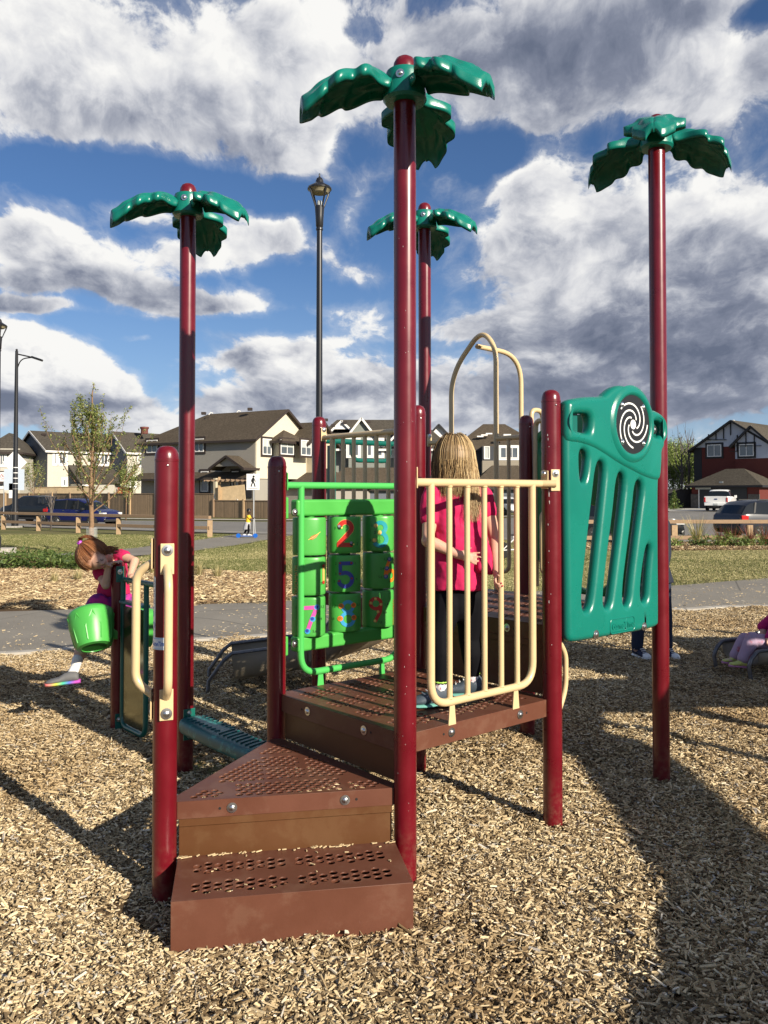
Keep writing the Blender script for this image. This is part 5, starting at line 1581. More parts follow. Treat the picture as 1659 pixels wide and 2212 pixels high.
def grow(mb, p, d, r, L, depth, rr, tips, spread=.5, up=.15, nsplit=(2, 3), segs=4, wob=.12):
    pts = [V(p)]; rs = [r]; dd_ = V(d).normalized()
    for k in range(segs):
        dd_ = (dd_ + V((rr.gauss(0, wob), rr.gauss(0, wob), rr.gauss(0, wob) + up))).normalized()
        pts.append(pts[-1] + dd_ * (L / segs)); rs.append(r * (1 - .5 * (k + 1) / segs))
        if depth <= 1: tips.append((pts[-1], dd_, depth))
    mb.tube(pts, rs, 6 if r > .015 else 4, cap=False)
    if depth > 0:
        for j in range(rr.randint(*nsplit)):
            t = rr.uniform(.35, 1.0); i = min(segs - 1, int(t * segs)); q = pts[i].lerp(pts[i + 1], t * segs - i) if i < segs else pts[-1]
            nd = (dd_ + V((rr.gauss(0, spread), rr.gauss(0, spread), rr.gauss(0, spread * .5) + .1))).normalized()
            grow(mb, q, nd, rs[min(i, segs)] * .62, L * rr.uniform(.55, .8), depth - 1, rr, tips, spread, up, nsplit, segs, wob)

# the young maple
rr = random.Random(21)
TX, TY = at(197, 1100, 25).x, 25.0; tz = gz(TX, TY)
mapl = thing('maple_tree', 'young maple with fresh green leaves on upright limbs, standing behind the red haired girl', 'tree', (TX, TY, tz))
mb = MB(); tips = []
zt_ = at(197, 830, 25).z
trunk = [V((TX, TY, tz - .1)), V((TX + .02, TY, tz + .9)), V((TX - .02, TY, tz + 2.0)), V((TX + .03, TY, tz + 3.2)), V((TX + .0, TY, zt_ - .3)), V((TX + .05, TY, zt_))]
mb.tube(trunk, [.085, .07, .055, .038, .02, .008], 10)
tb = MB(); tb.tube(trunk[:3], [.086, .071, .056], 10)
for k in range(26):
    f_ = (k + .5) / 26; z_ = tz + 1.15 + f_ * 2.7
    i = max(0, min(4, int(len(trunk) * (z_ - tz) / (zt_ - tz)) - 0)); base_ = V((TX, TY, z_))
    an = k * 2.4 + rr.random() * .5
    reach = 1.0 * (1 - f_) + .30
    d = V((cos(an) * (1.25 - .6 * f_), sin(an) * (1.25 - .6 * f_), .80 + .6 * f_)).normalized()
    grow(mb, base_, d, .026 * (1 - .5 * f_), 1.5 * reach + .12, 1, rr, tips, .30, .10, (2, 3), 7, .07)
mb.build('trunk', m_bark, mapl, sharp=0)
tips += [(trunk[4], Z, 0), (trunk[5], Z, 0), (trunk[4].lerp(trunk[5], .5), Z, 0)]
pts = []
for (p, d, dep) in tips:
    for _ in range(3):
        c = p + V((rr.gauss(0, .04), rr.gauss(0, .04), rr.gauss(0, .06)))
        for _ in range(4): pts.append((c + V((rr.gauss(0, .028), rr.gauss(0, .028), rr.gauss(0, .028))), rr.random()))
leaves_obj('crown', pts, .036, m_leafg, mapl, rr)
gm = mat('tree_guard_mesh', (.75, .78, .76), .5, alpha=.18)
MB().lathe([(.16, tz + .02), (.16, tz + .78)], (TX + .03, TY - .02, 0), 16).build('tree_guard', gm, mapl)
mb = MB()
for k in range(9): mb.lathe([(.073, tz + .1 + k * .08), (.076, tz + .14 + k * .08), (.073, tz + .17 + k * .08)], (TX + .01, TY, 0), 10)
mb.build('trunk_wrap', mat('trunk_wrap', (.32, .20, .12), .8), mapl, kind='stuff')

def sapling(px, Yd, ytop, label, leafy, seed, wid=.5, guard=False, n=9, mleaf=None):
    rr = random.Random(seed); X = at(px, 1100, Yd).x; z = gz(X, Yd); H = at(px, ytop, Yd).z - z
    t = thing('young_tree', label, 'tree', (X, Yd, z)); mb = MB(); tips = []
    mb.tube([(X, Yd, z - .1), (X + .03, Yd, z + H * .5), (X, Yd, z + H * .95)], [.05, .035, .008], 8)
    for k in range(n):
        f_ = (k + .5) / n; an = k * 2.4
        grow(mb, V((X, Yd, z + H * (.28 + .45 * f_))), V((cos(an) * wid, sin(an) * wid, 1)), .02, H * (.45 - .2 * f_), 1, rr, tips, .3, .12, (2, 3), 5, .06)
    mb.build('trunk', m_bark if leafy else m_barkg, t, sharp=0)
    if leafy:
        pts = [(p + V((rr.gauss(0, .09), rr.gauss(0, .09), rr.gauss(0, .1))), rr.random()) for (p, d, dp) in tips for _ in range(leafy)]
        leaves_obj('crown', pts, .07, mleaf or m_leafg, t, rr)
    return t
sapling(110, 46.6, 1058, 'bare leafless sapling in front of the dark parked cars', 0, 5)
sapling(70, 64, 1000, 'thin sapling with sparse spring leaves by the brown fence, right of the lamp pole', 5, 6, .7)
sapling(272, 62, 1010, 'bushy staked sapling against the brown fence, right of the blue car', 14, 8, .8)

# junipers: low spreading evergreens
def shrub(px, Yd, w, h, label, m, seed, n=900, size=.05, group=None, name='juniper', cat='shrub', y=None):
    rr = random.Random(seed); X = at(px, 1100, Yd).x; z = gz(X, Yd)
    t = thing(name, label, cat, (X, Yd, z), group); mb = MB(); pts = []
    for k in range(26):
        an = rr.random() * 6.28; L = w * rr.uniform(.5, 1.0); d = V((cos(an), sin(an), h / w * rr.uniform(.3, 1.6)))
        tip = V((X, Yd, z)) + d * L
        mid_ = V((X, Yd, z)) + d * (L * .5) + Z * (h * .18)
        mb.tube([V((X, Yd, z)), mid_, tip], [.012, .008, .003], 4, cap=False)
        for _ in range(n // 26):
            f_ = rr.uniform(.35, 1.05); p = mid_.lerp(tip, (f_ - .5) * 2) if f_ > .5 else V((X, Yd, z)).lerp(mid_, f_ * 2)
            pts.append((p + V((rr.gauss(0, .07), rr.gauss(0, .07), rr.gauss(0, .05))), rr.random() * .6 + .4 * f_ * .6))
    mb.build('stems', m_bark, t, sharp=0); leaves_obj('foliage', pts, size, m, t, rr, elong=1.3)
    return t
JG = 'junipers in the straw bed'
for k, (px, Yd, w, h, lab) in enumerate([(-8, 17.4, .8, .45, 'low green juniper at the left edge of the straw bed'), (45, 18.0, .85, .5, 'spreading juniper second from the left in the straw bed'),
        (112, 17.6, .9, .5, 'widest juniper in the straw bed, in front of the side path bend'), (150, 18.6, .7, .5, 'taller juniper at the back of the straw bed, under the side path'), (192, 17.3, .75, .42, 'rightmost of the clustered junipers, left of the red haired girl'),
        (306, 17.2, .35, .2, 'small juniper tuft just right of the red haired girl')]):
    shrub(px, Yd, w * .95, h * .55, lab, m_conif, 40 + k, 1300 if w > .5 else 400, .038, JG)
def tuft(px, Yd, h, w, label, m, seed, n=70, group=None, name='ornamental_grass', cat='grass tuft', wob=.35, r=.006):
    rr = random.Random(seed); X = at(px, 1100, Yd).x; z = gz(X, Yd); t = None
    mb = MB(); tn = []
    for k in range(n):
        an = rr.random() * 6.28; lean = rr.uniform(.05, wob); hh = h * rr.uniform(.45, 1.0)
        b0 = V((X + cos(an) * w * .12 * rr.random(), Yd + sin(an) * w * .12 * rr.random(), z - .02)); d = V((cos(an) * lean, sin(an) * lean, 1))
        s_ = V((-sin(an), cos(an), 0)) * r; p1 = b0 + d * (hh * .5); p2 = b0 + d * hh + V((cos(an), sin(an), -.3)) * (hh * lean * .4)
        o = len(mb.v); mb.add([b0 - s_, b0 + s_, p1 + s_ * .8, p1 - s_ * .8, p2], [(0, 1, 2, 3), (3, 2, 4)], 0, False); tn += [rr.random()] * 2
    o = mb.build(name, m, None, label, cat, group, sharp=0, fix=False)
    tone_attr(o.data, tn)
    return o
GG = 'dry grass tufts in the straw bed'
for k, (px, Yd, h, lab) in enumerate([(170, 14.6, .34, 'pale dry grass tuft in the straw bed left of the red haired girl'), (290, 14.0, .36, 'dry grass tuft in the straw bed just behind the girl on the frame'), (118, 14.2, .28, 'low dry grass tuft nearest the junipers'),
        (430, 15.4, .40, 'dry grass tuft between the left palm post and the shorter post'), (470, 15.2, .34, 'smaller dry grass tuft right of the left palm post'), (330, 16.0, .34, 'dry grass tuft hidden partly behind the post with tan handles')]):
    tuft(px, Yd, h, .3, lab, m_drygr, 60 + k, 90, GG, wob=.5, r=.005)
# shrubs by the street at the right
for k, (px, Yd, h) in enumerate([(1506, 30.6, 1.35), (1518, 30.9, 1.1)][:1]):
    tuft(px, Yd, h, .8, 'leafless yellow twigged shrub in front of the parked grey car', m_twigy, 80 + k, 90, None, 'twig_shrub', 'shrub', .55, .012)
RG = 'red twigged shrubs by the rail fence'
for k, (px, lab) in enumerate([(1556, 'red twigged shrub just right of the yellow one, below the tail light'), (1583, 'red twigged shrub second from the yellow one, in front of the grey car'), (1618, 'red twigged shrub at the wheel of the grey car'), (1650, 'red twigged shrub at the right edge')]):
    tuft(px, 30.6, 1.0, .8, lab, m_twigr, 90 + k, 90, RG, 'twig_shrub', 'shrub', .5, .010)
LGp = 'low green plants in the bark bed'
for k, (px, lab) in enumerate([(1452, 'small green plant against the tall right post'), (1510, 'green clump at the foot of the yellow twigged shrub'), (1553, 'green clump under the tail light of the grey car'), (1590, 'green clump left of the grey car wheel'), (1612, 'yellowish clump under the grey car wheel'), (1655, 'green clump at the right edge of the bark bed')]):
    shrub(px, 29.6, .42, .35, lab, m_conif if k % 2 else m_aspen, 100 + k, 260, .05, LGp, 'green_clump', 'plant')

# ================================================================== houses
def siding(name, c, pitch=.11, rough=.75):
    m = bpy.data.materials.new(name); m.use_nodes = True
    N = NT(m.node_tree); b_ = N.n['Principled BSDF']; vec = N.new('ShaderNodeTexCoord').outputs['Object']
    sz = N.new('ShaderNodeSeparateXYZ', {0: vec}).outputs[2]
    fr = N.m('FRACT', N.m('DIVIDE', sz, pitch))
    f = N.noise(vec, .8, 4, .6)
    col = N.mix(N.ss(f, .3, .7, 0, .25), (*c, 1), tuple(x * .82 for x in c) + (1,))
    col = N.mix(N.ss(fr, .12, .0, 0, .55), col, tuple(x * .35 for x in c) + (1,))
    N.l.new(col, b_.inputs['Base Color']); b_.inputs['Roughness'].default_value = rough
    N.l.new(N.new('ShaderNodeBump', {'Height': fr, 'Strength': .8, 'Distance': .02}).outputs[0], b_.inputs['Normal'])
    return m
def shingle(name, c):
    m = bpy.data.materials.new(name); m.use_nodes = True
    N = NT(m.node_tree); b_ = N.n['Principled BSDF']; vec = N.new('ShaderNodeTexCoord').outputs['Object']
    mp = N.new('ShaderNodeMapping', {0: vec, 3: (3.2, 3.2, 10)}).outputs[0]
    f = N.noise(mp, 1.5, 3, .7); f2 = N.noise(vec, .5, 4, .6)
    col = N.ramp(f, [(.3, tuple(x * .6 for x in c)), (.5, c), (.72, tuple(x * 1.55 for x in c))])
    col = N.mix(N.ss(f2, .35, .65, 0, .3), col, tuple(x * .75 for x in c) + (1,))
    N.l.new(col, b_.inputs['Base Color']); b_.inputs['Roughness'].default_value = .95; b_.inputs['Specular IOR Level'].default_value = .1
    return m
m_taupe = siding('taupe_siding', (.34, .315, .275)); m_cream = siding('cream_siding', (.68, .62, .49)); m_creamv = mat('cream_board', (.50, .43, .31), .8)
m_grey = siding('slate_grey_siding', (.15, .17, .20)); m_wsid = siding('pale_siding', (.56, .53, .45)); m_ggrn = siding('grey_green_shingle_siding', (.23, .245, .22), .22)
m_redw = siding('dark_red_siding', (.13, .022, .016)); m_dkw = siding('charcoal_siding', (.055, .06, .07)); m_tanw = siding('tan_shingle_siding', (.30, .26, .20), .22)
m_roof = shingle('brown_roof_shingle', (.085, .068, .05)); m_roof2 = shingle('grey_roof_shingle', (.075, .066, .054)); m_roof3 = shingle('olive_roof_shingle', (.078, .068, .054))
m_trimd = mat('dark_brown_trim', (.035, .024, .02), .6); m_trimw = mat('white_trim', (.80, .78, .74), .6); m_trimk = mat('black_trim', (.012, .012, .015), .6)
m_glass = mat('window_glass', (.10, .12, .14), .06, spec=.9, var=.3, vscale=.7); m_blind = mat('window_blind', (.46, .48, .46), .5)
m_door = mat('dark_door', (.03, .028, .03), .5); m_stone = mat('dark_stone', (.10, .09, .08), .9, var=.5, vscale=4)

class House:
    def __init__(s, label, cpx, Yd, ang, zb=-.5):
        """front corner seen at pixel column cpx and distance Yd; ang = direction of the front wall"""
        X = at(cpx, 1065, Yd).x
        s.o = V((X, Yd, 0)); s.a = V((cos(radians(ang)), sin(radians(ang)), 0)); s.b = V((-s.a.y, s.a.x, 0))
        s.zb = zb; s.t = thing('house', label, 'house', (X, Yd, zb)); s.k = 0
    def P(s, x, y, z): return s.o + s.a * x + s.b * y + Z * z
    def hit(s, px, py, plane='f', d=0.0):
        """pixel to (along, height) on a wall plane: f = front (y=d), e = end wall (x=d)"""
        n, u = (s.b, s.a) if plane == 'f' else (s.a, s.b)
        r = ray(px, py); t = ((s.o + n * d) - V((0, 0, 0))).dot(n) / V((r.x, r.y, 0)).dot(n)
        p = V((r.x * t, r.y * t, 0)); return (p - s.o).dot(u), EYE + r.z * t
    def walls(s, x0, x1, y0, y1, z0, z1, m, name='wall'):
        c = s.P((x0 + x1) / 2, (y0 + y1) / 2, (z0 + z1) / 2)
        return MB().box(c, (x1 - x0, y1 - y0, z1 - z0), (s.a, s.b, Z)).build(name, m, s.t)
    def roof(s, x0, x1, y0, y1, ze, zr, m, axis='a', h0=0.0, h1=0.0, ov=.45, trim=None, mg=None):
        """ridge along axis; h0/h1 = hip length at each end (0 = gable with a wall triangle)"""
        P = s.P
        if axis == 'a': Q = lambda u, v, z: P(u, v, z); u0, u1, v0, v1 = x0, x1, y0, y1
        else: Q = lambda u, v, z: P(v, u, z); u0, u1, v0, v1 = y0, y1, x0, x1
        vm = (v0 + v1) / 2; sl = (zr - ze) / ((v1 - v0) / 2); zo = ze - sl * ov
        U0, U1, V0, V1 = u0 - ov, u1 + ov, v0 - ov, v1 + ov
        r0 = U0 if not h0 else u0 + h0; r1 = U1 if not h1 else u1 - h1
        th = .16
        top = [Q(U0, V0, zo), Q(U1, V0, zo), Q(U1, V1, zo), Q(U0, V1, zo), Q(r0, vm, zr), Q(r1, vm, zr)]
        vs = top + [p - Z * th for p in top]
        fs = [(0, 1, 5, 4), (2, 3, 4, 5), (6, 10, 11, 7), (8, 11, 10, 9), (0, 6, 7, 1), (2, 8, 9, 3)]
        if h0: fs += [(0, 4, 3), (0, 3, 9, 6), (6, 9, 10)]
        else: fs += [(0, 4, 10, 6), (3, 9, 10, 4)]
        if h1: fs += [(1, 2, 5), (1, 7, 8, 2), (7, 11, 8)]
        else: fs += [(1, 7, 11, 5), (2, 5, 11, 8)]
        o = MB().add(vs, fs, smooth=False).build('roof', m, s.t)
        tm = trim or m_trimd
        # fascia boards along eaves and rakes
        f = MB(); e = .012
        def board(p, q): f.bar(p - Z * .10, q - Z * .10, .05, .22)
        board(Q(U0, V0 - e, zo), Q(U1, V0 - e, zo)); board(Q(U0, V1 + e, zo), Q(U1, V1 + e, zo))
        for (Ue, h) in ((U0 - e, h0), (U1 + e, h1)):
            if h: board(Q(Ue, V0, zo), Q(Ue, V1, zo))
            else: board(Q(Ue, V0, zo), Q(Ue, vm, zr)); board(Q(Ue, vm, zr), Q(Ue, V1, zo))
        f.build('fascia', tm, o)
        for (ue, h, sg) in ((u0, h0, 1), (u1, h1, -1)):
            if not h:
                g = MB().add([Q(ue, v0, ze), Q(ue, v1, ze), Q(ue, vm, zr - .05), Q(ue + sg * .1, v0, ze), Q(ue + sg * .1, v1, ze), Q(ue + sg * .1, vm, zr - .05)], [(0, 1, 2), (3, 5, 4), (0, 3, 4, 1), (1, 4, 5, 2), (2, 5, 3, 0)], smooth=False)
                g.build('gable_wall', mg or m_taupe, s.t)
        return o
    def window(s, px0, py0, px1, py1, plane='f', d=0.0, m=None, frame=None, trim=None, split=1, blind=0, name='window'):
        x0, z1 = s.hit(px0, py0, plane, d); x1, z0 = s.hit(px1, py1, plane, d)
        s.win(x0, x1, z0, z1, plane, d, m, frame, trim, split, blind, name)
    def win(s, x0, x1, z0, z1, plane='f', d=0.0, m=None, frame=None, trim=None, split=1, blind=0, name='window'):
        n, u = (s.b, s.a) if plane == 'f' else (s.a, s.b)
        out = -1 if plane == 'f' else (1 if d > 0.1 else -1)
        o = s.o + n * d + n * (out * .02); w = abs(x1 - x0); h = z1 - z0
        c = o + u * ((x0 + x1) / 2) + Z * ((z0 + z1) / 2); N_ = n * out
        def ring(wd, hh_, t, dep, off):
            mb = MB()
            for (cx, cz, sx, sz) in ((0, hh_ / 2 - t / 2, wd, t), (0, -hh_ / 2 + t / 2, wd, t), (-wd / 2 + t / 2, 0, t, hh_ - 2 * t), (wd / 2 - t / 2, 0, t, hh_ - 2 * t)):
                mb.box(c + u * cx + Z * cz + N_ * off, (sx, dep, sz), (u, N_, Z))
            return mb
        fr = ring(w, h, .09, .07, .05); 
        if split:
            for k in range(split): fr.box(c + u * (w * ((k + 1) / (split + 1) - .5)) + N_ * .05, (.07, .06, h - .18), (u, N_, Z))
        o_ = fr.build(name, frame or m_trimw, s.t)
        MB().box(c + N_ * .02, (w - .1, .02, h - .1), (u, N_, Z)).build('pane', m or m_glass, o_)
        if trim: ring(w + .42, h + .42, .20, .05, .02).build('window_trim', trim, o_)
        if blind: MB().box(c + N_ * .036 + Z * (h * .22), (w - .2, .008, h * .42), (u, N_, Z)).build('blind', m_blind, o_)
    def vent(s, px, py, Yd, m=m_trimd):
        p = at(px, py, Yd); MB().box(p, (.45, .45, .28)).build('roof_vent', m, s.t)

# --- main beige house
h = House('large taupe and cream house with brown roof and porch behind the brown fence', 550.6, 80.5, -30, -.5)
# front wall runs left from the corner: local x negative
ZE, ZR = 6.9, 9.9
h.walls(-15, 0, 0, 9.4, -.5, ZE, m_taupe)
h.walls(-15, 0, 0, .0 + .01, -.5, -.4, m_taupe)
h.roof(-15, 0, 0, 9.4, ZE, ZR, m_roof, 'a', h0=5.0, h1=0, mg=m_cream)
# end wall cladding and bays
h.walls(0, .12, .05, 9.35, 2.9, ZE - .05, m_cream, 'upper_wall')
h.walls(.13, 1.3, 2.6, 6.6, 2.9, ZE - .1, m_cream, 'bay_wall'); h.walls(.13, 2.2, 6.6, 10.2, 2.9, ZE - .1, m_creamv, 'bay_wall')
h.roof(-2.5, 2.2, 5.6, 10.4, ZE - .1, ZE + 1.9, m_roof, 'a', h0=1.5, h1=0, mg=m_creamv)
h.roof(-1, 1.3, 2.4, 6.5, ZE - .12, ZE + .9, m_roof, 'a', h0=.1, h1=1.2)
h.window(566, 947, 585, 983, 'e', .14, trim=m_trimd, blind=1); h.window(605, 949, 633, 983, 'e', 1.33, trim=m_trimd, blind=1); h.window(649, 950, 671, 985, 'e', 2.25, trim=m_trimd, blind=1)
h.window(318, 951, 341, 978, 'f', 0, trim=m_trimd); h.window(421, 948, 441, 976, 'f', 0, trim=m_trimd)
h.window(435, 1018, 451, 1062, 'f', 0, trim=m_trimd, split=0); h.window(502, 1018, 516, 1052, 'f', 0, trim=m_trimd, split=0)
x0_, _ = h.hit(303, 1065); pp = [h.P(-15.3, -1.0, 2.95), h.P(.2, -1.0, 2.95), h.P(-.05, -.01, 3.6), h.P(-15.05, -.01, 3.6)]
MB().add(pp + [p - Z * .16 for p in pp], [(0, 1, 2, 3), (4, 7, 6, 5), (0, 4, 5, 1), (1, 5, 6, 2), (3, 7, 4, 0)], smooth=False).build('skirt_roof', m_roof, h.t)
MB().bar(pp[0] - Z * .1, pp[1] - Z * .1, .05, .2).build('fascia', m_trimd, h.t)
xa, zp = h.hit(484, 1011); xb, _ = h.hit(548, 1011)
h.roof(xa, xb, -1.6, .2, zp + .1, h.hit(513, 985)[1], m_roof, 'b', ov=.3, mg=m_taupe)
for xx in (xa + .15, xb - .35):
    MB().box(h.P(xx, -1.4, 1.3), (.30, .30, 3.3), (h.a, h.b, Z)).build('porch_column', m_creamv if xx < xb - 1 else m_trimd, h.t)
x0_, z1_ = h.hit(531, 1018); x1_, z0_ = h.hit(541, 1062); MB().box(h.P((x0_ + x1_) / 2, -.04, (z1_ + .3) / 2 + .2), (1.0, .06, 2.2), (h.a, h.b, Z)).build('door', m_door, h.t)
m_fl = mat('red_white_flag', (.62, .03, .05), .7)
sx_, sz_ = h.hit(548, 1062); 
mb = MB()
for k in range(10): mb.box(h.P(xb - 2.2 + k * .22, -3.0, .95), (.07, .05, .9), (h.a, h.b, Z))
mb.box(h.P(xb - 1.2, -3.0, 1.42), (2.3, .08, .08), (h.a, h.b, Z)); mb.box(h.P(xb - 1.2, -3.0, .48), (2.3, .08, .08), (h.a, h.b, Z)); mb.build('porch_railing', m_trimw, h.t, kind='stuff')
MB().box(h.P(xb - 1.5, -3.07, .95), (.8, .02, .85), (h.a, h.b, Z)).build('flag', m_fl, h.t)
mb = MB()
for k in range(8): mb.box(h.P(xb + .1 + k * .22, -3.0, .8 - k * .14), (.07, .05, .9), (h.a, h.b, Z))
mb.build('stair_railing', m_trimw, h.t, kind='stuff')
h.walls(.13, 6.2, 3.6, 11.5, -.5, 2.3, m_taupe, 'garage_wall')
h.roof(.2, 6.2, 3.6, 11.5, 2.3, 4.0, m_roof, 'a', h0=.3, h1=3.0, ov=.4)
h.vent(440, 893, 89.3); h.vent(540, 884, 85.5); h.vent(409, 922, 86.0, m_trimk)
for (px, py) in ((455, 893), (515, 889)): MB().tube([at(px - 4, py + 3, 88), at(px, py - 2, 88), at(px + 5, py, 88)], .06, 6).build('roof_pipe', m_trimw, h.t)

# --- grey gable house and its neighbour
def gable_house(label, cpx, Yd, Lx, Wy, ze, zr, mend, mfront, ang=45, zb=-.5):
    h = House(label, cpx, Yd, ang, zb)
    h.walls(0, Lx, 0, Wy, zb, ze, mfront); h.walls(-.03, -.002, 0, Wy, zb, ze, mend, 'gable_end_wall')
    h.roof(0, Lx, 0, Wy, ze, zr, m_roof2, 'a', ov=.4, trim=m_trimw, mg=mend)
    return h
h = gable_house('cream and grey gabled house with a lean-to, behind the young maple', 102, 100, 12.5, 8.9, 6.75, 9.15, m_grey, m_wsid)
h.window(227, 0, 0, 0) if False else None
h.window(117, 977, 125, 1003, 'f', 0, trim=m_trimw); h.window(125, 977, 142, 1003, 'f', 0, trim=m_trimw); h.window(206, 978, 215, 1004, 'f', 0, trim=m_trimw, split=0); h.window(217, 978, 232, 1004, 'f', 0, trim=m_trimw)
h.window(136, 1035, 142, 1050, 'f', 0, trim=m_trimw, split=0)
x0_, _ = h.hit(152, 1000); x1_, _ = h.hit(262, 1000)
h.walls(x0_, x1_, -3.2, -.01, -.5, 2.6, m_wsid, 'lean_to_wall'); 
p0 = [h.P(x0_ - .3, -3.6, 2.5), h.P(x1_ + .3, -3.6, 2.5), h.P(x1_ + .3, 0, 4.9), h.P(x0_ - .3, 0, 4.9)]
MB().add(p0 + [p - Z * .18 for p in p0], [(0, 1, 2, 3), (4, 7, 6, 5), (0, 4, 5, 1), (1, 5, 6, 2), (3, 7, 4, 0)], smooth=False).build('lean_to_roof', m_roof2, h.t)
MB().bar(p0[0] - Z * .1, p0[1] - Z * .1, .06, .24).build('fascia', m_trimw, h.t)
h.window(66, 988, 69, 1010, 'e', -.04, split=0)
h.vent(95, 939, 103)
h = gable_house('white sided house with dark gable, between the maple and the taupe house', 274, 103, 11, 6.5, 6.75, 9.2, m_grey, m_wsid)
h.window(299, 985, 307, 1006, 'f', 0, trim=m_trimw, split=0, blind=1); h.window(283, 1030, 291, 1052, 'f', 0, trim=m_trimw, split=0, blind=1)
MB().lathe([(.45, 0), (.45, .6), (.55, .62), (.55, .85), (.1, .9)], at(312, 937, 106), 14).build('chimney_vent', mat('rust_vent', (.14, .04, .03), .7), h.t)
# --- left edge house
h = House('pale two storey house cut off by the left edge of the picture', -40, 96, 8)
h.walls(0, 4.1, 0, 8, -.5, 6.6, m_wsid); h.roof(0, 4.1, 0, 8, 6.6, 8.6, m_roof2, 'b', h0=3, h1=3, ov=.45)
h.walls(-.2, 4.0, -2.2, -.01, -.5, 3.0, m_wsid, 'porch_wall'); h.roof(-.2, 4.0, -2.4, 0, 3.0, 4.0, m_roof2, 'a', h0=1, h1=1, ov=.3, trim=m_trimd)
h.window(0, 981, 11, 1005, 'f', 0, trim=m_trimw); h.window(-1, 1030, 13, 1052, 'f', -2.23, trim=m_trimw)
# --- grey townhouses
h = House('long grey townhouse row with white gable trim behind the tan back rail', 683, 92, 0)
h.walls(0, 14.5, 0, 9, -.5, 6.6, m_ggrn)
h.roof(-1, 14.5, 0, 9, 6.6, 9.9, m_roof2, 'a', h0=3, h1=3, ov=.4, trim=m_trimw)
def front_gable(h, pxl, pxr, pya, pyb, proj, mg, trim=m_trimw, mr=m_roof2):
    x0, z0 = h.hit(pxl, pyb, 'f', -proj); x1, _ = h.hit(pxr, pyb, 'f', -proj); _, z1 = h.hit((pxl + pxr) / 2, pya, 'f', -proj)
    h.walls(x0 + .3, x1 - .3, -proj, -.01, -.5, z0, m_ggrn if mg is m_ggrn else mg, 'bay_wall')
    h.roof(x0 + .3, x1 - .3, -proj, 3.5, z0, z1, mr, 'b', ov=.35, trim=trim, mg=mg)
front_gable(h, 747, 815, 902, 938, 1.2, m_ggrn); front_gable(h, 845, 905, 915, 942, 1.0, m_ggrn)
x0_, _ = h.hit(720, 897, 'f', 2); h.roof(h.hit(716, 900)[0], h.hit(757, 900)[0], 1.6, 6, 8.6, 9.6, m_roof2, 'b', ov=.2, trim=m_trimw, mg=m_trimw)
for (a_, b_) in ((752, 775), (793, 803), (812, 826), (838, 848), (862, 880)): h.window(a_, 950, b_, 985, 'f', -1.22 if a_ < 800 else -.02, trim=m_trimw, split=1 if b_ - a_ > 14 else 0)
h.walls(0, 14.5, -1.6, -.01, 2.9, 3.05, m_trimw, 'belt_trim')
h.walls(1, 14, -5, -1.3, -.5, 2.3, m_wsid, 'garage_wall'); h.roof(1, 14, -5.2, -1.0, 2.3, 4.2, m_roof, 'a', h0=2.2, h1=2.2, ov=.35, trim=m_trimd)
for k in range(3): MB().box(h.P(3 + k * 4.2, -5.06, .8), (3.0, .06, 2.3), (h.a, h.b, Z)).build('garage_door', m_door if k == 0 else m_grey, h.t)
for (px, py) in ((700, 893), (716, 905), (741, 899), (770, 909), (792, 897)): h.vent(px + 4, py + 14, 93.5)
# --- half-timbered house seen past the second palm post
h = House('house with white half timbered gable just left of the blond girl', 915, 95, 0)
h.walls(0, 4.4, 0, 8, -.5, 6.4, m_wsid)
h.roof(-1.0, 4.4, 0, 8, 6.4, 9.3, m_roof2, 'b', ov=.35, trim=m_trimk, mg=m_trimw)
mb = MB()
for k in range(6): mb.box(h.P(-.4 + k * .8, -.03, 7.0), (.10, .05, 1.5), (h.a, h.b, Z))
mb.box(h.P(1.7, -.03, 6.3), (5.2, .05, .2), (h.a, h.b, Z)); mb.build('timber_strips', m_trimk, h.t, kind='stuff')
h.window(925, 966, 938, 1000, 'f', 0, trim=m_trimk)
# --- dark house with the bay
h = House('charcoal house with tan shingle bay between the entry arch legs and short post', 985, 92, 0)
h.walls(0, 9.5, 0, 9, -.5, 6.6, m_dkw); h.roof(0, 9.5, 0, 9, 6.6, 9.4, m_roof, 'a', h0=3.5, h1=3.5, ov=.45, trim=m_trimd)
x0_, _ = h.hit(1042, 1000, 'f', -1.2); x1_, _ = h.hit(1135, 1000, 'f', -1.2)
h.walls(x0_, x1_, -1.2, -.01, -.5, 5.0, m_tanw, 'bay_wall'); h.walls(x0_, x1_, -1.19, -.01, 5.0, 6.55, m_dkw, 'upper_wall')
h.window(1045, 964, 1058, 992, 'f', -1.2, m=m_blind, split=0); h.window(1080, 966, 1119, 990, 'f', -1.2, trim=m_trimw, split=2)
h.roof(x0_ - 1.5, x1_ + 1, -6.2, -1.3, 2.4, 4.4, m_roof, 'a', h0=2.2, h1=2.2, ov=.4); h.walls(x0_ - 1, x1_ + .5, -6, -1.3, -.5, 2.4, m_tanw, 'garage_wall')
MB().box(h.P((x0_ + x1_) / 2, -6.04, .8), (4.6, .06, 2.3), (h.a, h.b, Z)).build('garage_door', m_grey, h.t)
for (px, py) in ((1037, 937), (1046, 934), (1056, 931)): MB().box(at(px, py + 6, 93), (.7, .5, .14)).build('skylight', m_trimw, h.t)
MB().tube([at(1006, 938, 93), at(1006, 946, 93)], .08, 8).build('roof_pipe', m_trimk, h.t)
MB().box(at(1095, 940, 91.5), (.8, .6, .2)).build('roof_vent', m_trimw, h.t)
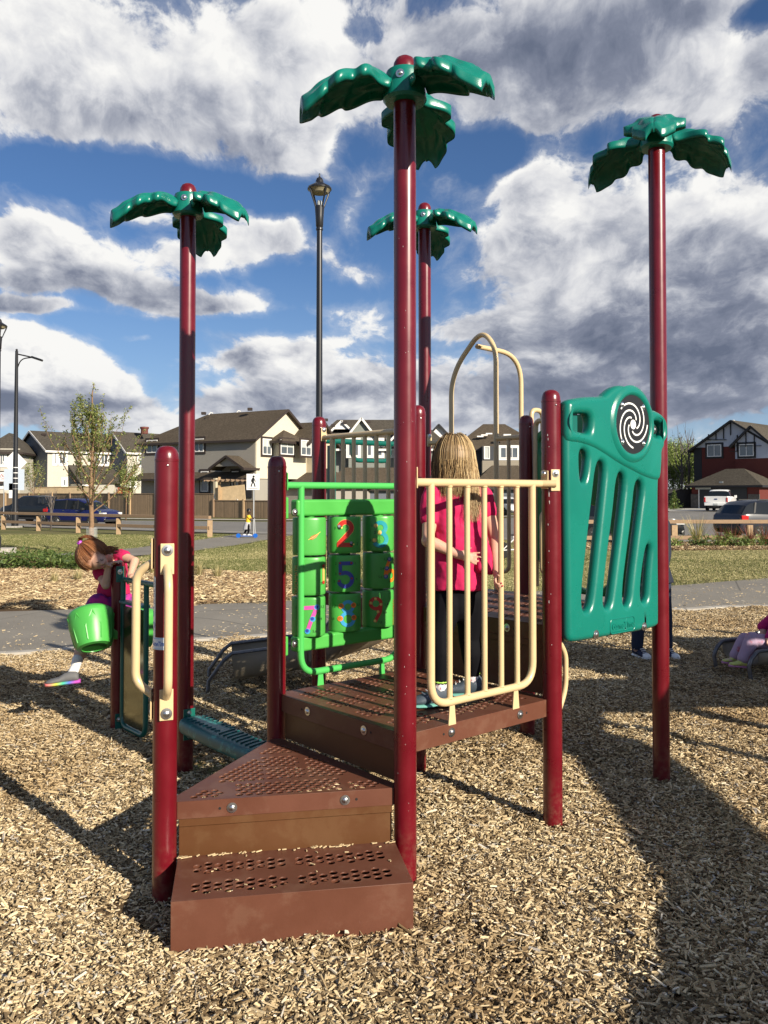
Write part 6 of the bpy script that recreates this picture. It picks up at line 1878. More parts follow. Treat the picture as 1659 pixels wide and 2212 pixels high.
# --- red house
h = House('dark red house with black and white timbered gables and a double garage', 1500, 95, -46, -.2)
Lf = 8.4
h.walls(0, Lf, 0, 10, -.2, 6.6, m_redw); h.walls(-.02, .9, -.03, .3, -.2, 6.6, m_trimk, 'corner_board')
zr_ = h.hit(1576, 908, 'f', 0)[1]
h.roof(0, Lf + .4, 0, 10, 6.6, zr_, m_roof3, 'b', ov=.5, trim=m_trimk, mg=mat('blue_white_stucco', (.50, .53, .60), .8))
xg0, zg0 = h.hit(1588, 958, 'f', -.5); xg1 = Lf + .1
h.walls(xg0, xg1, -.5, -.01, -.2, 5.2, m_redw, 'bay_wall'); h.walls(xg0, xg1, -.49, -.01, 5.2, 7.0, MATS['blue_white_stucco'], 'upper_wall')
h.roof(xg0, xg1, -.5, 4, 7.0, 8.7, m_roof3, 'b', ov=.45, trim=m_trimk, mg=MATS['blue_white_stucco'])
def timb(pts, m=m_trimk):
    for (p, q, w) in pts: 
        MB().bar(p, q, .06, w, up=h.b).build('timber', m, h.t)
def hp(px, py, d): x, z = h.hit(px, py, 'f', d); return h.P(x, d - .04, z)
for px, y0, y1 in ((1531, 938, 950), (1547.5, 929, 950), (1564, 917, 948), (1579, 913, 940)): timb([(hp(px, y0, 0), hp(px, y1, 0), .26)])
timb([(hp(1517, 950, 0), hp(1570, 950, 0), .24)])
for px, y0, y1 in ((1593, 940, 975), (1612, 935, 965), (1630, 938, 975)): timb([(hp(px, y0, -.5), hp(px, y1, -.5), .24)])
timb([(hp(1590, 963, -.5), hp(1645, 963, -.5), .18), (hp(1576, 975, -.5), hp(1594, 975, -.5), .14)])
h.window(1528, 961, 1559, 986, 'f', 0, trim=m_trimk); h.window(1597, 960, 1629, 985, 'f', -.5, trim=m_trimk)
gx0, gz0 = h.hit(1494, 1036, 'f', -4.5); gx1, _ = h.hit(1640, 1036, 'f', -4.5)
h.walls(gx0, gx1, -4.5, -.01, -.2, 2.55, m_redw, 'garage_wall')
h.roof(gx0, gx1, -4.5, .6, 2.6, 4.1, m_roof3, 'a', h0=2.6, h1=2.6, ov=.5, trim=m_trimk)
x0_, z1_ = h.hit(1511, 1047, 'f', -4.55); x1_, z0_ = h.hit(1614, 1093, 'f', -4.55)
gd_ = MB().box(h.P((x0_ + x1_) / 2, -4.56, (z1_ - .2) / 2), (x1_ - x0_, .06, z1_ + .2), (h.a, h.b, Z)).build('garage_door', mat('black_garage_door', (.02, .02, .022), .5), h.t)
mb = MB(); 
mb.box(h.P(x0_ - .05, -4.58, (z1_ - .2) / 2), (.10, .06, z1_ + .2), (h.a, h.b, Z)); mb.box(h.P((x0_ + x1_) / 2, -4.58, z1_ + .05), (x1_ - x0_, .06, .10), (h.a, h.b, Z)); mb.build('door_frame', m_trimw, gd_)
h.walls(gx0 - .05, x0_ - .12, -4.62, -4.5, -.2, 1.4, m_stone, 'stone_pier'); h.walls(x1_ + .1, gx1 + .05, -4.62, -4.5, -.2, 1.4, m_stone, 'stone_pier')
MB().box(hp(1519, 1054, -4.6), (1.7, .03, .3), (h.a, h.b, Z)).build('garage_window', m_blind, gd_)
MB().box(hp(1558, 1042, -4.5), (.4, .05, .2), (h.a, h.b, Z)).build('house_lamp', m_blind, h.t)
for (px, py) in ((1592, 911), (1630, 923)): MB().tube([at(px - 8, py - 3, 93), at(px, py, 93), at(px, py + 5, 93)], .07, 6).build('roof_pipe', m_trimw, h.t)

m_drive = mat('pale_driveway', (.42, .40, .36), .9, var=.1, vscale=1)
p = [at(1447, 1108, 74), at(1660, 1110, 76), V((38, 90, 0)), V((29.5, 90, 0))]
MB().add([(q.x, q.y, gz(q.x, q.y) + .05) for q in p], [(0, 1, 2, 3)], smooth=False).build('driveway', m_drive, None, kind='structure')

# ================================================================== brown board fence along the street
m_fb = mat('brown_fence_board', (.27, .19, .118), .85, var=.12, vscale=2); m_fp = mat('tan_fence_post', (.42, .29, .165), .8, var=.15); m_fcap = mat('brown_fence_cap', (.28, .19, .12), .8)
bf = thing('board_fence', 'long brown board fence with lighter posts along the far side of the street', 'fence', (-20, 72, -.5))
line = [(-46, 92), (-34, 86), (-23, 76.5), (-14.8, 71), (-8.5, 66.5)]
L_ = [0]
for k in range(len(line) - 1): L_.append(L_[-1] + math.dist(line[k], line[k + 1]))
def on(dist):
    for k in range(len(line) - 1):
        if dist <= L_[k + 1] + 1e-6:
            t = (dist - L_[k]) / (L_[k + 1] - L_[k]); return V((lerp(line[k][0], line[k + 1][0], t), lerp(line[k][1], line[k + 1][1], t), 0))
    return V((*line[-1], 0))
npn = int(L_[-1] / 3.4); rr = random.Random(2)
for k in range(npn):
    a, b = on(L_[-1] * k / npn), on(L_[-1] * (k + 1) / npn); za = gz(a.x, a.y); top = 1.95 - .0 * k
    if k > npn - 3: top -= .55
    d = (b - a).normalized(); nrm_ = V((-d.y, d.x, 0)); L = (b - a).length
    mb = MB(); nb = int(L / .145)
    for j in range(nb):
        c = a + d * (L * (j + .5) / nb) + Z * (za + top / 2) + nrm_ * rr.uniform(-.006, .006)
        mb.box(c, (L / nb - .01, .02, top - rr.uniform(0, .02)), (d, nrm_, Z))
    mb.build('board_panel', m_fb, bf, kind='stuff')
    MB().bar(a + Z * (za + top + .01), b + Z * (za + top + .01), .09, .06).build('cap_rail', m_fcap, bf)
    MB().box(a + Z * (za + (top + .12) / 2) - nrm_ * .05, (.17, .14, top + .12), (d, nrm_, Z)).build('post', m_fp if k % 2 == 0 else m_fcap, bf)
nf = thing('board_fence', 'newer pale wood fence rising behind the brown one at the left', 'fence', (-30, 94, -.5))
a, b = at(75, 1060, 94), at(262, 1050, 90); 
MB().bar(V((a.x, a.y, .9)), V((b.x, b.y, 1.05)), .06, 2.4).build('board_panel', mat('new_fence_wood', (.56, .42, .25), .8, var=.15, vscale=3), nf)
MB().bar(V((a.x, a.y - .03, 2.13)), V((b.x, b.y - .03, 2.28)), .1, .08).build('cap_rail', m_fp, nf)
nf = thing('garden_shed', 'small white garden shed with dark roof behind the brown fence', 'shed', (-30, 88, -.5))
c = at(413 / 1.0 * 0 + 230, 1040, 88)
x0, x1 = at(205, 1040, 88).x, at(247, 1040, 88).x
MB().box(((x0 + x1) / 2, 89, 1.0), (x1 - x0, 2, 3.0)).build('wall', m_wsid, nf)
MB().prism([(-1.6, 0), (1.6, 0), (0, 1.0)], V(((x0 + x1) / 2, 87.8, 2.5)), V((1, 0, 0)), Z, V((0, 1, 0)), 2.5).build('roof', m_roof2, nf)
MB().box((x1 + 1.0, 88.5, 1.0), (1.6, .1, 2.2)).build('door', mat('rust_red_door', (.30, .07, .03), .7), nf)
nf = thing('board_fence', 'new cedar fence and pergola top in front of the taupe house', 'fence', (-18, 79, -.5))
a, b = at(466, 1045, 78.5), at(530, 1038, 77.5)
MB().bar(V((a.x, a.y, .95)), V((b.x, b.y, 1.25)), .06, 2.1).build('board_panel', MATS['new_fence_wood'], nf)
MB().box((a.x + .4, a.y - .3, 1.9), (.2, .2, 2.2)).build('post', m_fp, nf)
mb = MB()
for k in range(9): mb.box((a.x - .6 + k * .45, a.y - .4, 2.75 - abs(k - 4) * .02), (.07, 1.6, .12))
mb.box((a.x + 1.2, a.y - .9, 2.65), (4.2, .1, .14)); mb.build('pergola_slats', m_fcap, nf, kind='stuff')
df = thing('board_fence', 'dark fence below the pale green trees, left of the red house', 'fence', (30, 92, -.1))
a, b = at(1440, 1075, 92), at(1497, 1075, 92)
MB().box(((a.x + b.x) / 2, 92, .85), (b.x - a.x, .08, 2.1)).build('board_panel', mat('dark_fence', (.02, .018, .018), .8), df)
MB().box(((a.x + b.x) / 2, 91.95, 1.92), (b.x - a.x, .14, .07)).build('cap_rail', MATS['dark_fence'], df)

# ================================================================== trees beyond the street at the right
def bg_tree(px, Yd, ytop, w, label, m, seed, n, group=None, zlo=.8):
    rr = random.Random(seed); X = at(px, 1100, Yd).x; z = -.2; H = at(px, ytop, Yd).z - z
    t = thing('broadleaf_tree', label, 'tree', (X, Yd, z), group); mb = MB(); tips = []
    mb.tube([(X, Yd, z), (X + .2, Yd, z + H * .5), (X, Yd, z + H * .95)], [.14, .09, .02], 8)
    for k in range(12):
        f_ = (k + .5) / 12; an = k * 2.4
        grow(mb, V((X, Yd, z + H * (.15 + .65 * f_))), V((cos(an) * .7, sin(an) * .7, 1)), .05, w * (1.2 - .6 * f_), 1, rr, tips, .4, .1, (2, 3), 5, .1)
    mb.build('trunk', m_barkg, t, sharp=0)
    if n:
        pts = []
        for (p, d, dp) in tips:
            for _ in range(n): pts.append((p + V((rr.gauss(0, .28), rr.gauss(0, .28), rr.gauss(0, .35))), rr.random()))
        leaves_obj('crown', pts, .13, m, t, rr)
    return t
BT = 'pale green trees left of the red house'
for k, (px, ytop, lab) in enumerate([(1438, 972, 'pale green tree just behind the tall right post'), (1452, 966, 'pale green tree right beside the tall right post'), (1466, 975, 'middle pale green tree left of the red house'), (1480, 978, 'pale green tree second from the red house'), (1494, 985, 'pale green tree touching the red house')]):
    bg_tree(px, 104 + k * 1.5, ytop, 3.0, lab, m_aspen, 200 + k, 26, BT)
bg_tree(1471, 99, 944, 3.4, 'bare crooked tree between the tall right post and the red house', m_aspen, 230, 0)
bg_tree(1487, 99, 925, 3.4, 'taller bare tree close to the red house eave', m_aspen, 231, 0)
rr = random.Random(77); X = at(1456, 1090, 84).x
sp_t = thing('small_spruce', 'small cone shaped evergreen beside the pale driveway', 'tree', (X, 84, -.15))
pts = [(V((X, 84, -.15)) + V((rr.gauss(0, 1) * (.42 * (1 - f_)), rr.gauss(0, 1) * (.42 * (1 - f_)), f_ * 2.0)), rr.random()) for f_ in [rr.random() for _ in range(900)]]
MB().tube([(X, 84, -.2), (X, 84, 1.6)], .05, 6).build('trunk', m_bark, sp_t); leaves_obj('crown', pts, .09, m_conif, sp_t, rr)

# ================================================================== vehicles
m_tyre = mat('tyre_rubber', (.018, .018, .018), .85); m_rimv = mat('alloy_rim', (.50, .50, .50), .35, metal=.7); m_cglass = mat('car_glass', (.008, .010, .012), .10, spec=.4)
m_tail = mat('tail_light', (.45, .008, .008), .25, coat=.5); m_head = mat('head_light', (.75, .75, .72), .2, coat=.5); m_chr = mat('chrome', (.6, .6, .62), .2, metal=1.0); m_plast = mat('black_plastic', (.02, .02, .02), .6)
def carpaint(n, c): return mat(n, c, .42, metal=.0, coat=.35, spec=.3)
def vehicle(name, label, cat, loc, ang, st, paint, wx, wr=.34, half=.92, glass_from=None, extra=None, rim=m_rimv):
    """st: stations (x, bottom, belt, roof, glass?) from rear to front; x forward"""
    t = thing(name, label, cat, loc, None, 0)
    t.rotation_euler = (0, 0, radians(ang))
    o0 = ORG[t.name]; ORG[t.name] = V((0, 0, 0))
    mb = MB(); vs = []; K = 9
    for (x, zb, zbelt, zroof, w) in st:
        hw = half * w; cab = zroof - zbelt
        sec = [(hw * .80, zb), (hw * .96, zb + .12), (hw, (zb + zbelt) / 2), (hw * .985, zbelt - .10), (hw * .95, zbelt), (hw * (.95 - .17 * min(1, cab / .5)), zbelt + cab * .86), (hw * (.90 - .22 * min(1, cab / .5)), zbelt + cab * .97), (hw * .45, zroof), (0, zroof + .01)]
        vs += [(x, y, z) for y, z in sec] + [(x, -y, z) for y, z in reversed(sec[:-1])]
    n = len(st); M = 2 * K - 1; fs = []; mi = []
    for i in range(n - 1):
        g0 = st[i][3] - st[i][2] > .12; g1 = st[i + 1][3] - st[i + 1][2] > .12
        for j in range(M - 1):
            jj = j if j < K - 1 else M - 2 - j
            fs.append((i * M + j, i * M + j + 1, (i + 1) * M + j + 1, (i + 1) * M + j))
            mi.append(1 if (jj == 4 and (g0 and g1)) or (jj >= 4 and (g0 != g1)) else 0)
    fs.append(tuple(range(M))); mi.append(0); fs.append(tuple((n - 1) * M + j for j in reversed(range(M)))); mi.append(0)
    # body and glass are parts of their own
    body = MB(); gl = MB()
    for f_, m_ in zip(fs, mi):
        (gl if m_ else body).f.append(f_); (gl if m_ else body).mi.append(0); (gl if m_ else body).sm.append(True)
    body.v = vs; gl.v = [(x, y * 1.003, z + .002) for x, y, z in vs]
    bo = body.build('body', paint, t, sharp=38)
    gg = gl.build('windows', m_cglass, t, sharp=30)
    for ob in (bo, gg):
        bm = bmesh.new(); bm.from_mesh(ob.data); bmesh.ops.delete(bm, geom=[v for v in bm.verts if not v.link_faces], context='VERTS'); bm.to_mesh(ob.data); bm.free()
    for x in wx:
        for sy in (-1, 1):
            ax = (V((1, 0, 0)), Z, V((0, sy, 0)))
            MB().lathe([(wr + .07, -.02), (wr + .07, .012), (wr - .05, .013)], (x, sy * half * .945, wr), 24, ax).build('wheel_arch', m_plast, t)
            w = MB().lathe([(wr * .62, -.20), (wr * .97, -.20), (wr, -.15), (wr, .0), (wr * .97, .03), (wr * .66, .035)], (x, sy * half * .96, wr), 24, ax).build('wheel', m_tyre, t)
            r = MB().lathe([(wr * .66, .02), (wr * .62, .04), (wr * .58, .015)], (x, sy * half * .96, wr), 24, ax)
            for k in range(5):
                an = 2 * pi * k / 5
                r.bar(V((x, sy * (half * .96 + .02), wr)) + V((cos(an), 0, sin(an))) * .03, V((x, sy * (half * .96 + .02), wr)) + V((cos(an), 0, sin(an))) * (wr * .60), .07, .03, up=V((0, 1, 0)))
            r.build('rim', rim, w)
    def part(nm, c, s, m, bev=.02): MB().box(c, s).build(nm, m, t, bevel=bev)
    if extra: extra(part, t, half)
    ORG[t.name] = o0
    return t
def pillars(part, half, xs, z0, z1, m, w=.07, tuck=.09):
    for (x, lean) in xs:
        for sy in (-1, 1):
            MBo = MB().bar(V((x, sy * half * .955, z0)), V((x + lean, sy * half * (.955 - tuck * 1.8), z1)), w, .02, up=V((0, 1, 0)))
            yield MBo
SUV = [(-2.25, .50, .78, .80, .84), (-2.20, .38, .98, 1.00, .93), (-2.12, .33, 1.06, 1.10, .96), (-1.95, .30, 1.08, 1.52, .97), (-1.55, .28, 1.07, 1.66, 1), (-.6, .26, 1.05, 1.70, 1), (.25, .26, 1.03, 1.67, 1), (.75, .26, 1.02, 1.48, 1), (1.28, .26, 1.02, 1.06, .99), (1.7, .28, .99, 1.01, .97), (2.05, .32, .90, .92, .90), (2.22, .38, .74, .76, .78), (2.27, .46, .60, .62, .70)]
def suv_extra(tail_lights=True):
    def f(part, t, half):
        for sy in (-1, 1):
            part('tail_light', (-2.20, sy * half * .90, .98), (.34, .16, .20), m_tail); part('head_light', (2.05, sy * .70, .80), (.34, .30, .13), m_head)
            part('mirror', (.80, sy * 1.02, 1.08), (.16, .18, .13), m_plast); part('door_handle', (-.75, sy * .925, .98), (.16, .02, .03), m_chr, .004); part('door_handle', (.25, sy * .925, .97), (.16, .02, .03), m_chr, .004)
            part('fog_light', (2.16, sy * .62, .46), (.12, .16, .10), m_head); part('roof_rail', (-.5, sy * .62, 1.73), (1.7, .03, .04), m_plast, .01); part('side_skirt', (0, sy * .88, .30), (2.3, .08, .14), m_plast)
            for (x, ln) in ((-1.75, .18), (-.62, -.02), (.28, -.05)): MB().bar(V((x, sy * half * .955, 1.06)), V((x + ln, sy * half * .80, 1.62)), .08, .03, up=V((0, 1, 0))).build('pillar', m_plast, t)
        part('grille', (2.24, 0, .62), (.06, .9, .16), m_plast); part('bumper', (2.20, 0, .40), (.14, 1.4, .16), m_plast); part('bumper', (-2.23, 0, .46), (.12, 1.5, .22), m_plast)
    return f
# blue suv faces right, at 54 m
bx = at(213, 1100, 53.9)
c0 = at((180 + 466) / 2 / 1.0 * 0 + 213, 1100, 53.9)
vehicle('parked_car', 'dark blue five door car with silver rims parked nose right behind the rail fence', 'car', (at(181, 1100, 52).x, 52, gz(-18, 52) - .02), -22, SUV, carpaint('deep_blue_paint', (.006, .010, .075)), (-1.35, 1.36), extra=suv_extra())
vehicle('parked_car', 'black pickup truck with covered bed parked nose left behind the blue car', 'truck', (at(72, 1100, 58).x, 58.5, gz(-20, 58)), 152, 
    [(-2.75, .55, .95, .97, .9), (-2.70, .42, 1.14, 1.16, .98), (-1.9, .35, 1.18, 1.26, 1), (-1.2, .33, 1.18, 1.34, 1), (-1.1, .32, 1.18, 1.78, 1), (-.4, .32, 1.18, 1.86, 1), (.5, .32, 1.17, 1.84, 1), (.95, .32, 1.16, 1.66, 1), (1.55, .32, 1.14, 1.20, 1), (2.2, .34, 1.10, 1.12, .98), (2.6, .38, .95, .97, .92), (2.75, .46, .75, .77, .85)],
    carpaint('black_car_paint', (.008, .010, .013)), (-1.75, 1.75), wr=.39, half=.98, extra=suv_extra())
# grey suv at the right
vehicle('parked_car', 'dark grey car with red tail light behind the shrubs at the right edge', 'car', (at(1570, 1100, 36.0).x + 2.45, 36.9, gz(15, 36)), 14,
    [(-2.45, .50, .80, .82, .86), (-2.42, .36, 1.00, 1.02, .94), (-2.32, .32, 1.10, 1.14, .97), (-2.05, .30, 1.14, 1.50, .98), (-1.8, .28, 1.14, 1.66, 1), (-.7, .26, 1.10, 1.74, 1), (.25, .26, 1.06, 1.72, 1), (.85, .26, 1.04, 1.48, 1), (1.4, .26, 1.03, 1.08, .99), (1.9, .28, 1.00, 1.02, .97), (2.25, .32, .90, .92, .90), (2.42, .40, .70, .72, .78)],
    carpaint('blue_grey_paint', (.014, .018, .030)), (-1.42, 1.46), wr=.37, half=.98, extra=suv_extra())
# white pickup in the driveway, seen from behind
def pk_extra(part, t, half):
    for sy in (-1, 1):
        part('tail_light', (-2.93, sy * .93, 1.02), (.10, .14, .42), m_tail); part('mirror', (.85, sy * 1.13, 1.30), (.14, .22, .24), m_white); part('door_handle', (-.2, sy * 1.005, 1.12), (.2, .02, .04), m_chr, .004)
        MB().bar(V((-.40, sy * .95, 1.25)), V((-.42, sy * .80, 1.83)), .12, .03, up=V((0, 1, 0))).build('pillar', m_plast, t)
    part('rear_window', (-1.16, 0, 1.60), (.03, 1.40, .42), m_cglass); part('bumper', (-3.0, 0, .62), (.20, 1.9, .22), m_white); part('number_plate', (-3.11, 0, .62), (.02, .34, .16), m_blind, .003); part('badge', (-2.965, 0, 1.08), (.02, .24, .10), mat('badge_blue', (.02, .05, .2), .3), .01)
    part('hitch', (-3.02, 0, .42), (.2, .5, .1), m_plast); part('under_body', (-.2, 0, .40), (5.0, 1.5, .22), m_plast)
    part('bed_rim', (-2.0, 0, 1.30), (1.7, 1.7, .03), m_plast)
vehicle('pickup_truck', 'white pickup truck parked with its tailgate to the street in front of the red house', 'truck', (at(1573, 1100, 76).x, 77.6, gz(30, 77) + .05), 60,
    [(-2.95, .60, 1.30, 1.31, .97), (-2.9, .50, 1.32, 1.33, 1), (-1.25, .42, 1.32, 1.33, 1), (-1.22, .42, 1.32, 1.80, 1), (-1.05, .42, 1.32, 1.92, 1), (.2, .40, 1.30, 1.94, 1), (.65, .40, 1.28, 1.76, 1), (1.25, .40, 1.26, 1.34, 1), (1.9, .42, 1.22, 1.24, 1), (2.6, .45, 1.15, 1.16, .97), (2.9, .52, .98, .99, .92), (2.95, .62, .80, .81, .9)],
    mat('white_car_paint', (.78, .78, .76), .3, coat=.8), (-1.85, 1.85), wr=.40, half=1.02, extra=pk_extra)
vehicle('parked_car', 'black car nose with a white headlight showing past the tall right post', 'car', (at(1434, 1100, 34.6).x - 1.45, 35.2, gz(11, 35)), -4, SUV, MATS['black_car_paint'], (-1.35, 1.36), extra=suv_extra())
for k, (px, pz_, lab, mm, an) in enumerate([(1062, 75, 'black pickup truck nose seen between the rails right of the blond girl', 'black_car_paint', -62), (1098, 73, 'white pickup truck nose seen between the rails by the short back post', 'white_car_paint', -68)]):
    vehicle('parked_car', lab, 'truck', (at(px, 1100, pz_).x, pz_ + 2, gz(8, pz_) - .0), an, SUV, MATS[mm], (-1.35, 1.36), wr=.38, extra=suv_extra())

# ================================================================== people
m_skin = mat('skin_fair', (.62, .36, .26), .5, sss=.12, var=.05, vscale=20); m_skin2 = mat('skin_fair_warm', (.58, .34, .24), .5, sss=.12, var=.05, vscale=20)
m_skind = mat('skin_dark', (.07, .04, .028), .5); m_pinkt = mat('hot_pink_cotton', (.50, .008, .085), .85, var=.08, vscale=30, bump=(260, .25, .002))
m_legg = mat('black_leggings', (.005, .005, .007), .8, spec=.12, bump=(120, .2, .002)); m_sock = mat('white_sock', (.80, .78, .76), .85, bump=(400, .3, .002))
def hair_mat(name, stops):
    m = bpy.data.materials.new(name); m.use_nodes = True; N = NT(m.node_tree); b_ = N.n['Principled BSDF']
    a_ = N.new('ShaderNodeAttribute', attribute_name='tone')
    N.l.new(N.ramp(a_.outputs['Fac'], stops), b_.inputs['Base Color']); b_.inputs['Roughness'].default_value = .42; b_.inputs['Specular IOR Level'].default_value = .5
    return m
m_blond = hair_mat('dark_blond_hair', [(0, (.085, .048, .022)), (.4, (.26, .165, .075)), (.7, (.50, .35, .17)), (1, (.74, .57, .32))])
m_ginger = hair_mat('ginger_hair', [(0, (.09, .028, .010)), (.5, (.27, .095, .035)), (1, (.52, .24, .10))])
m_darkh = hair_mat('black_hair', [(0, (.006, .005, .005)), (1, (.03, .024, .02))])
m_nail = mat('red_nail_varnish', (.45, .02, .06), .25)

def loft(mb, rings, seg=18, cap=True):
    """rings: (centre, half width vector, half depth vector)"""
    vs = []
    for (c, a, b) in rings:
        c, a, b = V(c), V(a), V(b)
        vs += [c + a * cos(2 * pi * k / seg) + b * sin(2 * pi * k / seg) for k in range(seg)]
    n = len(rings)
    fs = [(i * seg + k, i * seg + (k + 1) % seg, (i + 1) * seg + (k + 1) % seg, (i + 1) * seg + k) for i in range(n - 1) for k in range(seg)]
    fs += [tuple(reversed(range(seg))), tuple((n - 1) * seg + k for k in range(seg))]
    return mb.add(vs, fs)
def limb(mb, pts, seg=12):
    """pts: (x, y, z, r) with rounded ends"""
    P_ = [V(p[:3]) for p in pts]; r_ = [p[3] for p in pts]
    out = []; rr_ = []
    for i in range(len(P_) - 1):
        for k in range(4):
            t = k / 4; out.append(P_[i].lerp(P_[i + 1], t)); rr_.append(lerp(r_[i], r_[i + 1], t * t * (3 - 2 * t)))
    out.append(P_[-1]); rr_.append(r_[-1])
    mb.tube(out, rr_, seg); mb.ball(P_[0], r_[0], 12, 8); mb.ball(P_[-1], r_[-1], 12, 8)
    for p, r in zip(P_[1:-1], r_[1:-1]): mb.ball(p, r * 1.0, 12, 8)
    return mb
def soft(mb, name, m, parent, voxel=.007, smooth=6, label=None, fac=.5):
    """fuse overlapping volumes into one continuous skin"""
    o = mb.build(name, m, parent, label=label, sharp=0)
    r = o.modifiers.new('fuse', 'REMESH'); r.mode = 'VOXEL'; r.voxel_size = voxel; r.use_smooth_shade = True
    s = o.modifiers.new('smooth', 'SMOOTH'); s.iterations = smooth; s.factor = fac
    return o
def hand(mb, w, d, n, size, curl=.5, thumb=1, spread=.12):
    """wrist w, finger direction d, palm normal n (towards the palm side)"""
    w, d = V(w), V(d).normalized(); n = V(n); n = (n - d * n.dot(d)).normalized(); s = d.cross(n).normalized()
    k = size
    pc = w + d * (.42 * k)
    loft(mb, [(w, s * .15 * k, n * .10 * k), (w + d * .15 * k, s * .20 * k, n * .11 * k), (w + d * .38 * k, s * .24 * k, n * .10 * k), (w + d * .52 * k, s * .22 * k, n * .08 * k)], 12)
    tips = []
    for i, L in enumerate((.40, .46, .43, .34)):
        o = (i - 1.5) * .125 * k; base = w + d * (.50 * k) + s * (o * thumb); dr = (d + s * ((i - 1.5) * spread * thumb)).normalized()
        p = base; pts = [(*p, .058 * k)]; a = 0
        for q in range(3):
            a += curl * (.5 + .35 * q); dd_ = dr * cos(a) + n * sin(a); p = p + dd_ * (L * k * (.42, .32, .26)[q]); pts.append((*p, (.055, .050, .040)[q] * k))
        limb(mb, pts, 8); tips.append((V(pts[-1][:3]), dd_))
    tb = w + d * (.14 * k) - s * (.17 * k * thumb)
    td = (d * .75 - s * (.75 * thumb) + n * .25 * (1 + curl)).normalized(); p1 = tb + td * (.22 * k); p2 = p1 + (td * .7 + d * .5 + n * curl * .5).normalized() * (.18 * k)
    limb(mb, [(*tb, .075 * k), (*p1, .062 * k), (*p2, .046 * k)], 8)
    return tips
def strands(name, m, parent, gens, rr):
    """gens: list of (path points, radius, tone)"""
    vs = []; fs = []; tn = []; g0 = ORG[parent.name]
    for (pts, r, tone) in gens:
        n = len(pts); o = len(vs)
        for i, p in enumerate(pts):
            t = (pts[min(n - 1, i + 1)] - pts[max(0, i - 1)]).normalized(); a = t.cross(V((.3, 1, .1))).normalized(); b = t.cross(a)
            q = r * (1 - .75 * (i / (n - 1)) ** 3)
            for k in range(3): vs.append(tuple(p - g0 + a * (q * cos(2.094 * k)) + b * (q * sin(2.094 * k))))
        for i in range(n - 1):
            for k in range(3):
                fs.append((o + i * 3 + k, o + i * 3 + (k + 1) % 3, o + (i + 1) * 3 + (k + 1) % 3, o + (i + 1) * 3 + k)); tn.append(tone)
    me = bpy.data.meshes.new(name); me.from_pydata(vs, [], fs); me.materials.append(m); tone_attr(me, tn)
    for p in me.polygons: p.use_smooth = True
    ob = bpy.data.objects.new(name, me); COL.objects.link(ob); ob.parent = parent
    return ob
def shoe(parent, heel, d, L, m, msole, h=.07, w=.036, tilt=0, name='shoe', sole_t=.018):
    d = V(d).normalized(); s = d.cross(Z).normalized(); up = s.cross(d).normalized()
    H = V(heel); mb = MB()
    prof = [(0, .75, .8), (.08, .95, 1.0), (.25, .95, 1.05), (.42, .9, .95), (.6, 1.05, .62), (.8, 1.08, .50), (.93, .85, .40), (1.0, .45, .28)]
    loft(mb, [(H + d * (L * t) + up * (h * hh * .5 + sole_t * .5), s * (w * ww), up * (h * hh * .5)) for t, ww, hh in prof], 14)
    o = soft(mb, name, m, parent, .006, 3)
    sb = MB()
    loft(sb, [(H + d * (L * t - .004) + up * (sole_t * .4), s * (w * ww * 1.1), up * (sole_t * .55)) for t, ww in ((-.02, .6), (.03, .85), (.2, .95), (.45, .92), (.7, 1.1), (.9, .98), (1.0, .7), (1.04, .35))], 14)
    sb.build('sole', msole, o)
    return o, (d, s, up)

# ---------- blond girl on the low deck, seen from behind
rr = random.Random(31)
def W3(px, py, Y): return at(px, py, Y)
g1 = thing('person', 'blond girl in a hot pink shirt and black leggings standing on the low brown deck', 'person', (.33, 3.88, DA))
b = MB()
fx = V((.94, .30, 0)); fy = V((-.30, .94, 0))          # her right-left axis and facing
hip = V((.345, 3.90, 1.10)); chest = V((.335, 3.88, 1.40)); neck = V((.325, 3.875, 1.545)); head = V((.322, 3.885, 1.672))
loft(b, [(hip - Z * .08, fx * .085, fy * .075), (hip, fx * .105, fy * .085), (hip + Z * .1, fx * .092, fy * .072), (chest, fx * .112, fy * .078), (chest + Z * .10, fx * .10, fy * .062), (neck - Z * .01, fx * .045, fy * .04)])
limb(b, [(*(neck - Z * .02), .036), (*(neck + Z * .05), .034)])
b.ball(head, .088, 20, 14, sc=(.92, 1.02, 1.14), ax=(fx, fy, Z)); b.ball(head + fy * .035 - Z * .045, .055, 14, 10)
for sg in (-1, 1): b.ball(head + fx * (.083 * sg) - Z * .012 - fy * .005, .02, 8, 6, sc=(.45, .8, 1.2), ax=(fx, fy, Z))
b.ball(head + fy * .098 - Z * .02, .012, 8, 6)
sl, sr_ = W3(934, 1072, 3.86), W3(1043, 1072, 3.93)
el_, er = W3(924, 1168, 3.80), W3(1070, 1166, 3.90)
wl = W3(992, 1199, 3.765); wr_ = W3(1074, 1240, 3.765)
limb(b, [(*sl, .040), (*el_, .031), (*wl, .021)]); limb(b, [(*sr_, .040), (*er, .030), (*wr_, .021)])
hl = (W3(1035, 1208, 3.755) - wl); tips1 = hand(b, wl, hl, V((.1, -1, .15)), .105, .18, 1, .16)
bal = G(0, 0) + U * (SP * .616); bal.z = W3(1081, 1256, 3.72).z
tips2 = hand(b, wr_, (bal - wr_ + V((-.02, .02, 0))), V((.55, -.25, -.1)), .105, .85, -1)
hipl, hipr = hip - fx * .055 - Z * .06, hip + fx * .055 - Z * .06
kl, kr = W3(953, 1372, 3.83), W3(1014, 1380, 3.96); al, ar = W3(951, 1482, 3.80), W3(1021, 1464, 3.98)
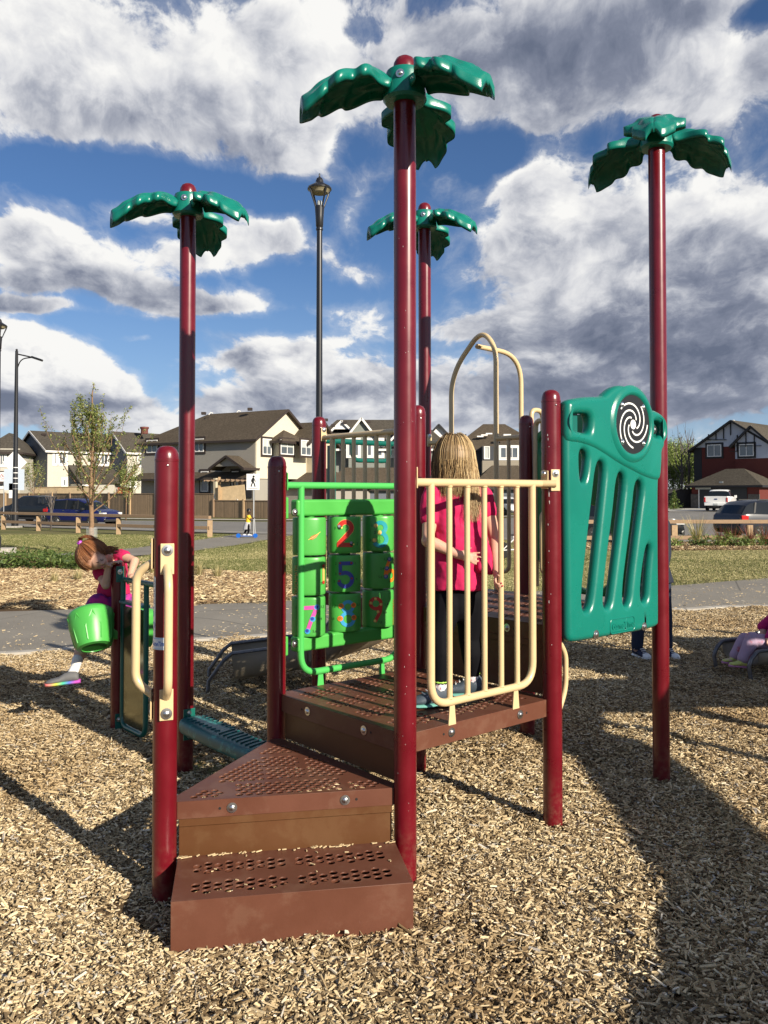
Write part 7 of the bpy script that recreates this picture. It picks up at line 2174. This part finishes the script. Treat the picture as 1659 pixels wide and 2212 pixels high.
limb(b, [(*hipl, .072), (*kl, .047), (*(kl.lerp(al, .35) - fy * .012), .046), (*al, .029)]); limb(b, [(*hipr, .072), (*kr, .047), (*(kr.lerp(ar, .35) - fy * .012), .046), (*ar, .029)])
soft(b, 'body', m_skin, g1, .006, 4)
c = MB()
loft(c, [(hip - Z * .075, fx * .092, fy * .080), (hip, fx * .112, fy * .092), (hip + Z * .06, fx * .102, fy * .082)])
for (h_, k_, a_) in ((hipl, kl, al), (hipr, kr, ar)): limb(c, [(*h_, .077), (*k_, .051), (*(k_.lerp(a_, .35) - fy * .012), .049), (*(a_ + Z * .02), .035)])
limb(c, [(*(hip - Z * .09), .085), (*(hip - Z * .03), .085)]); soft(c, 'leggings', m_legg, g1, .006, 4)
c = MB()
hem = V((.348, 3.885, 1.085))
rings = []
for t, wx_, wy_, z_ in ((0, .128, .100, 1.080), (.2, .125, .098, 1.14), (.45, .118, .092, 1.24), (.7, .122, .090, 1.36), (.88, .126, .082, 1.455), (.97, .085, .062, 1.51), (1, .052, .046, 1.535)):
    rings.append((V((lerp(.350, .327, t), lerp(3.885, 3.875, t), z_)), fx * wx_, fy * wy_))
loft(c, rings, 24)
for (s_, e_, k) in ((sl, el_, .50), (sr_, er, .36)): limb(c, [(*(s_ + Z * .004), .050), (*s_.lerp(e_, k), .046)])
fl_ = [W3(1046, 1130, 3.86), W3(1050, 1175, 3.83), W3(1056, 1215, 3.81), W3(1060, 1236, 3.80)]
limb(c, [(*W3(1030, 1100, 3.88), .02), (*W3(1044, 1165, 3.84), .022), (*W3(1053, 1205, 3.82), .026), (*W3(1057, 1232, 3.80), .028)])
limb(c, [(*W3(1020, 1120, 3.86), .02), (*W3(1030, 1180, 3.83), .022), (*W3(1040, 1226, 3.81), .026)])
so = soft(c, 'shirt', m_pinkt, g1, .006, 5)
tx_ = bpy.data.textures.new('folds', 'CLOUDS'); tx_.noise_scale = .075
dm = so.modifiers.new('folds', 'DISPLACE'); dm.texture = tx_; dm.strength = .022; dm.mid_level = .5; dm.texture_coords = 'LOCAL'
nm = MB()
for (p, d) in tips2: nm.ball(p + V((.3, -.7, .2)) * .004, .0042, 8, 6)
nm.build('painted_nails', m_nail, g1, kind='stuff')
# socks and shoes
m_psock = mat('patterned_sock', (.66, .68, .70), .85, dirt=((.45, .08, .16), 70, .52, .9)); m_lime = mat('lime_cuff', (.45, .80, .12), .8); m_sho = mat('grey_blue_shoe', (.055, .075, .10), .7, dirt=((.35, .33, .40), 35, .58, .8)); m_sol = mat('mint_sole', (.16, .42, .36), .6)
for (a_, hd_, tn_) in ((al, W3(968, 1532, 3.80), V((-.95, -.28, 0))), (ar, W3(1026, 1504, 4.0), V((-.95, .05, 0)))):
    k = MB(); limb(k, [(*(a_ + Z * .018), .033), (*(V((a_.x, a_.y, DA + .06))), .032)]); sk = k.build('sock', m_psock, g1)
    MB().lathe([(.0335, -.004), (.035, 0), (.0335, .004)], a_ + Z * .022, 16).build('cuff', m_lime, sk)
    hl_ = V((a_.x, a_.y, DA + .004)) - tn_.normalized() * .05
    sh_, (d_, s_, u_) = shoe(g1, hl_, tn_, .185, m_sho, m_sol, .085, .037)
    lc = MB()
    for q in range(4):
        c_ = hl_ + d_ * (.075 + q * .018) + u_ * (.088 - q * .010); lc.tube([c_ - s_ * .02, c_ + s_ * .02], .003, 5)
    lc.build('laces', m_sock, sh_, kind='stuff')
# hair: strands from the crown, parted, falling over the neck to one side
gens = []
for k in range(3400):
    an = rr.random() * 2 * pi; side = cos(an); back = -sin(an)
    if back < -.55: continue
    top = head + Z * .098 + fy * rr.uniform(-.045, .02) + fx * rr.gauss(0, .012)
    dirh = (fx * cos(an) + fy * sin(an))
    lay = rr.uniform(.0, .016) + (.012 * rr.random() if rr.random() < .08 else 0); cl = int(an * 9); cr_ = random.Random(cl); wv = cr_.gauss(0, .010); dirh = (fx * cos(lerp(an, (cl + .5) / 9, .15)) + fy * sin(lerp(an, (cl + .5) / 9, .15)))
    pts = [top + dirh * .01]
    for j in range(1, 6):
        ph = j / 5 * radians(89)
        pts.append(head + dirh * ((.090 + lay * .7) * sin(ph)) + Z * ((.100 + lay) * cos(ph)) * 1.06)
    L = rr.uniform(.10, .17) if rr.random() < .75 else rr.uniform(.15, .20)
    if side > .15 and rr.random() < .6: L = rr.uniform(.22, .29)
    e = pts[-1]; sway = fx * (rr.gauss(.010, .010) + wv) - fy * .004; inw = -dirh * rr.uniform(.005, .04) - fy * (.05 if L > .2 else .0)
    for j in range(1, 7):
        t = j / 6; pts.append(e + Z * (-L * t) + sway * t + inw * (t * t) + fx * (.006 * sin(t * 5 + k)))
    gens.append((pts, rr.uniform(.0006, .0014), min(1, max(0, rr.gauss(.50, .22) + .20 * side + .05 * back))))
hc = MB(); hc.ball(head + Z * .006 - fy * .008, .094, 20, 12, sc=(.96, 1.0, 1.14), ax=(fx, fy, Z))
for sg in (0,): loft(hc, [(head - fy * .05, fx * .08, fy * .04), (head - fy * .055 - Z * .10, fx * .072, fy * .032), (head - fy * .06 - Z * .15, fx * .06, fy * .024)])
hb = soft(hc, 'hair', mat('blond_hair_mass', (.30, .20, .105), .5, var=.55, vscale=60, stretch=(2.2, 2.2, .12)), g1, .008, 2)
strands('hair_strands', m_blond, g1, gens, rr)['kind'] = 'stuff'

# ---------- red haired girl on the frame at the left
g2 = thing('person', 'red haired girl in a pink shirt leaning over the end post above a green drum', 'person', (-1.72, 5.6, .75))
b = MB()
H2 = W3(200, 1200, 5.42); N2 = W3(232, 1207, 5.52); S2r = W3(258, 1200, 5.58); S2l = W3(215, 1236, 5.50); C2 = W3(243, 1228, 5.60); P2_ = W3(248, 1296, 5.64)
ex = (S2r - S2l).normalized()
b.ball(H2, .092, 20, 14, sc=(1.0, .95, 1.02)); b.ball(W3(214, 1212, 5.38), .052, 12, 8); b.ball(W3(222, 1217, 5.34), .014, 8, 6); 
limb(b, [(*W3(214, 1206, 5.45), .036), (*N2, .038)])
tx = (S2r - S2l).normalized(); fwd = V((0, -.6, -.3))
loft(b, [(P2_ - Z * .06, V((.095, .02, 0)), V((0, .075, 0))), (P2_, V((.10, .02, 0)), V((0, .08, 0))), (W3(246, 1262, 5.63), V((.088, .0, 0)), V((0, .07, 0))), (C2, tx * .10, V((0, .07, .0))), ((S2l + S2r) / 2 + Z * .0, tx * .085, V((0, .055, .02)))])
E2r = W3(291, 1212, 5.50); Wr2 = W3(281, 1243, 5.42); E2l = W3(229, 1264, 5.42); Wl2 = W3(234, 1222, 5.40)
limb(b, [(*S2r, .036), (*E2r, .029), (*Wr2, .021)]); limb(b, [(*S2l, .036), (*E2l, .029), (*Wl2, .021)])
hand(b, Wr2, W3(277, 1254, 5.36) - Wr2, V((0, .6, .2)), .10, .6, -1); hand(b, Wl2, V((.09, -.03, .045)), V((0, .1, -1)), .12, .45, 1)
K2l = W3(170, 1362, 5.52); A2l = W3(163, 1440, 5.44); K2r = W3(290, 1345, 5.85); A2r = W3(285, 1400, 5.95)
limb(b, [(*(P2_ + V((-.05, 0, -.02))), .07), (*W3(214, 1308, 5.55), .064), (*K2l, .047), (*W3(176, 1405, 5.48), .041), (*A2l, .028)])
limb(b, [(*(P2_ + V((.05, .02, -.02))), .07), (*K2r, .047), (*A2r, .03)])
soft(b, 'body', m_skin2, g2, .006, 4)
fm = MB()
for (px, py) in ((210, 1213), (220, 1208)): fm.tube([W3(px - 3.5, py + 1, 5.333), W3(px, py + 2.4, 5.329), W3(px + 3.5, py + 1, 5.333)], .0022, 5)
fm.build('eyes', mat('eye_dark', (.03, .015, .01), .3), g2, kind='stuff')
MB().ball(W3(221, 1225, 5.335), .011, 8, 6, sc=(1.3, .5, .5)).build('mouth', mat('lips', (.45, .12, .10), .5), g2)
c = MB()
loft(c, [(W3(246, 1284, 5.63), V((.112, .0, 0)), V((0, .088, 0))), (W3(246, 1262, 5.63), V((.104, .0, 0)), V((0, .082, 0))), (C2, tx * .112, V((0, .08, .0))), ((S2l + S2r) / 2 + Z * .0, tx * .097, V((0, .062, .02)))])
limb(c, [(*S2r, .044), (*S2r.lerp(E2r, .35), .042)]); limb(c, [(*S2l, .044), (*S2l.lerp(E2l, .25), .044)])
so = soft(c, 'shirt', m_pinkt, g2, .006, 4); dm = so.modifiers.new('folds', 'DISPLACE'); dm.texture = tx_; dm.strength = .02; dm.texture_coords = 'LOCAL'
c = MB(); loft(c, [(P2_ - Z * .07, V((.10, .02, 0)), V((0, .085, 0))), (P2_, V((.108, .02, 0)), V((0, .088, 0))), (P2_ + Z * .05, V((.10, .0, 0)), V((0, .08, 0)))])
limb(c, [(*(P2_ + V((-.05, 0, -.02))), .078), (*W3(212, 1306, 5.54), .074), (*W3(200, 1322, 5.54), .066)]); limb(c, [(*(P2_ + V((.05, .02, -.02))), .078), (*(P2_.lerp(K2r, .6) + V((.02, 0, 0))), .06)])
soft(c, 'shorts', mat('purple_shorts', (.22, .02, .22), .85, dirt=((.55, .02, .22), 9, .46, .9)), g2, .006, 4)
k = MB(); limb(k, [(*(A2l + V((.012, 0, .045))), .034), (*A2l, .031), (*W3(154, 1462, 5.42), .033), (*W3(147, 1468, 5.40), .030)]); soft(k, 'sock', m_sock, g2, .005, 2)
m_rain = bpy.data.materials.new('rainbow_sole'); m_rain.use_nodes = True; N = NT(m_rain.node_tree)
xs_ = N.new('ShaderNodeSeparateXYZ', {0: N.new('ShaderNodeTexCoord').outputs['Generated']}).outputs[0]
N.l.new(N.ramp(xs_, [(0, (.8, .12, .12)), (.2, (.85, .30, .25)), (.38, (.55, .65, .08)), (.55, (.08, .55, .35)), (.72, (.12, .18, .60)), (.9, (.5, .08, .45))]), N.n['Principled BSDF'].inputs[0])
hl_ = W3(171, 1471, 5.40)
shoe(g2, hl_ - Z * .01, (W3(104, 1476, 5.36) - hl_) - Z * .008, .20, mat('grey_slip_on', (.13, .13, .135), .75, bump=(200, .3, .002)), m_rain, .062, .037, sole_t=.024)
gens = []
el2 = W3(172, 1172, 5.40)     # hair elastic
hx = V((1, 0, 0)); up2 = (el2 - H2).normalized(); s1_ = up2.cross(V((0, 1, 0))).normalized(); s2_ = up2.cross(s1_)
for k in range(1700):
    an = rr.random() * 2 * pi; dirh = s1_ * cos(an) + s2_ * sin(an)
    lay = rr.uniform(0, .012); ph1 = radians(rr.uniform(85, 125)); pts = []
    for j in range(7):
        ph = lerp(.12, ph1, j / 6); pts.append(H2 + dirh * ((.095 + lay) * sin(ph)) + up2 * ((.098 + lay) * cos(ph)))
    if (pts[-1] - W3(219, 1220, 5.33)).length < .068: continue
    gens.append((pts, rr.uniform(.0010, .0024), min(1, max(0, rr.gauss(.58, .25)))))
for k in range(110):
    p0 = H2 + up2 * .085; pts = [p0, el2 + V((rr.gauss(0, .006), rr.gauss(0, .006), .002))]
    q = el2 + V((rr.uniform(-.005, .02), rr.gauss(0, .01), .03)); pts += [q, q + V((rr.uniform(.03, .06), rr.gauss(0, .012), rr.uniform(-.0, .02))), q + V((rr.uniform(.07, .12), rr.gauss(0, .015), rr.uniform(-.03, .0)))]
    gens.append((pts, .0016, min(1, max(0, rr.gauss(.4, .2)))))
for k in range(70):
    a = H2 + V((.06, rr.uniform(-.04, .03), rr.uniform(.0, .05))); gens.append(([a, a + V((.05, 0, .012)), a + V((.10, .02, .008 + rr.gauss(0, .008)))], .0025, rr.random() * .6))
strands('hair_strands', m_ginger, g2, gens, rr)['kind'] = 'stuff'
hc = MB(); hc.ball(H2 + up2 * .004 + V((-.006, .004, .004)), .0945, 20, 12); soft(hc, 'hair', mat('ginger_hair_mass', (.26, .09, .035), .5, var=.45, vscale=50), g2, .008, 1)
MB().lathe([(.014, -.01), (.018, -.006), (.018, .006), (.014, .01)], el2, 12, (s1_, s2_, up2)).build('hair_elastic', mat('purple_elastic', (.42, .06, .55), .5), g2)

# ---------- small child sitting on the slide exit at the right edge
g3 = thing('person', 'small child in magenta sleeves and pale trousers sitting on a slide end', 'person', (3.3, 7.1, .2))
b = MB(); Yc = 7.02
P3 = W3(1684, 1398, Yc); K3 = W3(1625, 1381, Yc - .06); A3 = W3(1604, 1428, Yc - .08); S3 = W3(1688, 1338, Yc + .02); E3 = W3(1671, 1362, Yc - .06); W3_ = W3(1659, 1381, Yc - .10); H3 = W3(1698, 1300, Yc)
loft(b, [(P3 - Z * .03, V((.09, 0, 0)), V((0, .09, 0))), (P3 + Z * .05, V((.09, 0, 0)), V((0, .09, 0))), (S3 + V((.03, .04, -.04)), V((.09, 0, 0)), V((0, .09, 0))), (S3 + V((.035, .04, .03)), V((.04, 0, 0)), V((0, .04, 0)))])
b.ball(H3, .09, 16, 10, sc=(1, 1, 1.1)); limb(b, [(*(S3 + V((.03, .04, 0))), .04), (*H3, .04)])
limb(b, [(*S3, .038), (*E3, .030), (*W3_, .024)]); hand(b, W3_, W3(1657, 1392, Yc - .12) - W3_, V((.4, -.4, -.1)), .085, .9, 1)
limb(b, [(*S3 + V((0, .12, 0)), .038), (*E3 + V((.0, .2, 0)), .030), (*W3_ + V((.05, .2, 0)), .024)])
limb(b, [(*P3, .07), (*K3, .05), (*A3, .032)]); limb(b, [(*(P3 + V((0, .1, 0))), .07), (*(K3 + V((.0, .14, -.03))), .05), (*(A3 + V((.0, .14, 0))), .032)])
soft(b, 'body', m_skin, g3, .008, 3)
c = MB(); limb(c, [(*P3, .084), (*K3, .062), (*(A3 + V((.004, 0, .02))), .048)]); limb(c, [(*(P3 + V((0, .1, 0))), .084), (*(K3 + V((.0, .14, -.03))), .062), (*(A3 + V((.0, .14, .02))), .048)])
soft(c, 'trousers', mat('patterned_trousers', (.42, .30, .42), .85, dirt=((.50, .10, .12), 13, .55, .9)), g3, .008, 3)
c = MB(); limb(c, [(*S3, .05), (*E3, .044), (*E3.lerp(W3_, .8), .036)]); limb(c, [(*(S3 + V((0, .12, 0))), .05), (*(E3 + V((0, .2, 0))), .044)]); soft(c, 'sleeves', mat('magenta_sleeve', (.50, .01, .14), .85), g3, .008, 3)
c = MB(); loft(c, [(P3 - Z * .02, V((.10, 0, 0)), V((0, .11, 0))), (S3 + V((.03, .04, -.04)), V((.10, 0, 0)), V((0, .11, 0))), (S3 + V((.035, .04, .02)), V((.06, 0, 0)), V((0, .06, 0)))]); soft(c, 'vest', mat('pale_blue_vest', (.40, .45, .62), .85), g3, .008, 3)
c = MB(); c.ball(H3 + V((.01, .01, .015)), .098, 16, 10); c.build('hair', m_darkh, g3)
for dy in (0, .14): shoe(g3, A3 + V((.02, dy, -.055)), V((-1, -.15, .12)), .14, mat('lime_pink_clog', (.50, .55, .14), .6, dirt=((.55, .16, .40), 12, .5, .9)), mat('pink_sole', (.5, .2, .38), .6), .055, .034)

# ---------- adult standing behind the teal panel
g4 = thing('person', 'person in dark jacket and canvas shoes mostly hidden by the teal panel', 'person', (2.5, 7.75, 0))
b = MB(); C = V((2.46, 7.80, 0)); 
for (x, fx_) in ((-.115, -.02), (.115, .02)):
    limb(b, [(C.x + x * .7, 7.80, .78, .085), (C.x + x, 7.79, .44, .058), (C.x + x + fx_, 7.80, .10, .045)])
loft(b, [(C + Z * .74, V((.14, 0, 0)), V((0, .11, 0))), (C + Z * .9, V((.14, 0, 0)), V((0, .11, 0))), (C + Z * 1.1, V((.15, 0, 0)), V((0, .11, 0))), (C + Z * 1.24, V((.15, 0, 0)), V((0, .09, 0))), (C + Z * 1.31, V((.05, 0, 0)), V((0, .05, 0)))])
limb(b, [(2.430, 7.80, 1.28, .045), (2.440, 7.78, 1.38, .045)]); b.ball((2.440, 7.78, 1.44), .092, 16, 12, sc=(.95, 1, 1.15)); b.ball((2.440, 7.69, 1.42), .014, 8, 6)
limb(b, [(2.280, 7.80, 1.23, .045), (2.240, 7.76, .97, .036), (2.290, 7.66, .78, .027)]); limb(b, [(2.580, 7.80, 1.23, .045), (2.580, 7.74, .97, .036), (2.530, 7.64, .85, .027)])
hand(b, (2.34, 7.66, .78), (.05, -.03, -.1), (1, 0, 0), .15, .4); hand(b, (2.530, 7.64, .85), (-.08, -.03, .02), (0, -1, 0), .15, .4)
soft(b, 'body', m_skin, g4, .010, 3)
c = MB()
for (x, fx_) in ((-.115, -.02), (.115, .02)): limb(c, [(C.x + x * .7, 7.80, .78, .094), (C.x + x, 7.79, .44, .068), (C.x + x + fx_, 7.80, .12, .055)])
loft(c, [(C + Z * .74, V((.15, 0, 0)), V((0, .12, 0))), (C + Z * .92, V((.15, 0, 0)), V((0, .12, 0)))]); soft(c, 'jeans', mat('dark_jeans', (.012, .022, .05), .85, bump=(300, .3, .002)), g4, .010, 3)
c = MB(); loft(c, [(C + Z * .70 + V((.02, 0, 0)), V((.185, 0, 0)), V((0, .14, 0))), (C + Z * .95, V((.13, 0, 0)), V((0, .13, 0))), (C + Z * 1.12, V((.16, 0, 0)), V((0, .12, 0))), (C + Z * 1.26, V((.155, 0, 0)), V((0, .10, 0))), (C + Z * 1.33, V((.06, 0, 0)), V((0, .06, 0)))])
limb(c, [(2.280, 7.80, 1.23, .058), (2.240, 7.76, .97, .046), (2.285, 7.67, .81, .04)]); limb(c, [(2.580, 7.80, 1.23, .058), (2.580, 7.74, .97, .046), (2.535, 7.65, .87, .04)]); soft(c, 'jacket', mat('navy_jacket', (.008, .012, .028), .8), g4, .010, 3)
MB().ball((2.440, 7.80, 1.46), .104, 18, 12, sc=(1, 1, 1.1)).build('hair', m_darkh, g4)
m_canv = mat('navy_canvas', (.012, .018, .05), .8, bump=(400, .3, .001)); m_rub = mat('white_rubber', (.78, .78, .76), .5)
for (x, dr) in ((2.325, V((.22, -1, 0))), (2.585, V((.22, -1, 0)))):
    hl_ = V((x, 7.88, .012)); so_, (d_, s_, u_) = shoe(g4, hl_, dr, .25, m_canv, m_rub, .085, .042, sole_t=.03)
    tc = MB(); loft(tc, [(hl_ + d_ * .205 + u_ * .035, s_ * .042, u_ * .026), (hl_ + d_ * .235 + u_ * .03, s_ * .036, u_ * .022), (hl_ + d_ * .258 + u_ * .024, s_ * .018, u_ * .014)], 12); tc.build('toe_cap', m_rub, so_)
    lc = MB()
    for q in range(5):
        c_ = hl_ + d_ * (.09 + q * .022) + u_ * (.112 - q * .013); lc.tube([c_ - s_ * .022, c_ + s_ * .022 + d_ * .008], .0035, 5)
    lc.tube([hl_ + d_ * .08 + u_ * .115, hl_ + d_ * .07 + s_ * .05 + u_ * .12, hl_ + d_ * .10 + s_ * .06 + u_ * .08], .003, 5)
    lc.build('laces', m_sock, so_, kind='stuff')

# ---------- child riding a scooter on the side path
g5 = thing('person', 'child in a yellow shirt with grey top round the waist on a scooter', 'person', (-6.1, 38, gz(-6, 38)))
K = W3(535, 1161, 38.0); K.z = gz(K.x, 38) + .12; X5, Z5 = K.x, K.z
b = MB()
limb(b, [(X5 + .02, 38.0, Z5 + .52, .07), (X5 + .05, 37.95, Z5 + .28, .05), (X5 + .02, 38, Z5 + .05, .035)]); limb(b, [(X5 - .02, 38.1, Z5 + .52, .07), (X5 - .06, 38.1, Z5 + .28, .05), (X5 - .18, 38.1, Z5 + .02, .035)])
loft(b, [((X5, 38.05, Z5 + .48), (.09, 0, 0), (0, .10, 0)), ((X5 + .0, 38.05, Z5 + .6), (.09, 0, 0), (0, .11, 0)), ((X5 + .03, 38.05, Z5 + .85), (.09, 0, 0), (0, .12, 0)), ((X5 + .03, 38.05, Z5 + .93), (.05, 0, 0), (0, .05, 0))])
b.ball((X5 + .05, 38.05, Z5 + 1.08), .098, 14, 10, sc=(1, 1, 1.1)); limb(b, [(X5 + .03, 38.05, Z5 + .9, .04), (X5 + .05, 38.05, Z5 + 1.0, .04)])
for dy in (-.12, .12): limb(b, [(X5 + .03, 38.05 + dy, Z5 + .86, .038), (X5 + .16, 38.05 + dy * 1.2, Z5 + .72, .030), (X5 + .33, 38.05 + dy * .9, Z5 + .80, .026)])
soft(b, 'body', m_skind, g5, .02, 2)
c = MB(); loft(c, [((X5, 38.05, Z5 + .56), (.11, 0, 0), (0, .125, 0)), ((X5 + .03, 38.05, Z5 + .84), (.11, 0, 0), (0, .135, 0)), ((X5 + .03, 38.05, Z5 + .92), (.06, 0, 0), (0, .06, 0))])
for dy in (-.12, .12): limb(c, [(X5 + .03, 38.05 + dy, Z5 + .85, .05), (X5 + .10, 38.05 + dy * 1.1, Z5 + .77, .045)])
soft(c, 'shirt', mat('yellow_shirt', (.85, .50, .03), .8), g5, .02, 2)
c = MB(); loft(c, [((X5 - .01, 38.05, Z5 + .60), (.12, 0, 0), (0, .13, 0)), ((X5 - .03, 38.05, Z5 + .45), (.15, 0, 0), (0, .14, 0)), ((X5 - .06, 38.05, Z5 + .26), (.17, 0, 0), (0, .13, 0))]); soft(c, 'tied_top', mat('grey_cloth', (.42, .42, .44), .9), g5, .02, 2)
c = MB(); limb(c, [(X5 + .02, 38.0, Z5 + .50, .076), (X5 + .05, 37.95, Z5 + .28, .056), (X5 + .02, 38, Z5 + .07, .042)]); limb(c, [(X5 - .02, 38.1, Z5 + .50, .076), (X5 - .06, 38.1, Z5 + .28, .056), (X5 - .18, 38.1, Z5 + .05, .042)]); soft(c, 'leggings', m_legg, g5, .02, 2)
for (x, dy) in ((.0, 0), (-.22, .1)): shoe(g5, V((X5 + x, 38 + dy, Z5 - .01)), (1, -.1, 0), .2, m_rub, m_rub, .07, .04)
MB().ball((X5 + .04, 38.06, Z5 + 1.11), .105, 14, 8).build('hair', m_darkh, g5)
sc_ = thing('kick_scooter', 'blue kick scooter under the child in the yellow shirt', 'scooter', (X5, 38, Z5 - .12))
m_sb = mat('scooter_blue', (.01, .12, .50), .4); gl0 = Z5 - .12
MB().box((X5 - .0, 38.02, Z5 - .03), (.62, .11, .03)).build('deck', m_sb, sc_, bevel=.008)
for x in (-.42, .34):
    w = MB().lathe([(.05, -.02), (.10, -.022), (.105, 0), (.10, .022), (.05, .02)], (X5 + x, 38.02, gl0 + .105), 16, (V((1, 0, 0)), Z, V((0, -1, 0)))).build('wheel', m_sb, sc_)
MB().tube([(X5 + .34, 38.02, gl0 + .15), (X5 + .30, 38.02, Z5 + .78)], .018, 8).build('stem', m_rimv, sc_)
MB().tube([(X5 + .31, 37.86, Z5 + .78), (X5 + .31, 38.2, Z5 + .78)], .016, 8).build('handlebar', m_plast, sc_)

# ---------- white bicycle lying by the path, seen between the rails
bk = thing('bicycle', 'white child bicycle lying on the grass, seen between the rails right of the blond girl', 'bicycle', (3.2, 21.5, gz(3.2, 21.5)))
gb = gz(3.2, 21.5)
for x in (3.0, 3.75):
    w = MB().lathe([(.20, -.012), (.215, 0), (.20, .012)], (x, 21.5, gb + .24), 20, (V((1, 0, 0)), Z, V((0, -1, 0)))).build('wheel', m_tyre, bk)
    sp = MB().lathe([(.196, -.01), (.200, 0), (.196, .01)], (x, 21.5, gb + .24), 20, (V((1, 0, 0)), Z, V((0, -1, 0))))
    for k in range(10): sp.tube([(x, 21.5, gb + .24), (x + .19 * cos(k * .628), 21.5, gb + .24 + .19 * sin(k * .628))], .005, 4)
    sp.build('spokes', m_white, w, kind='stuff')
mb = MB()
for a, b_2 in (((3.0, .24), (3.30, .52)), ((3.30, .52), (3.66, .50)), ((3.30, .52), (3.36, .26)), ((3.36, .26), (3.64, .46)), ((3.0, .24), (3.36, .26)), ((3.75, .24), (3.64, .62)), ((3.30, .52), (3.28, .62))): mb.tube([(a[0], 21.5, gb + a[1]), (b_2[0], 21.5, gb + b_2[1])], .018, 8)
mb.build('frame', m_white, bk)
MB().box((3.28, 21.5, gb + .63), (.18, .08, .04)).build('saddle', m_plast, bk, bevel=.015); MB().tube([(3.62, 21.35, gb + .66), (3.64, 21.5, gb + .62), (3.62, 21.65, gb + .66)], .014, 8).build('handlebar', m_white, bk)
